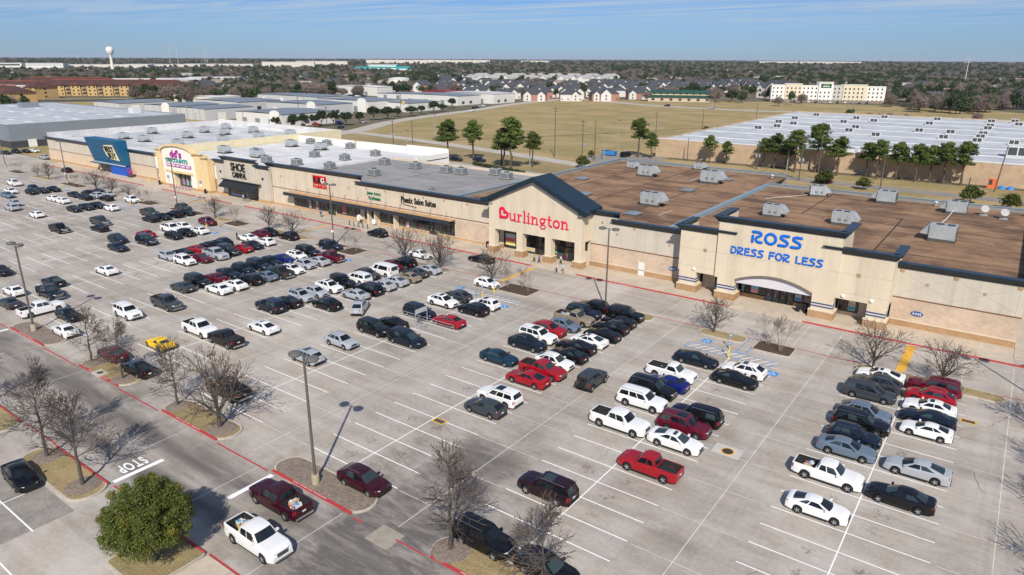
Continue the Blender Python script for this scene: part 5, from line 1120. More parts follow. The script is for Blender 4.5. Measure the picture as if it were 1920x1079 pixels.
# ------------------------------------------------------------------ lamps, posts, bollards
POLEM = M('weathered_pole', (.115, .105, .095), .6, .12, 1, obj=True); YELL = M('yellow_bollard_paint', (.72, .50, .02), .5, .1, 2, obj=True)
def lamp_meshes(h=12):
    out = {}
    out['base'] = MB().lathe([(.34, 0), (.34, .85), (.30, .9)], 14).mesh('base', M('lamp_footing', (.36, .31, .22), .9, .15, 2, obj=True), 40)
    out['pole'] = MB().lathe([(.13, .9), (.12, 4), (.10, h-.35)], 10).mesh('pole', POLEM, 40)
    out['arm'] = MB().tube((-.75, 0, h-.42), (.75, 0, h-.42), .05, n=6).mesh('arm', POLEM)
    hd = MB().lathe([(.08, -.20), (.46, -.16), (.54, -.05), (.50, .10), (.22, .19), (.05, .20)], 14); out['head'] = hd.mesh('head', M('lamp_head_metal', (.13, .125, .115), .5, .1, 2, obj=True), 45)
    return out
LM = lamp_meshes()
def lamp(x, y, rz, lab, sign_=False):
    o = thing('parking_lamp', lab, 'street lamp', (x, y, .12), rz, 'twin headed lamps of the parking lot')
    for n in ('base', 'pole', 'arm'): put(n, LM[n], o)
    for s in (-1, 1): put('head', LM['head'], o, (s*.95, 0, 11.6))
    if sign_:
        bx('warning_plate', WHITEP, o, -.28, .28, -.20, -.17, 2.5, 3.2); bx('red_band', SLET_RED, o, -.28, .28, -.205, -.20, 2.95, 3.2)
for a in ((-42.8, 30.9, .1, 'tall twin-headed lamp on the litter island beside the maroon crossover', 0), (-44.5, 83.7, .15, 'tall twin-headed lamp before the pale brick wall', 0), (-99.7, 31.3, .1, 'tall twin-headed lamp near the parked white pickups by the drive lane', 0), (-103.1, 83.7, .15, 'tall twin-headed lamp with warning plate before the salon', 1),
          (-158.9, 83.9, .1, 'tall lamp with warning plate before the ochre front', 1), (-216.1, 83.7, .1, 'farthest lamp with warning plate before the blue box', 1), (7.9, 83.5, .2, 'lamp past the end wall casting its shadow on the front lane', 0)): lamp(*a[:4], a[4])
o = thing('street_pole', 'dark pole with pale footing at the edge of the far lot', 'pole', (-266.4, 86, 0)); MB().lathe([(.35, 0), (.35, .8)], 12).build('footing', MATS['lamp_footing'], o); MB().lathe([(.13, .8), (.1, 9)], 8).build('pole', POLEM, o)
def bollard(x, y, m, h, lab, grp, z=.14, plate=None, r=.085):
    o = thing('bollard', lab, 'bollard', (x, y, z), group=grp); MB().lathe([(r, 0), (r, h-.08), (r*.6, h)], 10).build('post', m, o, smooth=40); MB().lathe([(r*1.5, 0), (r*1.5, .03)], 10).build('foot', KERBM, o)
for i in range(5): bollard(-113.3+i*1.38, 96.5, SBLK, 1.0, 'thin black bollard, %s counting from the red sign' % ORD[i], 'black bollards before the jeweller')
for i in range(7): bollard(-187.3+i*1.55, 97.9, M('magenta_bollard', (.42, .04, .32), .5, .05), 1.0, 'magenta bollard, %s counting from the blue box' % ORD[i], 'magenta bollards before the ochre front')
def access_sign(x, y, lab):
    o = thing('access_sign_post', lab, 'sign', (x, y, 0), group='access signs on yellow bollards'); MB().lathe([(.09, 0), (.09, 1.05), (.05, 1.1)], 10).build('yellow_post', YELL, o, smooth=40); MB().tube((0, 0, 1.05), (0, 0, 2.1), .025).build('rod', GALV, o); bx('plate', M('sign_plate_blue', (.08, .25, .5), .5, 0), o, -.15, .15, -.02, .0, 1.6, 2.1); bx('symbol', SWHITE, o, -.07, .07, -.026, -.02, 1.75, 1.95)
for x, y, lab in ((-25.0, 79.9, 'access sign on yellow bollard beside the striped bay, nearer the kerb'), (-24.2, 77.2, 'access sign on yellow bollard in front of the white crossover'), (-61.3, 79.4, 'access sign on yellow bollard before the white SUV nose'), (-61.4, 76.6, 'access sign on yellow bollard behind the white crossover by the gabled store'), (-97.9, 76.6, 'access sign on yellow bollard beside the maroon pickup'), (-134.6, 79.3, 'access sign on yellow bollard beside the maroon crossover'), (-134.9, 76.8, 'access sign on yellow bollard behind the white sedan, shoe-shop row'), (-171.8, 79.3, 'access sign on yellow bollard beside the far white crossover'), (-211, 79.8, 'access sign on yellow bollard in the blue-box row')): access_sign(x, y, lab)
for x, y, lab in ((5.2, 98.6, 'yellow guard post at the end wall passage'), (8.5, 99.5, 'second yellow guard post past the end wall'), (-201, 99.2, 'yellow guard post beside posters near the ochre front'), (-200.2, 98.6, 'second yellow guard post beside posters')): bollard(x, y, YELL, 1.1, lab, 'yellow guard posts', .1)
# wheel-shaped cart corral
cc = thing('cart_corral', 'metal cart corral with a sign frame between the maroon sedan and minivans', 'cart corral', (-60.9, 63.0, 0), group=None)
b = MB()
for y in (-1.15, 1.15):
    for z in (.35, .75): b.tube((-4.6, y, z), (4.6, y, z), .03, n=6)
    for x in (-4.6, -1.5, 1.5, 4.6): b.tube((x, y, 0), (x, y, .78), .03, n=6)
b.build('rail', GALV, cc)
MB().tube((0, -1.1, 0), (0, -1.1, 2.5), .04).tube((0, 1.1, 0), (0, 1.1, 2.5), .04).build('sign_frame', GALV, cc); bx('sign_plate', M('grey_board', (.42, .44, .45), .6, .05), cc, -.03, .03, -1.1, 1.1, 1.9, 2.5)
def cart(x, y, rz, lab):
    o = thing('shopping_cart', lab, 'shopping cart', (x, y, 0), rz, 'shopping carts'); b = MB()
    for z, w in ((.55, .18), (.8, .24), (1.0, .28)):
        P = [(-.4, -w), (.4, -w*.8), (.4, w*.8), (-.4, w)]
        for p, q in zip(P, P[1:]+P[:1]): b.tube((*p, z), (*q, z), .012, n=4)
    for p in ((-.4, -.2), (-.1, -.2), (.2, -.2), (.4, -.17), (-.4, .2), (-.1, .2), (.2, .2), (.4, .17)): b.tube((*p, .55), (p[0], p[1]*1.3, 1.0), .01, n=4)
    b.build('basket', CHROME, o)
    MB().tube((-.45, -.25, .12), (.4, -.2, .15), .015, n=4).tube((-.45, .25, .12), (.4, .2, .15), .015, n=4).tube((-.45, -.25, .12), (-.48, -.25, 1.05), .015, n=4).tube((-.45, .25, .12), (-.48, .25, 1.05), .015, n=4).tube((-.48, -.27, 1.05), (-.48, .27, 1.05), .02, n=5).build('frame', CHROME, o)
    for p in ((-.42, -.24), (-.42, .24), (.38, -.2), (.38, .2)): MB().lathe([(.06, -.015), (.06, .015)], 8, (*p, .06), axis='y').build('wheel', RUBBER, o)
cart(-60.2, 62.6, .1, 'shopping cart standing under the corral sign'); cart(-61.8, 63.3, -.1, 'second shopping cart nested in the corral'); cart(-62.6, 77.2, 1.2, 'lone shopping cart left on the striped bay')
# red lift by the blue wall
rl = thing('scissor_lift', 'small red work platform beside the bright blue wall', 'lift', (-212.4, 99.6, .14)); bx('chassis', GALVD, rl, -1.0, 1.0, -.45, .45, .2, .6); bx('platform', SLET_RED, rl, -1.0, 1.0, -.45, .45, 1.5, 1.62)
b = MB()
for s in (-.35, .35): b.tube((-.9, s, .6), (.9, s, 1.5), .04).tube((.9, s, .6), (-.9, s, 1.5), .04)
b.build('scissor_arm', SLET_RED, rl); b = MB()
for x in (-1, 1):
    for y in (-.45, .45): b.tube((x, y, 1.6), (x, y, 2.6), .025)
for z in (2.1, 2.6): b.tube((-1, -.45, z), (1, -.45, z), .02).tube((1, -.45, z), (1, .45, z), .02).tube((1, .45, z), (-1, .45, z), .02).tube((-1, .45, z), (-1, -.45, z), .02)
b.build('guard_rail', SLET_RED, rl)
for x in (-.7, .7):
    for y in (-.45, .45): MB().lathe([(.2, -.07), (.2, .07)], 10, (x, y, .2), axis='y').build('wheel', RUBBER, rl)
# easel boards by the jeweller
for x, y, w, lab in ((-113.6, 99.6, .75, 'round white board beside the jeweller door'), (-108.9, 99.4, .6, 'white leaning board at the jeweller column')):
    o = thing('sign_board', lab, 'sign board', (x, y, .14)); MB().lathe([(w, 0), (w, -.06)], 16, (0, 0, w+.25), axis='y').build('board', WHITEP, o); MB().tube((-.3, 0, .6), (-.45, .1, 0), .03).tube((.3, 0, .6), (.45, .1, 0), .03).build('leg', GALV, o)

# ------------------------------------------------------------------ people
SKIN = M('skin', (.42, .25, .17), .6, 0); HAIRM = M('dark_hair', (.02, .015, .012), .7, 0)
def person(x, y, rz, top, legs, lab, h=1.7, stride=.22, z=.14, bag=None):
    k = h/1.75; V = []; E = []; Rd = []
    def v(px, py, pz, r): V.append((px*k, py*k, pz*k)); Rd.append((r*k, r*k)); return len(V)-1
    pel = v(0, 0, .95, .15); wa = v(0, 0, 1.12, .145); ch = v(.01, 0, 1.32, .165); nk = v(.01, 0, 1.48, .065); hd = v(.03, 0, 1.60, .098); tp = v(.03, 0, 1.72, .085)
    E += [(pel, wa), (wa, ch), (ch, nk), (nk, hd), (hd, tp)]
    for s in (1, -1):
        a = s*stride; hip = v(0, .10*s, .88, .105); kn = v(.5*a+.03, .10*s, .50, .075); an = v(a-.05, .10*s, .10, .052); to = v(a+.12, .11*s, .04, .042); E += [(pel, hip), (hip, kn), (kn, an), (an, to)]
        shd = v(0, .19*s, 1.42, .07); el = v(-.4*a, .25*s, 1.14, .052); wr_ = v(-.5*a+.1, .26*s, .92, .04); ha = v(-.5*a+.14, .26*s, .82, .035); E += [(ch, shd), (shd, el), (el, wr_), (wr_, ha)]
    me = bpy.data.meshes.new('tmp'); me.from_pydata(V, E, []); o = bpy.data.objects.new('tmp', me); COL.objects.link(o)
    md = o.modifiers.new('skin', 'SKIN'); sv = me.skin_vertices[0].data
    for i, r in enumerate(Rd): sv[i].radius = r
    sv[pel].use_root = True; o.modifiers.new('sub', 'SUBSURF').levels = 1
    m2 = bpy.data.meshes.new_from_object(o.evaluated_get(bpy.context.evaluated_depsgraph_get())); bpy.data.objects.remove(o); bpy.data.meshes.remove(me)
    m2.materials.clear()
    for m in (top, legs, SKIN, HAIRM, BLKPL): m2.materials.append(m)
    for p in m2.polygons:
        c = p.center/k; p.use_smooth = True
        p.material_index = 4 if c.z < .09 else 1 if c.z < .97 and abs(c.y) < .21 else 2 if (c.z < .93 and abs(c.y) > .2) or 1.47 < c.z < 1.68 and c.x > .0 else 3 if c.z > 1.5 else 0
    m2.name = 'person'; p = put('person', m2, None, (x, y, z), rz); tag(p, lab, 'person', 'people by the shops'); return p
cl = lambda n, c: M(n, c, .8, 0)
person(-124.4, 98.0, -1.2, cl('blue_cloth', (.03, .10, .32)), cl('jeans_cloth', (.05, .07, .12)), 'person in blue top walking from the red sign store door')
person(-59.6, 94.3, -1.9, cl('pink_cloth', (.62, .45, .48)), cl('jeans_cloth', 0), 'person in pink top and jeans crossing to the gabled store', 1.65, z=0)
person(-58.5, 94.6, -1.8, cl('pale_blue_cloth', (.42, .52, .62)), cl('grey_cloth', (.25, .25, .26)), 'person in pale blue shirt walking beside the one in pink', 1.75, z=0)
person(-66.0, 97.0, .4, cl('lime_cloth', (.25, .60, .02)), cl('black_cloth', (.015, .015, .015)), 'person in lime green near the gabled store posts', 1.6)
person(-64.9, 96.9, .3, cl('purple_cloth', (.32, .02, .42)), cl('black_cloth', 0), 'person in purple near the gabled store posts', 1.6)
person(-61.5, 98.6, .9, cl('white_cloth', (.6, .6, .58)), cl('black_cloth', 0), 'person in white at the gabled store doorway', 1.65)
person(-121.3, 75.0, .6, cl('black_cloth', 0), cl('black_cloth', 0), 'person in black standing beside a white sedan, red-sign row', 1.75, .1, 0)
person(-154.2, 98.4, .2, cl('white_cloth', 0), cl('jeans_cloth', 0), 'person in white pushing a cart before the black awning', 1.7)
person(-153.0, 98.9, .2, cl('navy_cloth', (.02, .03, .08)), cl('grey_cloth', 0), 'person in navy before the black awning', 1.75)
cart(-152.2, 97.9, .2, 'shopping cart pushed before the black awning')
person(-228.5, 98.6, 1.5, cl('white_cloth', 0), cl('black_cloth', 0), 'person in white at the blue box entrance', 1.75)
person(-112.4, 98.7, .8, cl('lime_cloth', 0), cl('black_cloth', 0), 'person at the jeweller door', 1.7)
CARS = [
('p','W','l',-224.16,73.47,12,'E',3),
('s','W','r',-211.89,68.32,11,'W',5),
('s','L','r',-206.19,65.63,11,'E',6),
('s','S','r',-193.28,62.65,10,'W',7),
('u','S','l',-187.52,59.95,10,'E',8),
('u','N','r',-211.89,73.68,11,'W',3),
('u','K','r',-206.19,71.0,11,'E',4),
('s','K','r',-206.19,73.68,11,'E',3),
('s','K','r',-206.06,76.27,11,'E',2),
('s','W','l',-192.65,70.64,10,'W',4),
('s','W','l',-187.45,70.64,10,'E',4),
('s','K','r',-193.44,76.01,10,'W',2),
('s','K','l',-187.63,76.01,10,'E',2),
('u','K','l',-193.44,79.06,10,'W',1),
('s','K','l',-193.44,81.63,10,'W',0),
('u','S','l',-187.74,78.69,10,'E',1),
('s','S','l',-187.74,81.51,10,'E',0),
('s','K','l',-182.4,78.6,-1,'',0),
('u','W','r',-174.99,81.38,9,'W',0),
('s','K','r',-174.88,68.03,9,'W',5),
('s','K','r',-174.99,70.77,9,'W',4),
('s','K','r',-174.99,73.32,9,'W',3),
('u','W','l',-169.29,73.68,9,'E',3),
('u','W','l',-174.94,60.26,9,'W',8),
('u','K','l',-238.2,92.7,-1,'',0),
('u','S','l',-275.3,100.9,-1,'',0),
('s','K','r',-300.1,98.0,-1,'',0),
('u','K','r',-300.8,101.4,-1,'',0),
('s','K','r',-299.6,104.3,-1,'',0),
('s','W','r',-298.9,106.8,-1,'',0),
('p','G','r',-156.54,76.13,8,'W',2),
('s','K','l',-150.84,73.32,8,'E',3),
('s','K','r',-150.79,76.01,8,'E',2),
('u','K','l',-150.84,78.8,8,'E',1),
('u','G','r',-156.54,84.06,8,'W',-1),
('s','K','r',-150.84,81.68,8,'E',0),
('u','M','r',-138.09,79.06,7,'W',1),
('p','W','r',-138.09,70.97,7,'W',4),
('u','W','r',-138.09,73.68,7,'W',3),
('u','K','r',-132.39,68.26,7,'E',5),
('u','K','r',-132.39,71.0,7,'E',4),
('s','W','l',-132.39,73.61,7,'E',3),
('s','R','l',-137.91,65.63,7,'W',6),
('b','N','r',-132.39,62.94,7,'E',7),
('p','G','r',-156.1,65.27,8,'W',6),
('s','K','l',-150.56,62.58,8,'E',7),
('p','K','r',-155.97,57.22,8,'W',9),
('u','N','r',-138.01,60.26,7,'W',8),
('s','N','r',-132.03,57.44,7,'E',9),
('s','W','l',-118.66,49.16,6,'W',12),
('s','K','l',-118.79,41.25,6,'W',15),
('p','N','r',-112.96,38.58,6,'E',16),
('s','K','r',-131.89,38.78,7,'E',16),
('s','W','l',-118.66,35.82,6,'W',17),
('s','G','l',-113.25,33.26,6,'E',18),
('p','W','u',-106.3,34.8,-1,'',0),
('s','K','r',-101.11,36.1,5,'W',17),
('s','W','l',-95.42,33.26,5,'E',18),
('b','W','r',-95.49,41.3,5,'E',15),
('p','G','r',-94.84,46.48,5,'E',13),
('p','W','r',-81.83,43.79,4,'W',14),
('p','K','l',-76.06,43.79,4,'E',14),
('y','Y','l',-81.76,38.42,4,'W',16),
('u','M','l',-82.74,33.27,4,'W',18),
('s','K','l',-76.32,33.05,4,'E',18),
('p','K','l',-63.31,35.98,3,'W',17),
('s','W','l',-76.06,49.16,4,'E',12),
('s','S','r',-119.15,59.9,6,'W',8),
('s','K','l',-119.0,62.58,6,'W',7),
('u','W','r',-113.66,59.9,6,'E',8),
('s','R','l',-119.2,65.27,6,'W',6),
('s','M','r',-112.96,62.58,6,'E',7),
('p','S','r',-112.96,65.27,6,'E',6),
('u','K','l',-119.64,67.96,6,'W',5),
('u','N','l',-119.64,70.78,6,'W',4),
('b','K','r',-113.35,67.96,6,'E',5),
('s','R','l',-113.29,70.64,6,'E',4),
('b','K','r',-100.84,54.72,5,'W',10),
('s','G','l',-100.36,51.95,5,'W',11),
('s','M','l',-100.53,57.47,5,'W',9),
('s','W','l',-95.13,54.7,5,'E',10),
('s','W','l',-95.01,57.34,5,'E',9),
('s','N','r',-100.95,60.24,5,'W',8),
('u','N','r',-101.05,62.84,5,'W',7),
('u','K','l',-95.14,60.26,5,'E',8),
('b','N','r',-100.79,65.63,5,'W',6),
('u','N','r',-101.19,68.32,5,'W',5),
('s','L','l',-95.15,62.94,5,'E',7),
('p','D','l',-94.6,65.27,5,'E',6),
('s','B','r',-101.05,70.95,5,'W',4),
('s','W','r',-94.86,67.96,5,'E',5),
('u','W','r',-101.19,73.68,5,'W',3),
('u','S','r',-95.44,70.97,5,'E',4),
('b','K','r',-101.19,76.18,5,'W',2),
('s','S','l',-95.29,73.63,5,'E',3),
('b','N','r',-101.19,81.38,5,'W',0),
('p','M','l',-95.32,76.37,5,'E',2),
('s','N','r',-113.71,73.32,6,'E',3),
('s','W','l',-119.36,76.02,6,'W',2),
('u','W','l',-113.94,76.23,6,'E',2),
('u','M','l',-119.64,78.96,6,'W',1),
('u','K','r',-119.64,81.38,6,'W',0),
('u','K','l',-113.94,81.56,6,'E',0),
('b','N','l',-81.98,54.53,4,'W',10),
('s','K','l',-81.79,57.22,4,'W',9),
('u','S','r',-82.23,59.9,4,'W',8),
('u','S','r',-82.1,62.58,4,'W',7),
('u','W','r',-82.31,65.28,4,'W',6),
('u','K','l',-76.35,59.9,4,'E',8),
('j','K','r',-82.48,67.96,4,'W',5),
('s','S','l',-76.45,65.27,4,'E',6),
('b','W','l',-81.9,70.64,4,'W',4),
('u','S','a',-71.7,61.9,-1,'',0),
('b','K','l',-76.6,67.96,4,'E',5),
('u','G','r',-82.55,73.32,4,'W',3),
('v','W','l',-81.93,76.06,4,'W',2),
('u','M','r',-82.74,79.06,4,'W',1),
('b','K','l',-82.35,81.38,4,'W',0),
('s','S','l',-76.45,70.8,4,'E',4),
('s','S','l',-76.51,73.47,4,'E',3),
('s','T','l',-76.26,76.19,4,'E',2),
('s','G','l',-77.04,78.69,4,'E',1),
('s','S','l',-76.73,81.4,4,'E',0),
('s','W','r',-84.2,87.4,-1,'',0),
('u','K','l',-101.8,93.7,-1,'',0),
('s','K','l',-73.7,91.8,-1,'',0),
('u','W','r',-64.22,81.38,3,'W',0),
('u','G','l',-63.78,73.68,3,'W',3),
('u','W','r',-63.95,70.77,3,'W',4),
('u','W','l',-58.4,73.45,3,'E',3),
('u','K','l',-58.23,70.65,3,'E',4),
('m','N','r',-63.6,65.47,3,'W',6),
('s','R','l',-58.08,65.32,3,'E',6),
('b','K','r',-63.97,57.39,3,'W',9),
('s','K','l',-63.62,60.26,3,'W',8),
('m','N','r',-58.14,57.4,3,'E',9),
('u','S','r',-64.16,52.07,3,'W',11),
('u','S','l',-63.77,46.51,3,'W',13),
('b','W','l',-39.39,51.85,2,'E',11),
('u','G','l',-39.16,49.16,2,'E',12),
('s','C','r',-45.53,59.9,2,'W',8),
('u','N','r',-45.22,65.27,2,'W',6),
('b','W','r',-45.48,67.96,2,'W',5),
('u','R','r',-45.67,70.64,2,'W',4),
('u','L','r',-44.86,73.32,2,'W',3),
('q','T','r',-44.99,76.01,2,'W',2),
('b','N','r',-45.19,78.78,2,'W',1),
('u','K','l',-45.37,81.74,2,'W',0),
('b','K','r',-40.07,81.38,2,'E',0),
('s','K','l',-39.74,78.69,2,'E',1),
('u','K','l',-39.44,76.01,2,'E',2),
('s','K','l',-39.25,73.32,2,'E',3),
('s','W','l',-39.65,70.64,2,'E',4),
('s','K','l',-39.87,67.96,2,'E',5),
('s','K','l',-39.38,65.27,2,'E',6),
('u','W','r',-39.52,62.58,2,'E',7),
('e','R','r',-39.36,59.9,2,'E',8),
('s','R','l',-39.53,57.22,2,'E',9),
('j','G','u',-33.6,60.9,-1,'',0),
('s','N','r',-26.69,73.32,1,'W',3),
('u','W','l',-21.08,73.45,1,'E',3),
('s','K','r',-21.14,70.64,1,'E',4),
('q','W','r',-27.39,67.96,1,'W',5),
('s','B','l',-26.79,65.28,1,'W',6),
('b','K','r',-27.36,62.84,1,'W',7),
('b','W','r',-27.06,59.9,1,'W',8),
('p','W','r',-26.79,54.54,1,'W',10),
('b','K','l',-21.34,60.13,1,'E',8),
('b','M','r',-21.49,57.58,1,'E',9),
('s','W','r',-21.07,54.55,1,'E',10),
('e','R','l',-21.09,49.26,1,'E',12),
('b','Z','l',-26.41,41.25,1,'W',15),
('s','W','l',-8.41,81.38,0,'W',0),
('u','G','l',-8.35,78.75,0,'W',1),
('m','G','r',-8.62,76.01,0,'W',2),
('u','L','r',-8.05,70.8,0,'W',4),
('b','K','r',-7.96,68.26,0,'W',5),
('u','N','r',-7.96,65.33,0,'W',6),
('s','L','r',-8.07,62.58,0,'W',7),
('e','W','r',-8.44,57.22,0,'W',9),
('c','W','r',-7.96,51.85,0,'W',11),
('b','M','l',-3.24,81.38,0,'E',0),
('u','R','l',-3.24,78.69,0,'E',1),
('s','W','l',-3.02,76.01,0,'E',2),
('s','N','l',-2.87,73.39,0,'E',3),
('c','W','l',-2.67,70.64,0,'E',4),
('s','S','l',-2.43,62.58,0,'E',7),
('s','K','l',-2.93,57.22,0,'E',9),
('u','X','r',-39.34,33.09,2,'E',18),
('b','K','r',-26.66,33.23,1,'W',18),
('u','K','r',-21.29,33.41,1,'E',18),
('p','X','l',-42.6,27.3,-1,'',0),
('p','W','r',-39.9,23.4,-1,'',0),
('s','K','d',-63.0,16.5,-1,'',0),
]
ROWNAME = ['end-wall row', 'arched-entrance row', 'brick-wall lamp row', 'gabled-store row', 'salon row', 'green-letter lamp row', 'red-sign row', 'shoe-shop row',
           'ochre-front lamp row', 'ochre-front row', 'row past the ochre front', 'blue-box row', 'farthest row', 'last row']
LAB_DRIVE = {25: None}
idx = {}
for c in CARS:
    if c[5] >= 0: idx.setdefault((c[5], c[6]), []).append(c)
for k in idx: idx[k].sort(key=lambda c: -c[4])
DRIVE_LAB = iter(['black crossover driving past the blue box store', 'silver crossover at the far corner of the long store', 'black sedan parked by the grey warehouse, nearest its pole', 'black crossover parked by the grey warehouse', 'black sedan parked by the grey warehouse next to the dark tree', 'white sedan half hidden by the dark tree',
                  'black sedan leaving the far bays beside a white crossover', 'white crew cab pickup driving up the aisle below the tall lamp', 'silver crossover turning out of the aisle behind a silver sedan', 'white sedan passing behind the wide bare trees', 'black crossover driving past the thin dark bollards', 'black sedan passing behind the bare tree by the gabled store',
                  'dark grey boxy off-road car with spare wheel driving up an aisle', 'dark maroon crew cab pickup with loaded bed on the drive lane', 'white crew cab pickup with brown boxes beside the round green tree', 'black sedan in the near corner lot beside the grass island'])
SUNR = {('u', 'W'), ('b', 'W')}
rr = random.Random(3)
for n, c in enumerate(CARS):
    t, col, d, x, y, k, side, j = c; word = TYPES[t][2]; cn = PCOL[col][1]
    if k < 0: lab = next(DRIVE_LAB); grp = 'cars on the drive lanes'
    else:
        i = idx[(k, side)].index(c); lab = '%s %s, %s from the shops, %s side, %s' % (cn, word, ORD[i], 'yellow-tag' if side == 'W' else 'blue-letter', ROWNAME[k]); grp = 'cars parked in the lot'
    z = -.0
    o = vehicle(t, col, x, y, ANG[d] + (rr.uniform(-.018, .018) if k >= 0 else 0), lab, 1+rr.uniform(-.035, .03), group=grp, sunroof=t == 'y' or (t in 'ubsc' and rr.random() < (.55 if col == 'W' else .15)), simple=(abs(x) > 150), shape=rr.choice({'s': ('sedan', 'sedan', 'fastback'), 'u': ('suv', 'crossover', 'crossover', 'hatch')}.get(t, (None,))), cover=True if (t == 'p' and col in 'KN' and rr.random() < .9) else None)
    o.scale[2] *= 1+rr.uniform(-.02, .02)
    if lab.startswith('dark maroon crew') or lab.startswith('white crew cab pickup with brown') or (t == 'e' and col == 'W') or t == 'q' and col == 'T': load_in(o, TYPES[t][0], n)
# traffic and parked cars beyond the shops
for i, (x, y, a, t, c, lab) in enumerate(((-297, 268, 2.0, 'u', 'W', 'white crossover on the curving road by the oaks'), (-283, 240, 1.9, 's', 'N', 'dark navy sedan at the oak shaded forecourt'), (-305, 372, 1.75, 's', 'W', 'white sedan on the curving road below the white workshop'), (-226, 508, 3.3, 'u', 'K', 'black crossover on the far road above the field'),
      (-190, 503, 0, 'u', 'S', 'silver crossover on the far road above the field'), (-362, 575, .1, 's', 'W', 'white sedan at the far road junction'), (-352, 565, .1, 'u', 'W', 'white crossover at the far road junction'), (-118, 232, 1.57, 'v', 'K', 'black van in the loading yard beside the pine'), (-46, 217, 0, 's', 'M', 'maroon sedan behind the alley bush'),
      (-322, 395, 1.7, 'u', 'K', 'black crossover parked before the white workshop'), (-325, 402, 1.7, 's', 'N', 'dark navy sedan parked before the white workshop'), (-328, 409, 1.7, 'u', 'S', 'silver crossover parked before the white workshop'), (-331, 416, 1.7, 's', 'W', 'white sedan parked before the white workshop'), (-160, 186, 0, 's', 'K', 'black sedan in the shade under the tall pines'), (-152, 189, 0, 'u', 'N', 'dark navy crossover in the shade under the tall pines'),
      (-310, 236, .3, 'u', 'K', 'black crossover under the roadside oaks'), (-306, 243, .3, 's', 'R', 'red sedan under the roadside oaks'), (-303, 256, .3, 'u', 'B', 'blue crossover under the roadside oaks'))):
    vehicle(t, c, x, y, a, lab, group='cars beyond the shops', simple=True)
for i in range(14):
    vehicle('su'[i % 2], 'KWSNGWKSW'[i % 9], -180+i*5.2, 618+i*2.0, 1.9, '%s car, %s along the hotel front' % (PCOL['KWSNGWKSW'[i % 9]][1], ORD[i]), group='cars before the hotel', simple=True)
for i in range(26):
    vehicle('sub'[i % 3], 'WWSKWNWRSB'[i % 10], -585+(i % 13)*7, 420+(i//13)*16+(i % 13)*1.5, 1.2, '%s car, %s in the %s line of the distant car lot' % (PCOL['WWSKWNWRSB'[i % 10]][1], ORD[i % 13], ORD[i//13]), group='cars in the distant car lot', simple=True)
# ------------------------------------------------------------------ trees
BARK = M('grey_bark', (.09, .075, .064), .9, .25, 3, obj=True); TWIG = M('twig_bark', (.095, .076, .066), .9, .2, 2, obj=True); PALEBARK = M('pale_smooth_bark', (.27, .215, .165), .8, .2, 3, obj=True); PTWIG = M('pale_twig', (.20, .16, .13), .9, .2, 2, obj=True)
def leaf_mat(name, a, b, c, trans=.25):
    t = NT(name); g = t.n('NewGeometry'); oi = t.n('ObjectInfo'); col = t.mix(t.ramp(g.outputs['Random Per Island'], 0, 1), a, b)
    n = t.noise(t.pos(obj=True), .7, 3, .6); col = t.mix(t.ramp(n, .52, .68), col, c)
    col = t.scale_col(col, t.ramp(oi.outputs['Random'], 0, 1, .8, 1.22)); t.color(col); t.set(Roughness=.6); t.b.inputs['Specular IOR Level'].default_value = .25
    tr = t.n('BsdfTranslucent'); t.l(col, tr.inputs[0]); ms = t.n('MixShader'); ms.inputs[0].default_value = trans; out = t.t.nodes['Material Output']; t.l(t.b.outputs[0], ms.inputs[1]); t.l(tr.outputs[0], ms.inputs[2]); t.l(ms.outputs[0], out.inputs[0])
    return t.m
LEAF_EV = leaf_mat('evergreen_leaf', (.055, .08, .018), (.135, .15, .030), (.19, .17, .034)); LEAF_OAK = leaf_mat('oak_leaf', (.024, .044, .018), (.055, .075, .03), (.045, .065, .026)); LEAF_PINE = leaf_mat('pine_needle', (.06, .10, .022), (.14, .18, .04), (.16, .19, .045))
LEAF_FAR = leaf_mat('far_evergreen_leaf', (.028, .05, .022), (.065, .09, .036), (.085, .10, .036), .15); LEAF_BARE = leaf_mat('far_bare_twig', (.16, .128, .113), (.25, .20, .172), (.21, .16, .125), .1); LEAF_TAN = leaf_mat('dry_tan_leaf', (.18, .125, .07), (.25, .18, .11), (.2, .15, .09))

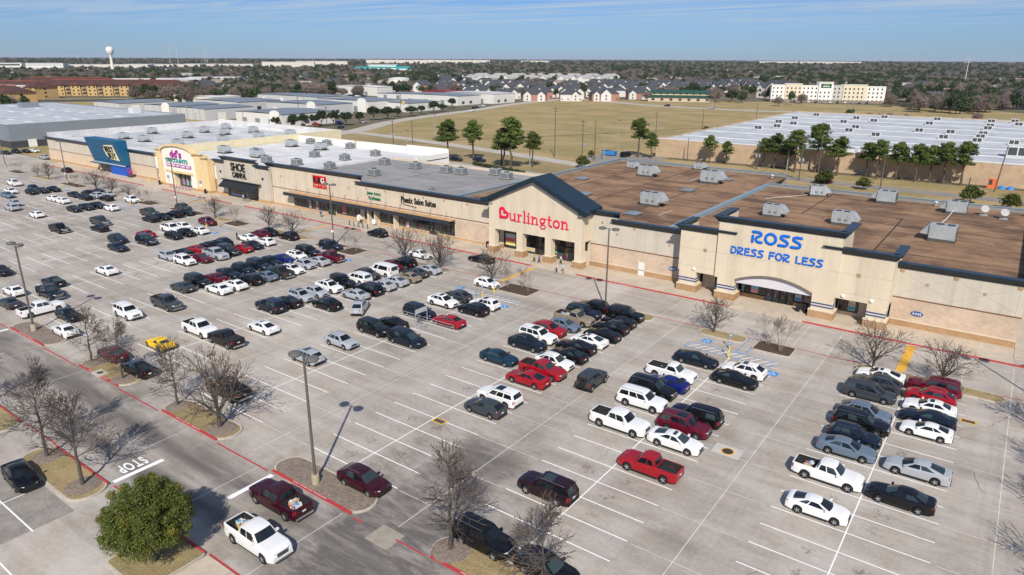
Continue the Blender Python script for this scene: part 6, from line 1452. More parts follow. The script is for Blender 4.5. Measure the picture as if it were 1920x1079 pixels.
def bare_tree(seed, h, style, twig_r=.016):
    rs = random.Random(seed); trunk, tw = MB(), MB()
    def rv(): return Vector((rs.gauss(0, 1), rs.gauss(0, 1), rs.gauss(0, 1))).normalized()
    def grow(p, d, ln, r, depth, maxd, up):
        n = 3 if depth < 2 else 2; q = p; dd = d
        for i in range(n):
            dd = (dd + rv()*.16 + Vector((0, 0, up*.10))).normalized(); e = q + dd*(ln/n); r2 = max(r*(1-.42*(i+1)/n), twig_r*.8)
            tgt = trunk if depth <= 1 else tw
            tgt.tube(q, e, max(r*(1-.42*i/n), twig_r), r2, 6 if depth == 0 else 5 if depth == 1 else 3, cap=False)
            if depth < maxd:
                kids = (1 if depth < 2 else 1) + (i == n-1)*1 + (rs.random() < .35)
                for k in range(kids):
                    ang = rs.uniform(.45, .95) if not (i == n-1 and k == 0) else rs.uniform(.08, .3)
                    ax = dd.cross(rv())
                    if ax.length < 1e-4: continue
                    nd = Matrix.Rotation(ang, 3, ax.normalized()) @ dd
                    grow(e, nd.normalized(), ln*rs.uniform(.58, .80), r2*rs.uniform(.55, .78), depth+1, maxd, up)
            q = e
    if style == 'leader':
        p = Vector((0, 0, 0)); d = Vector((0, 0, 1)); N = 11; r = .02*h+.03
        for i in range(N):
            e = Vector((rs.gauss(0, .03), rs.gauss(0, .03), h*(i+1)/N)); r2 = r*(1-.085*(i+1)); trunk.tube(p, e, max(r*(1-.085*i), .02), max(r2, .018), 7, cap=False)
            if i >= 3:
                for k in range(5):
                    a = rs.uniform(0, 6.28); t = (i-3)/(N-3); el = .25+.55*t; nd = Vector((math.cos(a)*math.cos(el), math.sin(a)*math.cos(el), math.sin(el)))
                    grow(e, nd, h*(.24-.135*t)*rs.uniform(.8, 1.15), max(r2*.38, .022), 2, 4, .5)
            p = e
    elif style == 'vase':
        b = Vector((0, 0, h*.16)); trunk.tube((0, 0, 0), b, .026*h+.02, .024*h, 8, cap=False)
        for k in range(5):
            a = 6.28*k/5+rs.uniform(-.3, .3); el = rs.uniform(.75, 1.15); grow(b, Vector((math.cos(a)*math.cos(el), math.sin(a)*math.cos(el), math.sin(el))), h*.36, .018*h, 1, 4, .6)
        grow(b, Vector((.05, 0, 1)), h*.37, .018*h, 1, 4, .6)
    else:                                  # clump of thin stems
        for k in range(4):
            a = 6.28*k/4+rs.uniform(-.4, .4); s = Vector((.12*math.cos(a), .12*math.sin(a), 0)); e = s+Vector((.16*h*math.cos(a)*.5, .16*h*math.sin(a)*.5, h*.35)); trunk.tube(s, e, .035, .028, 5, cap=False)
            grow(e, Vector((math.cos(a)*.35, math.sin(a)*.35, 1)).normalized(), h*.26, .022, 2, 5, .8)
    return trunk, tw
BT = {}
for key, seed, h, st, mb, mt in (('leader1', 11, 6.0, 'leader', BARK, TWIG), ('leader2', 12, 6.0, 'leader', BARK, TWIG), ('vase1', 21, 5.5, 'vase', BARK, TWIG), ('vase2', 22, 5.5, 'vase', BARK, TWIG), ('clump1', 31, 3.6, 'clump', PALEBARK, PTWIG), ('clump2', 32, 3.6, 'clump', PALEBARK, PTWIG)):
    a, b = bare_tree(seed, h, st, .020 if st != 'clump' else .013); BT[key] = (a.mesh('trunk', mb, 60), b.mesh('crown', mt), h)
def plant_bare(key, x, y, h, lab, z=.15, rz=0, wide=1.0, name='bare_tree', group='bare winter trees on the islands'):
    tm, cm, h0 = BT[key]; s = h/h0; o = thing(name, lab, 'tree', (x, y, z), rz, group); o.scale = (s*wide, s*wide, s); put('trunk', tm, o); put('crown', cm, o); return o
TR = [(-123.7, 84, 4.9, 'vase1', 1.0, 'bare tree on tan island before the red sign, farther from the yellow hump'), (-115.9, 84, 4.7, 'vase2', 1.15, 'bare tree beside the thin yellow hump before the red sign'), (-98.4, 82.9, 2.9, 'clump1', .9, 'thin sapling nearer the lamp in the mulch bed by the maroon pickup'), (-96.2, 83.2, 2.9, 'clump2', .9, 'thin sapling farther from the lamp in the mulch bed by the maroon pickup'),
      (-84.6, 84, 5.9, 'vase2', 1.05, 'wide bare tree behind the black SUV before the salon'), (-76.4, 83.9, 5.8, 'vase1', 1.2, 'widest bare tree before the salon brick panel'), (-65.2, 83.8, 5.5, 'vase2', .9, 'bare tree on the square grass bed before the gabled store'), (-60.9, 82.4, 3.5, 'clump1', .7, 'sapling nearest the camera edge of the gabled store mulch bed'), (-59.3, 83.9, 3.4, 'clump2', .8, 'middle sapling of the gabled store mulch bed'), (-57.5, 82.9, 3.1, 'clump1', .7, 'thin sapling at the blue symbol end of the gabled store mulch bed'),
      (-28.5, 83.9, 4.6, 'vase1', 1.1, 'bare tree on grass island between lamp and striped walkway'), (-21.6, 83.9, 3.9, 'clump1', 1.1, 'pale shrubby tree beside the striped walkway'), (-19.7, 82.6, 4.4, 'clump2', 1.05, 'pale shrubby tree at the outer end of the mulch island'), (-9.6, 84, 5.7, 'vase2', 1.05, 'spreading bare tree beside the wide yellow hump'), (-2.7, 84, 4.9, 'vase1', 1.15, 'bare tree behind the dark maroon SUV by the end wall'),
      (-227.6, 83.5, 4.8, 'vase1', 1, 'far bare tree on the tan island before the long wall'), (-235.4, 83.5, 3.4, 'vase2', .8, 'thin far tree on the tan island before the long wall'), (-248.4, 83.5, 2.8, 'clump1', 1, 'tiny tree on the farthest mulch bed'), (-252, 83.3, 2.6, 'clump2', 1, 'second tiny tree on the farthest mulch bed'), (-207.8, 83.3, 3.6, 'clump1', 1, 'sapling in the mulch bed before the blue box'), (-210.6, 83.2, 3.0, 'clump2', .9, 'smaller sapling in the mulch bed before the blue box'),
      (-198.7, 83.6, 5.3, 'vase2', 1.1, 'wide bare tree in front of the blue box entrance'), (-190.0, 83.6, 4.0, 'vase1', 1.05, 'bare tree beside the wide one before the blue box'), (-181.2, 83.6, 3.6, 'vase2', 1.1, 'leaning bare tree before the ochre front posters'), (-170.5, 83.2, 3.3, 'clump1', 1.0, 'pale sapling in the mulch bed by the far white crossover'), (-176, 83.6, 2.4, 'clump2', .9, 'small bare shrub tree before the ochre front'), (-142.8, 83.6, 4.5, 'vase1', 1.05, 'bare tree before the shoe shop awning'), (-134.6, 83.4, 3.5, 'clump2', 1, 'shrubby tree nearer the shops in the shoe shop mulch bed'), (-133.2, 82.1, 3.2, 'clump1', 1, 'shrubby tree nearer the cars in the shoe shop mulch bed'),
      (-83.4, 31.2, 5.6, 'leader1', .95, 'bare tree by the storm inlet, nearer the white sedan'), (-75.9, 31.1, 5.8, 'leader2', 1.0, 'bare tree by the storm inlet, nearer the black sedan'), (-65.2, 31.4, 6.0, 'leader1', .95, 'bare tree at the yellow sports car end of its island'), (-57.6, 31.4, 8.0, 'vase2', .86, 'tall bare tree with tan leaves beside the black pickup'),
      (-65.2, 19.3, 7.6, 'leader2', .85, 'tall bare tree at the far end of the stop bar island'), (-58.1, 19.2, 7.2, 'leader1', .95, 'tall bare tree casting its shadow over the painted stop lettering'), (-80.5, 19.2, 6.8, 'leader2', .95, 'bare tree at the photo edge shading the drive lane'), (-28.2, 31.3, 7.2, 'leader1', .9, 'bare tree beside the parked black SUV'), (-20.3, 31.3, 6.2, 'leader2', .9, 'bare tree in front of the dark crossover at the bottom edge'),
      (6.4, 78.2, 5.2, 'vase1', 1, 'bare tree shading the front lane past the end wall'), (9.0, 68.8, 5.6, 'vase2', 1, 'bare tree shading the lot edge beside the drain grate'), (9.4, 61.4, 5.6, 'vase1', 1, 'bare tree shading the lot edge beside the silver sedan'), (9.4, 52.0, 6.0, 'vase2', 1, 'bare tree shading the lot edge beside the black sedan')]
rt = random.Random(5)
TAN_HOST = None
for i, (x, y, h, key, wd, lab) in enumerate(TR):
    o = plant_bare(key, x, y, h, lab, .2, rt.uniform(0, 6.28), wd)
    if 'tan leaves' in lab: TAN_HOST = o

def leafy(seed, clumps, per, leaf, lx=1.0, squash=.75, jitter=.35):
    """leaf faces spread through clumps: clumps = [(cx, cy, cz, r)]"""
    g = np.random.default_rng(seed); C = np.array(clumps); out = []
    for cx, cy, cz, r in C:
        n = per; d = g.normal(size=(n, 3)); d /= np.linalg.norm(d, axis=1)[:, None]; rad = r*(g.random(n)**.38); P = d*rad[:, None]; P[:, 2] *= squash; P += (cx, cy, cz); out.append((P, d))
    P = np.concatenate([o[0] for o in out]); D = np.concatenate([o[1] for o in out]); n = len(P)
    nrm = D + g.normal(scale=.7, size=(n, 3)); nrm[:, 2] += .35; nrm /= np.linalg.norm(nrm, axis=1)[:, None]
    t = np.cross(nrm, g.normal(size=(n, 3))); t /= np.linalg.norm(t, axis=1)[:, None]; b = np.cross(nrm, t)
    s = leaf*(1+jitter*g.normal(size=n)).clip(.4, 1.8)[:, None]
    V = np.stack([P-t*s*lx, P-b*s*.5, P+t*s*lx, P+b*s*.5], 1).reshape(-1, 3); F = np.arange(n*4).reshape(-1, 4)
    return V, F
def dome_clumps(seed, w, h, z0, n, r0, r1, hollow=.55):
    g = random.Random(seed); out = []
    for i in range(n):
        a = g.uniform(0, 6.28); u = g.uniform(-.55, 1); rr = math.sqrt(max(0, 1-u*u)); k = g.uniform(hollow, 1.0); out.append((math.cos(a)*rr*w*k, math.sin(a)*rr*w*k, z0+h*.5+u*h*.5*k, g.uniform(r0, r1)))
    return out
def limb_trunk(seed, h, r, spread, n=5, top=.75):
    rs = random.Random(seed); b = MB(); b.tube((0, 0, -.2), (0, 0, h*.35), r, r*.8, 8, cap=False)
    for i in range(n):
        a = 6.28*i/n+rs.uniform(-.3, .3); e = (math.cos(a)*spread*rs.uniform(.5, .9), math.sin(a)*spread*rs.uniform(.5, .9), h*rs.uniform(.6, top)); m = (e[0]*.4, e[1]*.4, h*.5); b.tube((0, 0, h*.33), m, r*.6, r*.4, 6, cap=False).tube(m, e, r*.4, r*.12, 5, cap=False)
    return b.mesh('trunk', BARK, 60)
# round evergreen in front
V, F = leafy(1, dome_clumps(2, 2.35, 4.9, .9, 90, .5, .95, .35)+dome_clumps(3, 2.7, 5.4, .7, 150, .45, .85, .66)+dome_clumps(8, 2.95, 5.6, .8, 40, .30, .55, .9), 300, .056, 1.3, .85)
o = thing('evergreen_tree', 'round dense evergreen tree beside the white loaded pickup', 'tree', (-44.3, 18.0, .15)); put('crown', npmesh('crown', V, F, LEAF_EV), o); put('trunk', limb_trunk(4, 5.0, .22, 2.0), o)
# tan leaves hanging on in the tall bare tree
V, F = leafy(9, [(math.cos(a)*1.5*k, math.sin(a)*1.5*k, 3.2+1.6*math.sin(a*1.7), .55) for a in np.linspace(0, 6.28, 9) for k in (.6, 1.2)], 26, .09, 1.1); put('dry_leaves', npmesh('dry_leaves', V, F, LEAF_TAN), TAN_HOST)
# pines
def pine_mesh(seed, h):
    rs = random.Random(seed); cl = []; b = MB(); p = Vector((0, 0, 0)); N = 8; r = .16+.008*h
    for i in range(N):
        e = Vector((rs.gauss(0, .10), rs.gauss(0, .10), h*(i+1)/N*.96)); b.tube(p, e, r*(1-.1*i), r*(1-.1*(i+1)), 6, cap=False); p = e
    for k in range(44):
        t = rs.uniform(.42, 1.0)**.8; z = h*t; L = h*.26*(1.15-t)**.6*rs.uniform(.5, 1.1) if t < .96 else .3; a = rs.uniform(0, 6.28); tip = Vector((math.cos(a)*L, math.sin(a)*L, z+rs.uniform(-.2, .5))); b.tube((0, 0, z-.3), tip, .05, .02, 4, cap=False)
        for q in (1.0, .62): cl.append((tip.x*q, tip.y*q, z+.15+rs.uniform(-.25, .4), h*rs.uniform(.045, .085)))
    V, F = leafy(seed+50, cl, 58, .17, 1.7, .6); return b.mesh('trunk', M('pine_bark', (.10, .075, .055), .9, .2, 2, obj=True), 60), npmesh('crown', V, F, LEAF_PINE)
PINES = [pine_mesh(s, 12) for s in (101, 102, 103)]
PL = [(-162, 184, 13.8, 'tallest of the pair of pines over the parked black cars'), (-156.5, 191, 13, 'second pine of the pair over the parked black cars'), (-141, 187, 10.9, 'short pale pine beside the hedge'), (-133.5, 182, 16.1, 'tallest pine of the group behind the grey roof'), (-130.5, 190, 10.8, 'broad pine at the end of the group behind the grey roof'), (-114, 234, 13.2, 'bushy pine in the loading yard'), (-108.5, 233, 9.1, 'thin pine beside the bushy one in the loading yard'), (-88, 236, 8.9, 'pine before the tan wall nearest the loading yard'), (-82, 236, 7.4, 'low leaning pine before the tan wall'),
      (-66, 236, 11.1, 'pine beside the twin transformers pole'), (-58.5, 232, 12.6, 'pine with open crown before the tan wall'), (-53, 236, 14.5, 'tallest slender pine before the tan wall'), (-46, 233, 11.6, 'lone slim pine after the tallest one'), (-35, 234, 11.0, 'first pine of the shadowed clump before the tan wall'), (-30, 235.5, 10.6, 'second pine of the shadowed clump'), (-25, 235, 10.8, 'third pine of the shadowed clump'), (-18, 236, 11.3, 'pine with full crown near the leaning dark pole'), (-13.5, 236, 11.8, 'broad pine nearest the leaning dark pole'), (-62.5, 237, 9.5, 'low pine behind the open crowned one'), (-38.5, 237, 9.8, 'small pine leading the shadowed clump'), (-21.5, 237, 10.2, 'pine between the full crowned ones'), (-137, 183, 12.5, 'slim pine hugging the tallest of its group'), (-70, 237.5, 9.0, 'small pine behind the twin transformers pole')]
for i, (x, y, h, lab) in enumerate(PL):
    o = thing('pine_tree', lab, 'tree', (x, y, 0), rt.uniform(0, 6), 'pines behind the shops'); s = h/12; o.scale = (s*1.4, s*1.4, s); put('trunk', PINES[i % 3][0], o); put('crown', PINES[i % 3][1], o)
# live oaks by the workshops
OAKS = []
for s in (201, 202, 203):
    V, F = leafy(s, dome_clumps(s, 2.6, 4.0, 2.2, 46, .7, 1.15, .35), 60, .26, 1.1, .8); OAKS.append((limb_trunk(s, 5, .2, 1.8), npmesh('crown', V, F, LEAF_OAK)))
OL = [(-310, 221, 5.6, 5), (-299, 223, 7.0, 7), (-300, 230, 6.9, 6), (-296, 234, 6.9, 5.5), (-298, 240, 8.1, 7), (-297, 247, 7.6, 7), (-293, 252, 7.1, 8), (-296, 264, 6.2, 5.5), (-305, 283, 7.7, 8.3), (-304, 293, 7.2, 10), (-311, 308, 5.3, 6.7), (-308, 317, 6, 8.5), (-315, 333, 5.6, 5.6), (-318, 348, 7.4, 8.5), (-321, 360, 4.9, 7), (-336, 387, 7.3, 7), (-272, 108, 7.5, 8)]
for i, (x, y, h, w) in enumerate(OL):
    o = thing('live_oak', 'dark live oak beside the far corner of the long store' if i == 16 else 'dark live oak, %s along the curving road before the white workshops' % ORD[i], 'tree', (x, y, 0), rt.uniform(0, 6), 'live oaks along the curving road'); o.scale = (w/6.2, w/6.2, h/6.4); put('trunk', OAKS[i % 3][0], o); put('crown', OAKS[i % 3][1], o)
# round shrubs along the alley and on the verge
V, F = leafy(301, dome_clumps(301, 1.3, 2.6, .1, 30, .45, .75, .3), 60, .15, 1.2, .9); SHR = npmesh('foliage', V, F, LEAF_EV); SHT = MB().tube((0, 0, -.1), (0, 0, 1.2), .07, .04).mesh('stem', BARK)
for x, y, s, lab in ((-45.2, 214, 1.6, 'dark round bush hiding the maroon sedan'), (-34.5, 211.5, 1.3, 'dark round bush by the alley, between two taller poles'), (-9.0, 207, 1.7, 'dark round bush by the alley near the dishes'), (-.5, 204, 1.5, 'dark round bush by the alley at the roof corner'), (-116.8, 199, 1.5, 'small round bush at the bare pole behind the brown roof'), (-128, 224, .9, 'small dark bush at the field edge'), (-123, 262, .8, 'lone dark bush in the field'), (-126, 330, 1.4, 'dark bush on the tan embankment'), (-123, 338, 1.3, 'second dark bush on the tan embankment'), (-100, 410, 1.4, 'third dark bush on the tan embankment'), (-93, 430, 1.2, 'farthest dark bush on the tan embankment'), (-186, 226, .9, 'small brown bush by the field road')):
    o = thing('round_bush', lab, 'bush', (x, y, -.02), rt.uniform(0, 6), 'dark bushes behind the shops'); o.scale = (s*1.1, s*1.1, s*.9); put('foliage', SHR, o); put('stem', SHT, o)
V, F = leafy(303, [(x, 0, .7, .8) for x in np.arange(-13, 13, .8)], 130, .14, 1.1, .8); o = thing('hedge', 'clipped dark hedge along the verge under the pines', 'hedge', (-136.0, 178.4, 0), R(-14)); put('foliage', npmesh('foliage', V, F, LEAF_OAK), o); MB().box(-13, 13, -.12, .12, 0, .5).build('stems', BARK, o)
# ------------------------------------------------------------------ buildings beyond the shops
GREYW = M('blue_grey_metal_wall', (.22, .245, .28), .6, .06, .2); PALEW = M('pale_metal_wall', (.52, .52, .51), .7, .06, .2); WHITEW = M('white_workshop_wall', (.66, .64, .60), .8, .05, .3); GREYR = M('slate_metal_roof', (.19, .215, .245), .5, .12, .15); TANW = mat_brick('tan_block_wall', (.47, .345, .225), (.50, .37, .245), (.44, .33, .22), 2.0); DARKW = M('dark_wall_band', (.055, .06, .065), .8, .08, .3)
def box_hall(name, lab, x0, x1, y0, y1, h, wall, roof, cat='warehouse', over=.3, par=0, grp=None):
    o = thing(name, lab, cat, group=grp)
    bx('front_wall', wall, o, x0, x1, y0, y0+.3, 0, h); bx('back_wall', wall, o, x0, x1, y1-.3, y1, 0, h); bx('side_wall', wall, o, x0, x0+.3, y0+.3, y1-.3, 0, h); bx('side_wall', wall, o, x1-.3, x1, y0+.3, y1-.3, 0, h)
    if par: bx('roof', roof, o, x0+.3, x1-.3, y0+.3, y1-.3, h-par-.2, h-par); bx('coping', WHITEROOF, o, x0-.05, x1+.05, y0-.05, y0+.32, h, h+.12)
    else: MB().xz([(x0-over, h), ((x0+x1)/2, h+.55), (x1+over, h), (x1+over, h+.18), ((x0+x1)/2, h+.75), (x0-over, h+.18)], y0-over, y1+over).build('roof', roof, o)
    return o
# long tan warehouse behind the pines
wh = box_hall('long_warehouse', 'long low warehouse with tan block wall and white seamed roof', -110, 110, 240, 424, 6.4, TANW, METALROOF, par=.5)
SEAM = M('white_roof_seam', (.74, .74, .73), .7, .05, 1)
for y in (262, 285, 308, 331, 354, 377, 400): bx('roof_seam', SEAM, wh, -109, 109, y-.5, y+.5, 5.92, 6.05)
bx('coping_white', SEAM, wh, -110.1, 60, 239.9, 240.4, 6.53, 6.75)
for i, (x, y) in enumerate(((-89, 317), (-95, 340), (-95, 367), (-87, 335), (-92, 396), (-72, 331), (-71, 359), (-71, 387), (-61, 375), (-61, 334), (-60, 316), (-48, 304), (-61, 403), (-37, 334), (-38, 375), (-38, 405), (-26, 335), (-26, 310.5), (-15, 305), (-15, 321), (-15, 336), (-15, 364), (-15, 380), (-16, 408), (-5, 395), (-7, 415), (-4, 304.5), (-2, 266), (-93, 304))):
    unit(FAU, x, y, 5.9, 0, 1.05 if i != 27 else 1.9, 'white box unit with dark louvres, %s on the warehouse roof from the loading yard' % ORD[min(19, i)] if i < 20 else 'white box unit at the far end of the warehouse roof, %s' % ORD[i-20], 'units on the long warehouse roof', 'roof_box_unit')
for x in (-66, -49, -38): # condenser banks near the front edge
    o = thing('condenser_bank', 'row of low condensers at the warehouse roof edge behind the %s pine' % {-66: 'open crowned', -49: 'tallest slender', -38: 'clumped'}[x], 'rooftop unit', (x, 246, 5.9)); bx('casing', FAU['casing'].materials[0], o, -5, 5, -2, 2, .2, 1.3)
    for i in range(5): MB().lathe([(.8, 1.3), (.8, 1.5), (.6, 1.5)], 12, (-4+2*i, 0, 0)).build('fan_ring', GALVD, o)
o = thing('orange_container', 'orange open cabinet standing against the tan wall', 'container', (-5.9, 236.5, 0)); bx('side', M('orange_paint', (.72, .16, .05), .6, .1), o, -1.2, 1.2, -.6, .6, 0, 2.6); bx('door', DARKW, o, -.9, -.1, -.66, -.6, 1.0, 2.4)
for x, lab in ((-3.6, 'blue tarp heap nearer the orange cabinet'), (-1.6, 'blue tarp heap by the tan wall, farther from the orange cabinet')):
    o = MB().lathe([(1.0, 0), (.9, .4), (.5, .8), (.1, .95)], 9).build('tarp_heap', M('blue_tarp', (.04, .2, .5), .6, .3, 3), None, 60, (x, 236.6, -.02)); tag(o, lab, 'tarp')
o = thing('blue_skip', 'blue dumpster in the loading yard', 'dumpster', (-124.5, 231.5, 0)); MB().xz([(-2.4, .3), (2.4, .3), (2.7, 1.7), (-2.7, 1.7)], -1, 1).build('tub', MATS['blue_tarp'], o); bx('lid', M('dark_lid', (.03, .06, .08), .6, .1), o, -2.7, 0, -1.05, 1.05, 1.7, 1.8)
o = thing('scrap_load', 'white and blue trailer load beyond the warehouse corner', 'trailer', (-117, 262, 0)); bx('deck', MATS['blue_tarp'], o, -3, 3, -1.2, 1.2, .6, 1.5); bx('load', WHITEP, o, -2.5, -.5, -1, 1, 1.5, 2.6); MB().lathe([(.4, -.9), (.4, .9)], 10, (1.5, 0, .4), axis='y').build('wheel', RUBBER, o)
# blue-grey warehouse past the far store corner
gw = box_hall('grey_warehouse', 'blue-grey metal warehouse with white flat roof past the long store', -460, -318, 106, 178, 9.0, GREYW, METALROOF, par=.4)
bx('east_band', DARKW, gw, -317.98, -317.9, 106, 178, 0, 2.6); bx('north_band', DARKW, gw, -460, -318, 105.9, 105.98, 0, 2.6)
for i in range(7): bx('loading_door', DARKW if i % 2 else WHITEP, gw, -317.9, -317.8, 112+i*8, 115+i*8, 0, 3)
for i in range(24):
    x, y = -450+(i % 8)*17, 118+(i//8)*18; bx('skylight_panel', SEAM, gw, x-3, x+3, y-.7, y+.7, 8.6, 8.68)
bx('rooftop_box', FAU['casing'].materials[0], gw, -350, -346, 168, 172, 8.6, 11); bx('rooftop_box', GREYW, gw, -430, -424, 150, 158, 8.6, 11)
# workshops
WS = [('A', -508, -474, 222, 258, 5.6, PALEW, GREYR, 'pale storage shed nearest the red roofed apartments'), ('B', -442, -411, 222, 253, 6.4, PALEW, GREYR, 'second pale storage shed counting from the apartments'), ('C', -405, -376, 222, 253, 6.3, PALEW, GREYR, 'third pale storage shed counting from the apartments'), ('D', -349, -309, 224, 258, 6.3, WHITEW, GREYR, 'white fronted workshop behind the first oaks'), ('E', -404, -353, 282, 310, 6.6, PALEW, GREYR, 'wide shed behind the storage sheds'), ('F', -400, -352, 322, 352, 7.0, WHITEW, GREYR, 'white workshop with rounded door gable'), ('E2', -470, -420, 272, 305, 6.2, PALEW, GREYR, 'shed row behind the storage sheds'), ('H', -468, -414, 440, 470, 4.6, WHITEW, GREYR, 'low white hall beyond the sheds'),
      ('G', -372, -334, 340, 372, 5.6, WHITEW, GREYR, 'white workshop with round yellow sign'), ('J', -412, -352, 412, 440, 6.9, WHITEW, GREYR, 'white workshop at the bend of the curving road'), ('I', -394, -344, 446, 474, 7.4, WHITEW, PALEW, 'white tyre workshop with blue sign at the far junction'), ('W1', -560, -505, 306, 330, 5.1, WHITEW, WHITEROOF, 'long low white building beside the car lot'), ('W2', -520, -440, 352, 380, 5.5, PALEW, GREYR, 'grey roofed hall in the middle of the sheds'), ('R1', -470, -430, 498, 515, 5, M('dark_red_roof', (.25, .05, .05), .7, .1, .3), MATS['dark_red_roof'], 'low dark red building before the white tank'), ('W3', -560, -500, 470, 490, 8, WHITEW, WHITEROOF, 'white flat hall beside the bare tree and tank')]
for k, a, b, c, d, h, w, r, lab in WS:
    o = box_hall('workshop', lab, a, b, c, d, h, w, r, 'workshop', grp='metal sheds and workshops')
    if k in 'ABC':
        for i in range(4): bx('wall_rib', DARKW, o, a+(b-a)*(i+.6)/4.4, a+(b-a)*(i+.6)/4.4+.12, c-.05, c, 0, h-.2)
        bx('roller_door', WHITEP, o, b, b+.05, c+8, c+13, 0, 4)
    else:
        for i in range(3): bx('roller_door', GREYW if w is WHITEW else WHITEP, o, a+(b-a)*(i+.5)/3.5, a+(b-a)*(i+.5)/3.5+4, c-.06, c, 0, 3.6)
        for i in range(2): bx('window', GLASS, o, b, b+.05, c+5+i*9, c+8+i*9, 1, 3)
    if k in ('D', 'F', 'E', 'B'):
        x = b-5; MB().xz([(x-4, 0), (x+4, 0), (x+4, h)]+[(x+4*math.cos(t), h+2.0*math.sin(t)) for t in np.linspace(0, math.pi, 9)][1:-1]+[(x-4, h)], c-.9, c-.5).build('rounded_gable', WHITEP, o)
    if k == 'G': MB().lathe([(1, 0), (1, -.3)], 16, (b-3, c-.2, h+.6), axis='y').build('yellow_sign', M('yellow_sign', (.8, .55, .02), .5, 0), o).scale = (1, 1, 1)
    if k == 'I': bx('blue_sign', M('blue_sign', (.03, .15, .55), .5, 0), o, a+12, a+26, c-.3, c-.05, 4.6, 6.4); bx('white_emblem', WHITEP, o, a+14, a+18, c-.36, c-.3, 5.0, 6.0)
# white tank, water tower
o = thing('storage_tank', 'round white storage tank behind the workshops', 'tank', (-592, 592, 0)); MB().lathe([(13, 0), (13, 11.5)], 36).build('tank_wall', WHITEP, o, smooth=40); MB().lathe([(13.3, 11.5), (13.3, 11.8), (6, 13.0), (.2, 13.4)], 36).build('tank_roof', WHITEROOF, o, smooth=40)
o = thing('water_tower', 'white mushroom shaped water tower on the horizon', 'water tower', (-1627, 762, 0)); o.scale = (.78, .78, .97); MB().lathe([(5, 0), (3.6, 20), (3.3, 36), (5.5, 41)], 18).build('stem', WHITEP, o, smooth=50); MB().lathe([(5.5, 40), (9.4, 45), (9.6, 50), (8.2, 54), (3, 56.2), (.2, 56.5)], 22).build('bowl', WHITEP, o, smooth=50)

# houses
SHING = M('dark_shingle_roof', (.060, .064, .074), .9, .22, .25); SHINGB = M('brown_shingle_roof', (.27, .22, .18), .9, .22, .25); SHINGG = M('grey_shingle_roof', (.33, .325, .32), .9, .2, .25); RBRICK = M('red_brick_wall', (.36, .19, .14), .9, .18, .5); SIDING = M('white_siding', (.62, .60, .56), .85, .06, .4); BEIGES = M('beige_siding', (.52, .44, .33), .85, .08, .4); REDROOF = M('red_brown_tile_roof', (.078, .036, .031), .9, .25, .2); ORGR = M('orange_ridge_tile', (.30, .07, .035), .9, .2, .4); YELW = M('yellow_ochre_wall', (.50, .34, .15), .9, .1, .3)
HM = {}
def house_mesh(key, w, d, h, rh, gables, wall, gab, roofm):
    """meshes of one house kind: walls, hipped roof, front gables, windows"""
    parts = []
    parts.append(('wall', MB().box(-w/2, w/2, -d/2, d/2, 0, h).mesh('wall', wall)))
    e = .5; r = MB(); rl = max(0, w/2-d/2*.8)
    r.add([(-w/2-e, -d/2-e, h), (w/2+e, -d/2-e, h), (w/2+e, d/2+e, h), (-w/2-e, d/2+e, h), (-rl, 0, h+rh), (rl, 0, h+rh)], [(0, 1, 5, 4), (1, 2, 5), (2, 3, 4, 5), (3, 0, 4), (3, 2, 1, 0)]); parts.append(('roof', r.mesh('roof', roofm)))
    for gx, gw, gh in gables:
        z = h+gh; parts.append(('gable', MB().xz([(gx-gw/2, 0), (gx+gw/2, 0), (gx+gw/2, h), (gx, z), (gx-gw/2, h)], -d/2-1.4, -d/2-.02).mesh('gable', gab)))
        g = MB(); y0 = -d/2-1.8; y1 = -d/2 + 3.2
        g.add([(gx-gw/2-.4, y0, h-.2), (gx, y0, z+.15), (gx, y1, z+.15), (gx-gw/2-.4, y1, h-.2), (gx+gw/2+.4, y0, h-.2), (gx+gw/2+.4, y1, h-.2), (gx-gw/2-.4, y0, h-.5), (gx, y0, z-.2), (gx+gw/2+.4, y0, h-.5)], [(0, 1, 2, 3), (1, 4, 5, 2), (0, 6, 7, 1), (1, 7, 8, 4)]); parts.append(('gable_roof', g.mesh('gable_roof', roofm)))
        for zz in ((1.0, 3.8) if h > 5 else (1.0,)): parts.append(('window', MB().box(gx-.7, gx+.7, -d/2-1.46, -d/2-1.4, zz, zz+1.5).mesh('window', GLASS)))
    for x in np.linspace(-w/2+1.6, w/2-1.6, max(2, int(w/5))):
        if all(abs(x-gx) > gw/2+.6 for gx, gw, gh in gables): parts.append(('window', MB().box(x-.55, x+.55, -d/2-.06, -d/2, 1.0, 2.4).mesh('window', GLASS)))
    parts.append(('chimney', MB().box(w*.2, w*.2+.9, 1, 1.9, h, h+rh+.6).mesh('chimney', wall)))
    HM[key] = parts
house_mesh('town_a', 22, 13, 6.2, 4.2, [(-6.5, 7, 3.0), (6.5, 7, 3.0)], RBRICK, SIDING, SHING); house_mesh('town_b', 24, 13, 6.2, 4.4, [(0, 9, 4.0), (-8.5, 5, 2.4)], RBRICK, SIDING, SHING); house_mesh('town_c', 20, 12, 6.0, 4.0, [(4, 7, 3.0)], SIDING, SIDING, SHING)
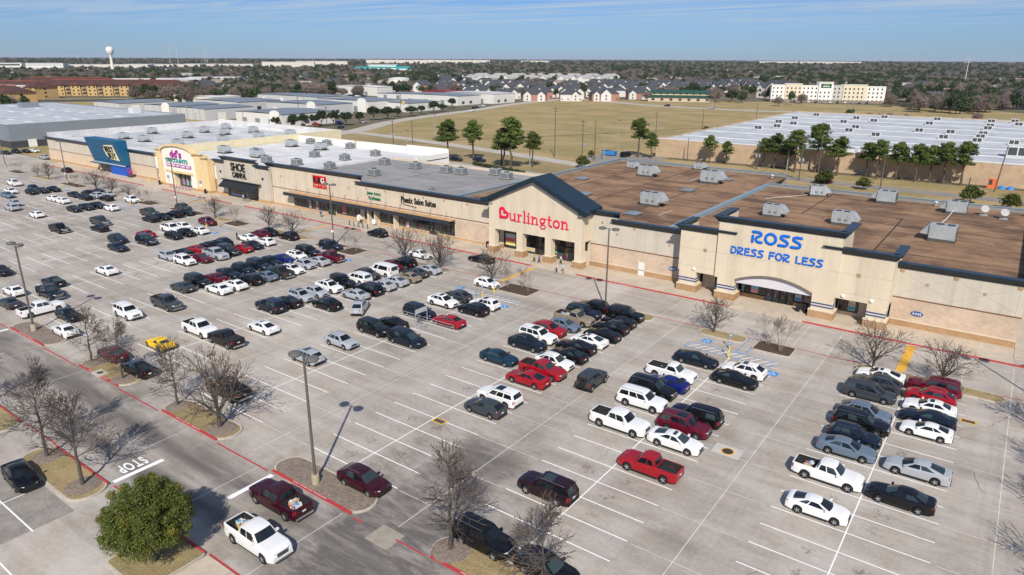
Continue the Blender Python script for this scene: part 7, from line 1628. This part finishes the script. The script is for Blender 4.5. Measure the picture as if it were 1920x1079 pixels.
house_mesh('flat_a', 28, 14, 9.0, 4.2, [(-8, 8, 3.6), (8, 8, 3.6)], SIDING, SIDING, SHINGG); house_mesh('sub_a', 17, 12, 3.2, 3.4, [(-4, 6, 2.4)], BEIGES, RBRICK, SHINGB); house_mesh('sub_b', 18, 12, 3.2, 3.6, [(3, 7, 2.6)], SIDING, SIDING, SHINGG); house_mesh('sub_c', 16, 12, 5.4, 3.4, [(-3, 6, 2.6)], RBRICK, SIDING, SHING); house_mesh('care', 34, 15, 3.8, 4.6, [(-9, 8, 2.8), (9, 8, 2.8)], M('pink_brick_wall', (.46, .30, .22), .9, .1, .4), MATS['pink_brick_wall'], SHING)
def house(key, x, y, rz, lab, grp, sc=1.0, name='house', lean=False):
    o = thing(name, lab, 'house', (x, y, -.05), rz, grp); o.scale = (sc, sc, sc)
    for n, me in HM[key]:
        if lean and n in ('window', 'chimney'): continue
        put(n, me, o)
    return o
def polar(px, dist):    # compass bearing (survey units) and distance to ground coordinates
    a = -0.630375 + math.atan((px-960)/1304.04); return dist*math.sin(a), dist*math.cos(a)
rh = random.Random(17); HPOS = []
# townhouse quarter with dark roofs
FRONT = [(830, 715), (960, 606), (1140, 622), (1240, 690), (1400, 790)]
for rowi in range(9):
    px = 838 + (rowi % 2)*14; i = 0
    while px < 1400:
        ds = interp(FRONT, px) + rowi*34
        if not (1205 < px < 1400 and rowi < 2):
            x, y = polar(px, ds); key = ('town_a', 'town_b', 'town_c')[(i*2+rowi) % 3]
            house(key, x, y, R(rh.choice((30, 38, 44, 35, -52))), '%s townhouse, %s in the %s terrace counting from the white workshops' % ('brick' if key != 'town_c' else 'pale', ORD[min(i, 19)], ORD[rowi]), 'dark roofed townhouses', rh.uniform(.85, 1.05), 'townhouse', rowi > 3); HPOS.append((x, y, 15)); i += 1
        px += 27.5/ds*1304*rh.uniform(.9, 1.15)
for i in range(16):
    x, y = polar(892+(i % 8)*33+(i//8)*12, 985+(i//8)*110); house('flat_a', x, y, R(rh.choice((42, 34, 30))), 'pale apartment block, %s in the %s grey roofed line behind the townhouses' % (ORD[i % 8], ORD[i//8]), 'pale apartment blocks behind the townhouses', 1.0, 'apartment_block'); HPOS.append((x, y, 22))
for i, (x, y, rz) in enumerate(((-64, 690, .4), (-40, 668, .1), (-18, 700, .3), (-72, 726, .2), (10, 716, .2))):
    house('care', x, y, rz, 'low pink brick house with dark hipped roof, %s beyond the hotel' % ORD[i], 'pink brick houses beyond the hotel', 1.0); HPOS.append((x, y, 22))
house('town_b', -196, 690, -.3, 'white gabled house beyond the green roofed hall', 'dark roofed townhouses', 1.5, 'townhouse'); HPOS.append((-196, 690, 26))
# hotel
ht = thing('hotel', 'four-storey cream hotel with dark green sign', 'hotel', (-146, 648, 0), math.atan2(30, 81)); WINM = MB().box(-.55, .55, -.08, 0, 0, 1.4).mesh('window', GLASS)
for i, (a, b, h, m, y) in enumerate(((-44, -33, 13.6, WHITEP, 0), (-33, -20, 14.6, M('cream_hotel_wall', (.68, .60, .44), .9, .06, .3), -.8), (-20, -7, 13.4, WHITEP, 0), (-7, 4, 16.2, WHITEP, -1.4), (4, 12, 13.4, M('grey_hotel_wall', (.50, .48, .44), .9, .05, .3), 0), (12, 30, 14.4, MATS['cream_hotel_wall'], -.8), (30, 44, 13.2, WHITEP, 0))):
    bx('bay_wall', m, ht, a+.01, b-.01, -9+y, 9, 0, h); bx('parapet', WHITEP, ht, a-.1, b+.1, -9.3+y, -8.6+y, h, h+.5); bx('plinth', M('taupe_plinth', (.25, .2, .17), .9, .1), ht, a+.02, b-.02, -9.1+y, -9.001+y, 0, 2.2)
    for f in range(4):
        for k in range(max(1, int((b-a)/3.2))):
            if i == 3 and f == 3: continue
            put('window', WINM, ht, (a+1.7+k*3.2, -9.0+y, 1.2+f*3.15))
bx('sign_panel', M('dark_green_panel', (.01, .06, .05), .5, 0), ht, -5.5, 2.5, -10.7, -10.42, 12.0, 15.2); bx('sign_bar', M('lime_bar', (.25, .5, .1), .5, 0), ht, -3.8, .8, -10.78, -10.7, 13.9, 14.5); bx('sign_bar', SWHITE, ht, -4.2, 1.2, -10.78, -10.7, 12.7, 13.2); HPOS.append((-146, 648, 46))
# green roofed hall
gh = thing('green_roofed_hall', 'cream hall with dark green stepped metal roofs', 'hall', (-246, 580, 0), math.atan2(35, 41)*.55); GRN = M('dark_green_roof', (.018, .075, .055), .5, .1, .3)
bx('lower_wall', BEIGES, gh, -27, 27, -10, 10, 0, 3.6); MB().yz([(-11, 3.6), (-11, 3.8), (-4, 5.2), (-4, 3.6)], -28, 28).build('lower_roof', GRN, gh); bx('clerestory', PALEY, gh, -25, 25, -4, 10, 3.6, 7.2); MB().yz([(-5.4, 7.0), (-5.4, 7.25), (3, 9.0), (11, 7.25), (11, 7.0)], -26, 26).build('roof', GRN, gh)
for i in range(9): bx('window', GLASS, gh, -23+i*5.4, -21.5+i*5.4, -4.06, -4, 5.6, 6.6)
for i in range(7): bx('window', GLASS, gh, -24+i*7.4, -21.5+i*7.4, -10.06, -10, .8, 2.6)
HPOS.append((-246, 580, 34))
# red roofed apartments
def red_block(x, y, rz, L, D, st, lab):
    o = thing('red_roofed_apartment', lab, 'apartment', (x, y, 0), rz, 'ochre apartments with red roofs'); h = 3.1*st; e = .9; b = MB().box(-L/2, L/2, -D/2, D/2, 0, h); b.build('wall', YELW, o)
    rl = L/2-D/2*.9; rf = MB().add([(-L/2-e, -D/2-e, h), (L/2+e, -D/2-e, h), (L/2+e, D/2+e, h), (-L/2-e, D/2+e, h), (-rl, 0, h+4.6), (rl, 0, h+4.6)], [(0, 1, 5, 4), (1, 2, 5), (2, 3, 4, 5), (3, 0, 4), (3, 2, 1, 0)]).build('roof', REDROOF, o)
    MB().tube((-rl, 0, h+4.6), (rl, 0, h+4.6), .35, n=5).build('ridge', ORGR, rf); k = int(L/14)
    for i in range(k):
        gx = -L/2+L*(i+.5)/k; MB().xz([(gx-4, 0), (gx+4, 0), (gx+4, h), (gx-4, h)], -D/2-1.5, -D/2-.02).build('bay', YELW, o)
        g = MB().add([(gx-5, -D/2-2.4, h), (gx+5, -D/2-2.4, h), (gx+5, -D/2+2, h), (gx-5, -D/2+2, h), (gx, -D/2+1.2, h+2.6)], [(0, 1, 4), (1, 2, 4), (2, 3, 4), (3, 0, 4), (3, 2, 1, 0)]).build('bay_roof', REDROOF, o); MB().tube((gx-4.4, -D/2-2, h+.35), (gx, -D/2+1.1, h+2.6), .22, n=4).build('ridge', ORGR, g)
        for f in range(st):
            for dx in (-2.2, 2.2): bx('window', GLASS, o, gx+dx-.7, gx+dx+.7, -D/2-1.56, -D/2-1.5, .9+3.1*f, 2.3+3.1*f)
            if gx+7 < L/2-1:
                bl = bx('balcony', DARKW, o, gx+5.0, gx+8.6, -D/2-.9, -D/2-.01, .3+3.1*f, 2.7+3.1*f); bx('rail', YELW, bl, gx+5.0, gx+8.6, -D/2-1.0, -D/2-.92, .3+3.1*f, 1.2+3.1*f)
    for s in (-1, 1):
        for f in range(st): bx('window', GLASS, o, s*(L/2)-.05, s*(L/2)+.05, -2, 0, .9+3.1*f, 2.3+3.1*f)
    HPOS.append((x, y, L*.6))
red_block(-628, 205, R(6), 84, 18, 3, 'ochre apartment block with red roof nearest the sheds'); red_block(-690, 322, R(38), 130, 20, 3, 'long ochre apartment block ending beside the dry field'); red_block(-735, 250, R(12), 110, 20, 3, 'ochre apartment block behind the nearest one'); red_block(-800, 330, R(20), 120, 20, 3, 'hindmost ochre apartment block with red roof'); red_block(-660, 150, R(90), 60, 18, 3, 'ochre apartment wing at the photo edge')
MB().box(-60, 60, -.06, .06, 0, 1.8).build('long_fence', DARKW, None, None, (-610, 262, 0), R(50)); tag(bpy.data.objects['long_fence'], 'dark fence between apartments and dry field', 'fence')
# horizon landmarks
def far_box(x, y, rz, L, D, h, m, lab, bands=None, name='distant_building', floors=3):
    o = thing(name, lab, 'building', (x, y, 0), rz, 'large pale buildings near the horizon'); bx('wall', m, o, -L/2, L/2, -D/2, D/2, 0, h); bx('roof', WHITEROOF, o, -L/2-.5, L/2+.5, -D/2-.5, D/2+.5, h, h+.8)
    if bands:
        for f in range(floors): bx('window_band', bands, o, -L/2+3, L/2-3, -D/2-.4, -D/2-.05, h*(f+.35)/floors, h*(f+.75)/floors)
    return o
TEAL = M('teal_facade', (.03, .34, .36), .5, .06, .1)
x, y = polar(25, 1900); far_box(x, y, R(60), 120, 40, 20, WHITEP, 'white office with window rows at the photo edge', GLASS)
x, y = polar(92, 1950); far_box(x, y, R(55), 150, 50, 19, WHITEP, 'wide white office beside the first one', PALEW)
for i, px in enumerate((240, 340, 440)):
    x, y = polar(px, 2100+i*80); far_box(x, y, R(48-i*4), 190, 60, 15, M('cream_far_wall', (.62, .58, .50), .9, .05, .05), 'long cream distribution shed near the water tower, %s of three' % ORD[i])
x, y = polar(729, 1750); tb = far_box(x, y, R(34), 70, 30, 19, TEAL, 'teal glass building with white grid on the horizon', WHITEP); 
for dx, hh in ((-52, 14), (50, 15)): bx('wing', TEAL, tb, dx-15, dx+15, -12, 12, 0, hh); bx('wing_band', WHITEP, tb, dx-12, dx+12, -12.4, -12.05, hh*.4, hh*.65)
for i, (px, ds, L, h) in enumerate(((560, 2300, 150, 9), (620, 2600, 170, 10), (760, 3300, 300, 13), (860, 3600, 320, 13), (1470, 4400, 420, 12), (1530, 4600, 300, 12), (1000, 4200, 160, 10), (300, 950, 120, 6), (430, 1000, 70, 6), (20, 760, 60, 7), (160, 880, 140, 5))):
    x, y = polar(px, ds); far_box(x, y, -math.atan2(x, y)*.9, L, 50, h+12 if ds > 1500 else h+3, MATS['cream_far_wall'], 'pale flat shed low on the horizon, %s of the scattered sheds' % ORD[i]); HPOS.append((x, y, L*.55))
for i, (px, ds, h, lab) in enumerate(((1772, 1200, 42, 'tall pale mast above the far woods'), (1877, 2200, 62, 'thin lattice mast far along the woods'), (5, 2400, 80, 'thin mast at the photo edge'), (348, 2600, 75, 'pylon of the far power line, nearest the water tower'), (362, 2600, 75, 'second pylon of the far power line'), (411, 2700, 70, 'third pylon of the far power line'), (415, 2800, 80, 'fourth pylon of the far power line'), (900, 2700, 60, 'faint mast above the middle of the horizon'), (918, 2700, 62, 'second faint mast above the middle of the horizon'))):
    x, y = polar(px, ds); o = thing('mast', lab, 'mast', (x, y, 0), group='masts on the horizon'); MB().tube((0, 0, 0), (0, 0, h), .9, .35, 5).build('shaft', PALEW, o); b = MB()
    for z in (.75, .86, .95): b.tube((-5*(1.2-z)*2-2, 0, h*z), (5*(1.2-z)*2+2, 0, h*z), .25, n=4)
    b.build('crossarm', PALEW, o)

# utility poles behind the shops
WOODP = M('utility_wood', (.125, .10, .08), .9, .2, 1, obj=True); STEELP = M('grey_steel_pole', (.30, .31, .31), .5, .1, 1, obj=True)
UP = [(-138, 215, 17.9, 'x', 'tall pole with transformer rising from the field edge'), (-120, 204, 14.9, 'xt', 'pole with twin transformers nearest the brown roof'), (-122, 216, 14.2, 'w', 'bare wooden pole between two taller ones'), (-203, 198, 12, 'xt', 'pole with transformer leaning behind the white roof'), (-210, 216, 9.5, 'w', 'slim pole by the field road'), (-212, 232, 10.7, 's', 'slim steel pole beyond the field road'), (-123, 235, 12.7, 's', 'steel pole at the loading yard'), (-144, 313, 10.4, 'xt', 'pole with crossarms at the embankment'), (-124, 320, 12.6, 'w', 'wooden pole with yellow foot on the embankment'), (-70, 231, 9.5, 'xt', 'pole with twin transformers before the tan wall'), (-49, 222, 12.8, 'w', 'dark pole beside the lone slim pine'), (-53, 217, 13.2, 'xt', 'pole with twin transformers by the alley'), (-61, 233, 11.8, 's', 'pale steel pole among the pines'), (-5, 230, 12.6, 'wl', 'leaning dark pole before the tan wall'), (-122, 392, 11.3, 'w', 'far pole on the embankment'), (-121, 221, 9.3, 's', 'short lamp pole at the loading yard'), (-133, 192, 11.5, 's', 'lamp pole beside the broad pine'), (-170, 172, 11, 's', 'lamp pole behind the white roof'), (-300, 196, 12, 's', 'lamp pole past the far store corner'), (-96, 236, 8, 'w', 'short pole before the tan wall'), (-30.6, 214, 10, 'w', 'dark pole behind the brown roof between two bushes'), (-380, 214, 12, 's', 'lamp pole before the storage sheds'), (-450, 216, 13, 's', 'lamp pole by the first storage shed'), (-345, 262, 13, 'x', 'power pole among the workshops'), (-300, 300, 14, 'x', 'power pole by the curving road'), (-186, 500, 9, 'w', 'slim pole by the far road'), (-262, 214, 13, 'x', 'power pole at the road junction behind the white roof')]
for i, (x, y, h, k, lab) in enumerate(UP):
    o = thing('utility_pole', lab, 'utility pole', (x, y, -.1), 0, 'utility poles behind the shops'); MB().tube((0, 0, 0), ((.9 if 'l' in k else 0), 0, h), .19, .12, 8).build('pole', STEELP if 's' in k else WOODP, o, smooth=50)
    if 'x' in k: MB().box(-1.2, 1.2, -.06, .06, h-.7, h-.55).box(-.9, .9, -.06, .06, h-1.7, h-1.55).build('crossarm', WOODP, o)
    if 't' in k:
        for s in (-.5, .5): MB().lathe([(.3, 0), (.32, .1), (.32, .95), (.2, 1.05)], 12, (s, 0, h*.42)).build('transformer', STEELP, o, smooth=40)
    if 's' in k: MB().box(-.2, 1.1, -.15, .15, h-.12, h+.02).build('lamp_head', GALVD, o)

# ------------------------------------------------------------------ far woods
V, F = leafy(401, dome_clumps(401, 3.9, 6.2, 2.0, 30, 1.3, 2.1, .45), 26, .62, 1.1, .85); FG1 = npmesh('crown', V, F, LEAF_FAR)
V, F = leafy(402, dome_clumps(402, 2.9, 9.0, 2.5, 28, 1.2, 1.9, .45), 26, .60, 1.1, .85); FG2 = npmesh('crown', V, F, LEAF_FAR)
V, F = leafy(403, dome_clumps(403, 4.2, 7.0, 1.6, 40, 1.2, 2.2, .5), 34, .75, 1.9, .9); V2 = V.reshape(-1, 4, 3); c = V2.mean(1, keepdims=True); V2[:, 1] = c[:, 0]+(V2[:, 1]-c[:, 0])*.28; V2[:, 3] = c[:, 0]+(V2[:, 3]-c[:, 0])*.28; FB1 = npmesh('crown', V2.reshape(-1, 3), F, LEAF_BARE)
FT = limb_trunk(405, 6, .28, 2.6, 6); FAR = [FG1, FG2, FB1]
EXC = [(-345, -100, 215, 520), (-115, 120, 210, 432), (-520, -300, 205, 520), (-720, -480, 180, 300), (-300, 100, -100, 210), (-480, -318, 90, 200)]
def blocked(x, y):
    for a, b, c, d in EXC:
        if a < x < b and c < y < d: return True
    for hx, hy, hr in HPOS:
        if (x-hx)**2+(y-hy)**2 < (hr*.8)**2: return True
    if 0 < y-500 < 60 and x > -345: return True
    az = math.atan2(x, y)+.630375; pxx = 960+1304*math.tan(az); dd = math.hypot(x, y)
    if 820 < pxx < 1420 and dd < interp(FRONT, min(max(pxx, 831), 1399))+330 and rf.random() < .80: return True
    if 1395 < pxx < 1690 and dd < 655 and rf.random() < .93: return True
    t = (y-430)/750                      # grassy corridor
    if 0 < t < 1 and -80+ t*260 < x < 60+t*250 and x > -60: return True
    return False
rf = random.Random(23); pts = []
# scattered suburban houses first, so the trees stand between them
SUBL = 'pale roofed suburban house among the far trees'
for i in range(1100):
    px = rf.uniform(-20, 1940); ds = 740*(3.8**rf.random()); x, y = polar(px, ds)
    if math.sin(x*.031+.5*math.sin(y*.017))*math.cos(y*.027+.6*math.sin(x*.013)) < .22 and rf.random() < .8: continue
    if blocked(x, y) or any((x-a)**2+(y-b)**2 < 420 for a, b, c in HPOS): continue
    house(('sub_a', 'sub_b', 'sub_c')[i % 3], x, y, rf.uniform(.2, .9)+rf.choice((0, 0, 1.57)), ('brown', 'grey', 'dark')[i % 3]+' roofed suburban house among the far trees', ('brown', 'grey', 'dark')[i % 3]+' roofed houses among the far trees', rf.uniform(1.1, 1.5), 'suburban_house', True); HPOS.append((x, y, 11))
cand = []
def wood_noise(x, y): return math.sin(x*.0093+1.3)*math.cos(y*.0081)+.6*math.sin((x+y)*.021)
for i in range(52000):
    u = rf.random(); px = rf.uniform(-120, 2040)
    if u < .30: ds = 520+rf.random()**.8*1000
    else: ds = 1300*(6.0**rf.random())
    x, y = polar(px, ds)
    if ds < 1700 and blocked(x, y): continue
    if 640 < ds < 3200 and math.sin(x*.031+.5*math.sin(y*.017))*math.cos(y*.027+.6*math.sin(x*.013)) > .28 and rf.random() < .82: continue
    kind = 2 if rf.random() < .46-.2*wood_noise(x, y) else (0 if rf.random() < .62 else 1)
    sc = rf.uniform(.72, 1.25)*(1 if ds < 1500 else 1+min(1.0, (ds-1500)/3500)); cand.append((ds, x, y, kind, sc))
for i in range(34):                       # low trees and scrub along the far side of the long warehouse
    cand.append((300+i*.1, -98+i*5.3+rf.uniform(-3, 3), 436+rf.random()*62, 2 if rf.random() < .5 else 0, rf.uniform(.34, .62)))
cand.sort()
NEAR = []; last = {}
for t in cand:
    if len(NEAR) >= 290: break
    NEAR.append(t)
MARKS = [('the hotel', -146, 648), ('the green roofed hall', -246, 580), ('the white tank', -592, 592), ('the pink brick houses', -40, 690), ('the dark roofed terraces', -420, 640), ('the red roofed apartments', -690, 300), ('the tall pale mast', *polar(1772, 1200)), ('the white workshops', -380, 440), ('the far road', -300, 545)]
def by_mark(items, words):
    out = {}; groups = {}
    for n, (x, y, k) in enumerate(items):
        m = min(range(len(MARKS)), key=lambda q: (x-MARKS[q][1])**2+(y-MARKS[q][2])**2); groups.setdefault((k, m), []).append((math.hypot(x-MARKS[m][1], y-MARKS[m][2]), n))
    for (k, m), L in groups.items():
        for i, (d, n) in enumerate(sorted(L)): out[n] = '%s, %s counting outward from %s' % (words[k], ORD[min(i, len(ORD)-1)], MARKS[m][0])
    return out
TL = by_mark([(t[1], t[2], t[3]) for t in NEAR], ('round dark evergreen beyond the field', 'tall dark evergreen beyond the field', 'bare brown tree beyond the field'))
for i, (ds, x, y, k, sc) in enumerate(NEAR):
    o = thing('far_tree', TL[i], 'tree', (x, y, -.05), rf.uniform(0, 6.28), ('round evergreens beyond the field', 'tall evergreens beyond the field', 'bare trees beyond the field')[k]); o.scale = (sc, sc, sc*rf.uniform(.85, 1.15)); put('crown', FAR[k], o); put('trunk', FT, o)
SUBH = [o for o in bpy.data.objects if o.name.startswith('suburban_house')]
MARKS += [('the water tower', -1627, 762), ('the teal glass building', *polar(729, 1750)), ('the three cream sheds', *polar(340, 2180))]
HL = by_mark([(o.location.x, o.location.y, o['label'].split()[0]) for o in SUBH], {'brown': 'brown roofed house among far trees', 'grey': 'grey roofed house among far trees', 'dark': 'dark roofed house among far trees'})
for n, o in enumerate(SUBH): o['label'] = HL[n]
REST = cand[290:]
me = bpy.data.meshes.new('woods'); me.from_pydata([(x, y, -.1) for ds, x, y, k, s in REST], [], [])
for nm, typ, vals in (('kind_id', 'INT', [t[3] for t in REST]), ('size', 'FLOAT', [t[4] for t in REST]), ('turn', 'FLOAT', [rf.uniform(0, 6.28) for t in REST])):
    a = me.attributes.new(nm, typ, 'POINT'); a.data.foreach_set('value', vals)
woods = put('woods', me); tag(woods, 'grey-brown and dark green winter woods stretching to the horizon', 'woods', None, 'stuff')
ng = bpy.data.node_groups.new('woods', 'GeometryNodeTree'); ng.interface.new_socket('Geometry', in_out='INPUT', socket_type='NodeSocketGeometry'); ng.interface.new_socket('Geometry', in_out='OUTPUT', socket_type='NodeSocketGeometry')
N = ng.nodes.new; gi = N('NodeGroupInput'); go = N('NodeGroupOutput'); jn = N('GeometryNodeJoinGeometry')
crown_of = {}
for ob in bpy.data.objects:
    if ob.type == 'MESH' and ob.data in FAR and ob.data not in crown_of and ob.parent and ob.parent.name.startswith('far_tree'): crown_of[ob.data] = ob
def attr(nm, typ):
    a = N('GeometryNodeInputNamedAttribute'); a.data_type = typ; a.inputs[0].default_value = nm; return a.outputs[0]
for k in range(3):
    oi = N('GeometryNodeObjectInfo'); oi.transform_space = 'ORIGINAL'; oi.inputs['Object'].default_value = crown_of[FAR[k]]; oi.inputs['As Instance'].default_value = True
    cmp_ = N('FunctionNodeCompare'); cmp_.data_type = 'INT'; cmp_.operation = 'EQUAL'; ii = [s for s in cmp_.inputs if s.type == 'INT']; ng.links.new(attr('kind_id', 'INT'), ii[0]); ii[1].default_value = k
    ip = N('GeometryNodeInstanceOnPoints'); ng.links.new(gi.outputs[0], ip.inputs['Points']); ng.links.new(oi.outputs['Geometry'], ip.inputs['Instance']); ng.links.new(cmp_.outputs[0], ip.inputs['Selection'])
    cb = N('ShaderNodeCombineXYZ'); ng.links.new(attr('turn', 'FLOAT'), cb.inputs[2]); ng.links.new(cb.outputs[0], ip.inputs['Rotation'])
    ng.links.new(attr('size', 'FLOAT'), ip.inputs['Scale']); ng.links.new(ip.outputs[0], jn.inputs[0])
ng.links.new(jn.outputs[0], go.inputs[0]); md = woods.modifiers.new('woods', 'NODES'); md.node_group = ng

# ------------------------------------------------------------------ air
def make_haze():
    m = bpy.data.materials.new('thin_haze'); m.use_nodes = True; t = m.node_tree; t.nodes.clear()
    v = t.nodes.new('ShaderNodeVolumePrincipled'); v.inputs['Color'].default_value = (.72, .84, 1.0, 1); v.inputs['Density'].default_value = 3.2e-5; v.inputs['Anisotropy'].default_value = 0
    o = t.nodes.new('ShaderNodeOutputMaterial'); t.links.new(v.outputs[0], o.inputs['Volume'])
    h = MB().box(-33000, 31000, -9500, 35000, -1.5, 95).build('haze', m); tag(h, 'thin blue air haze over the suburb', None, None, 'stuff')
make_haze()
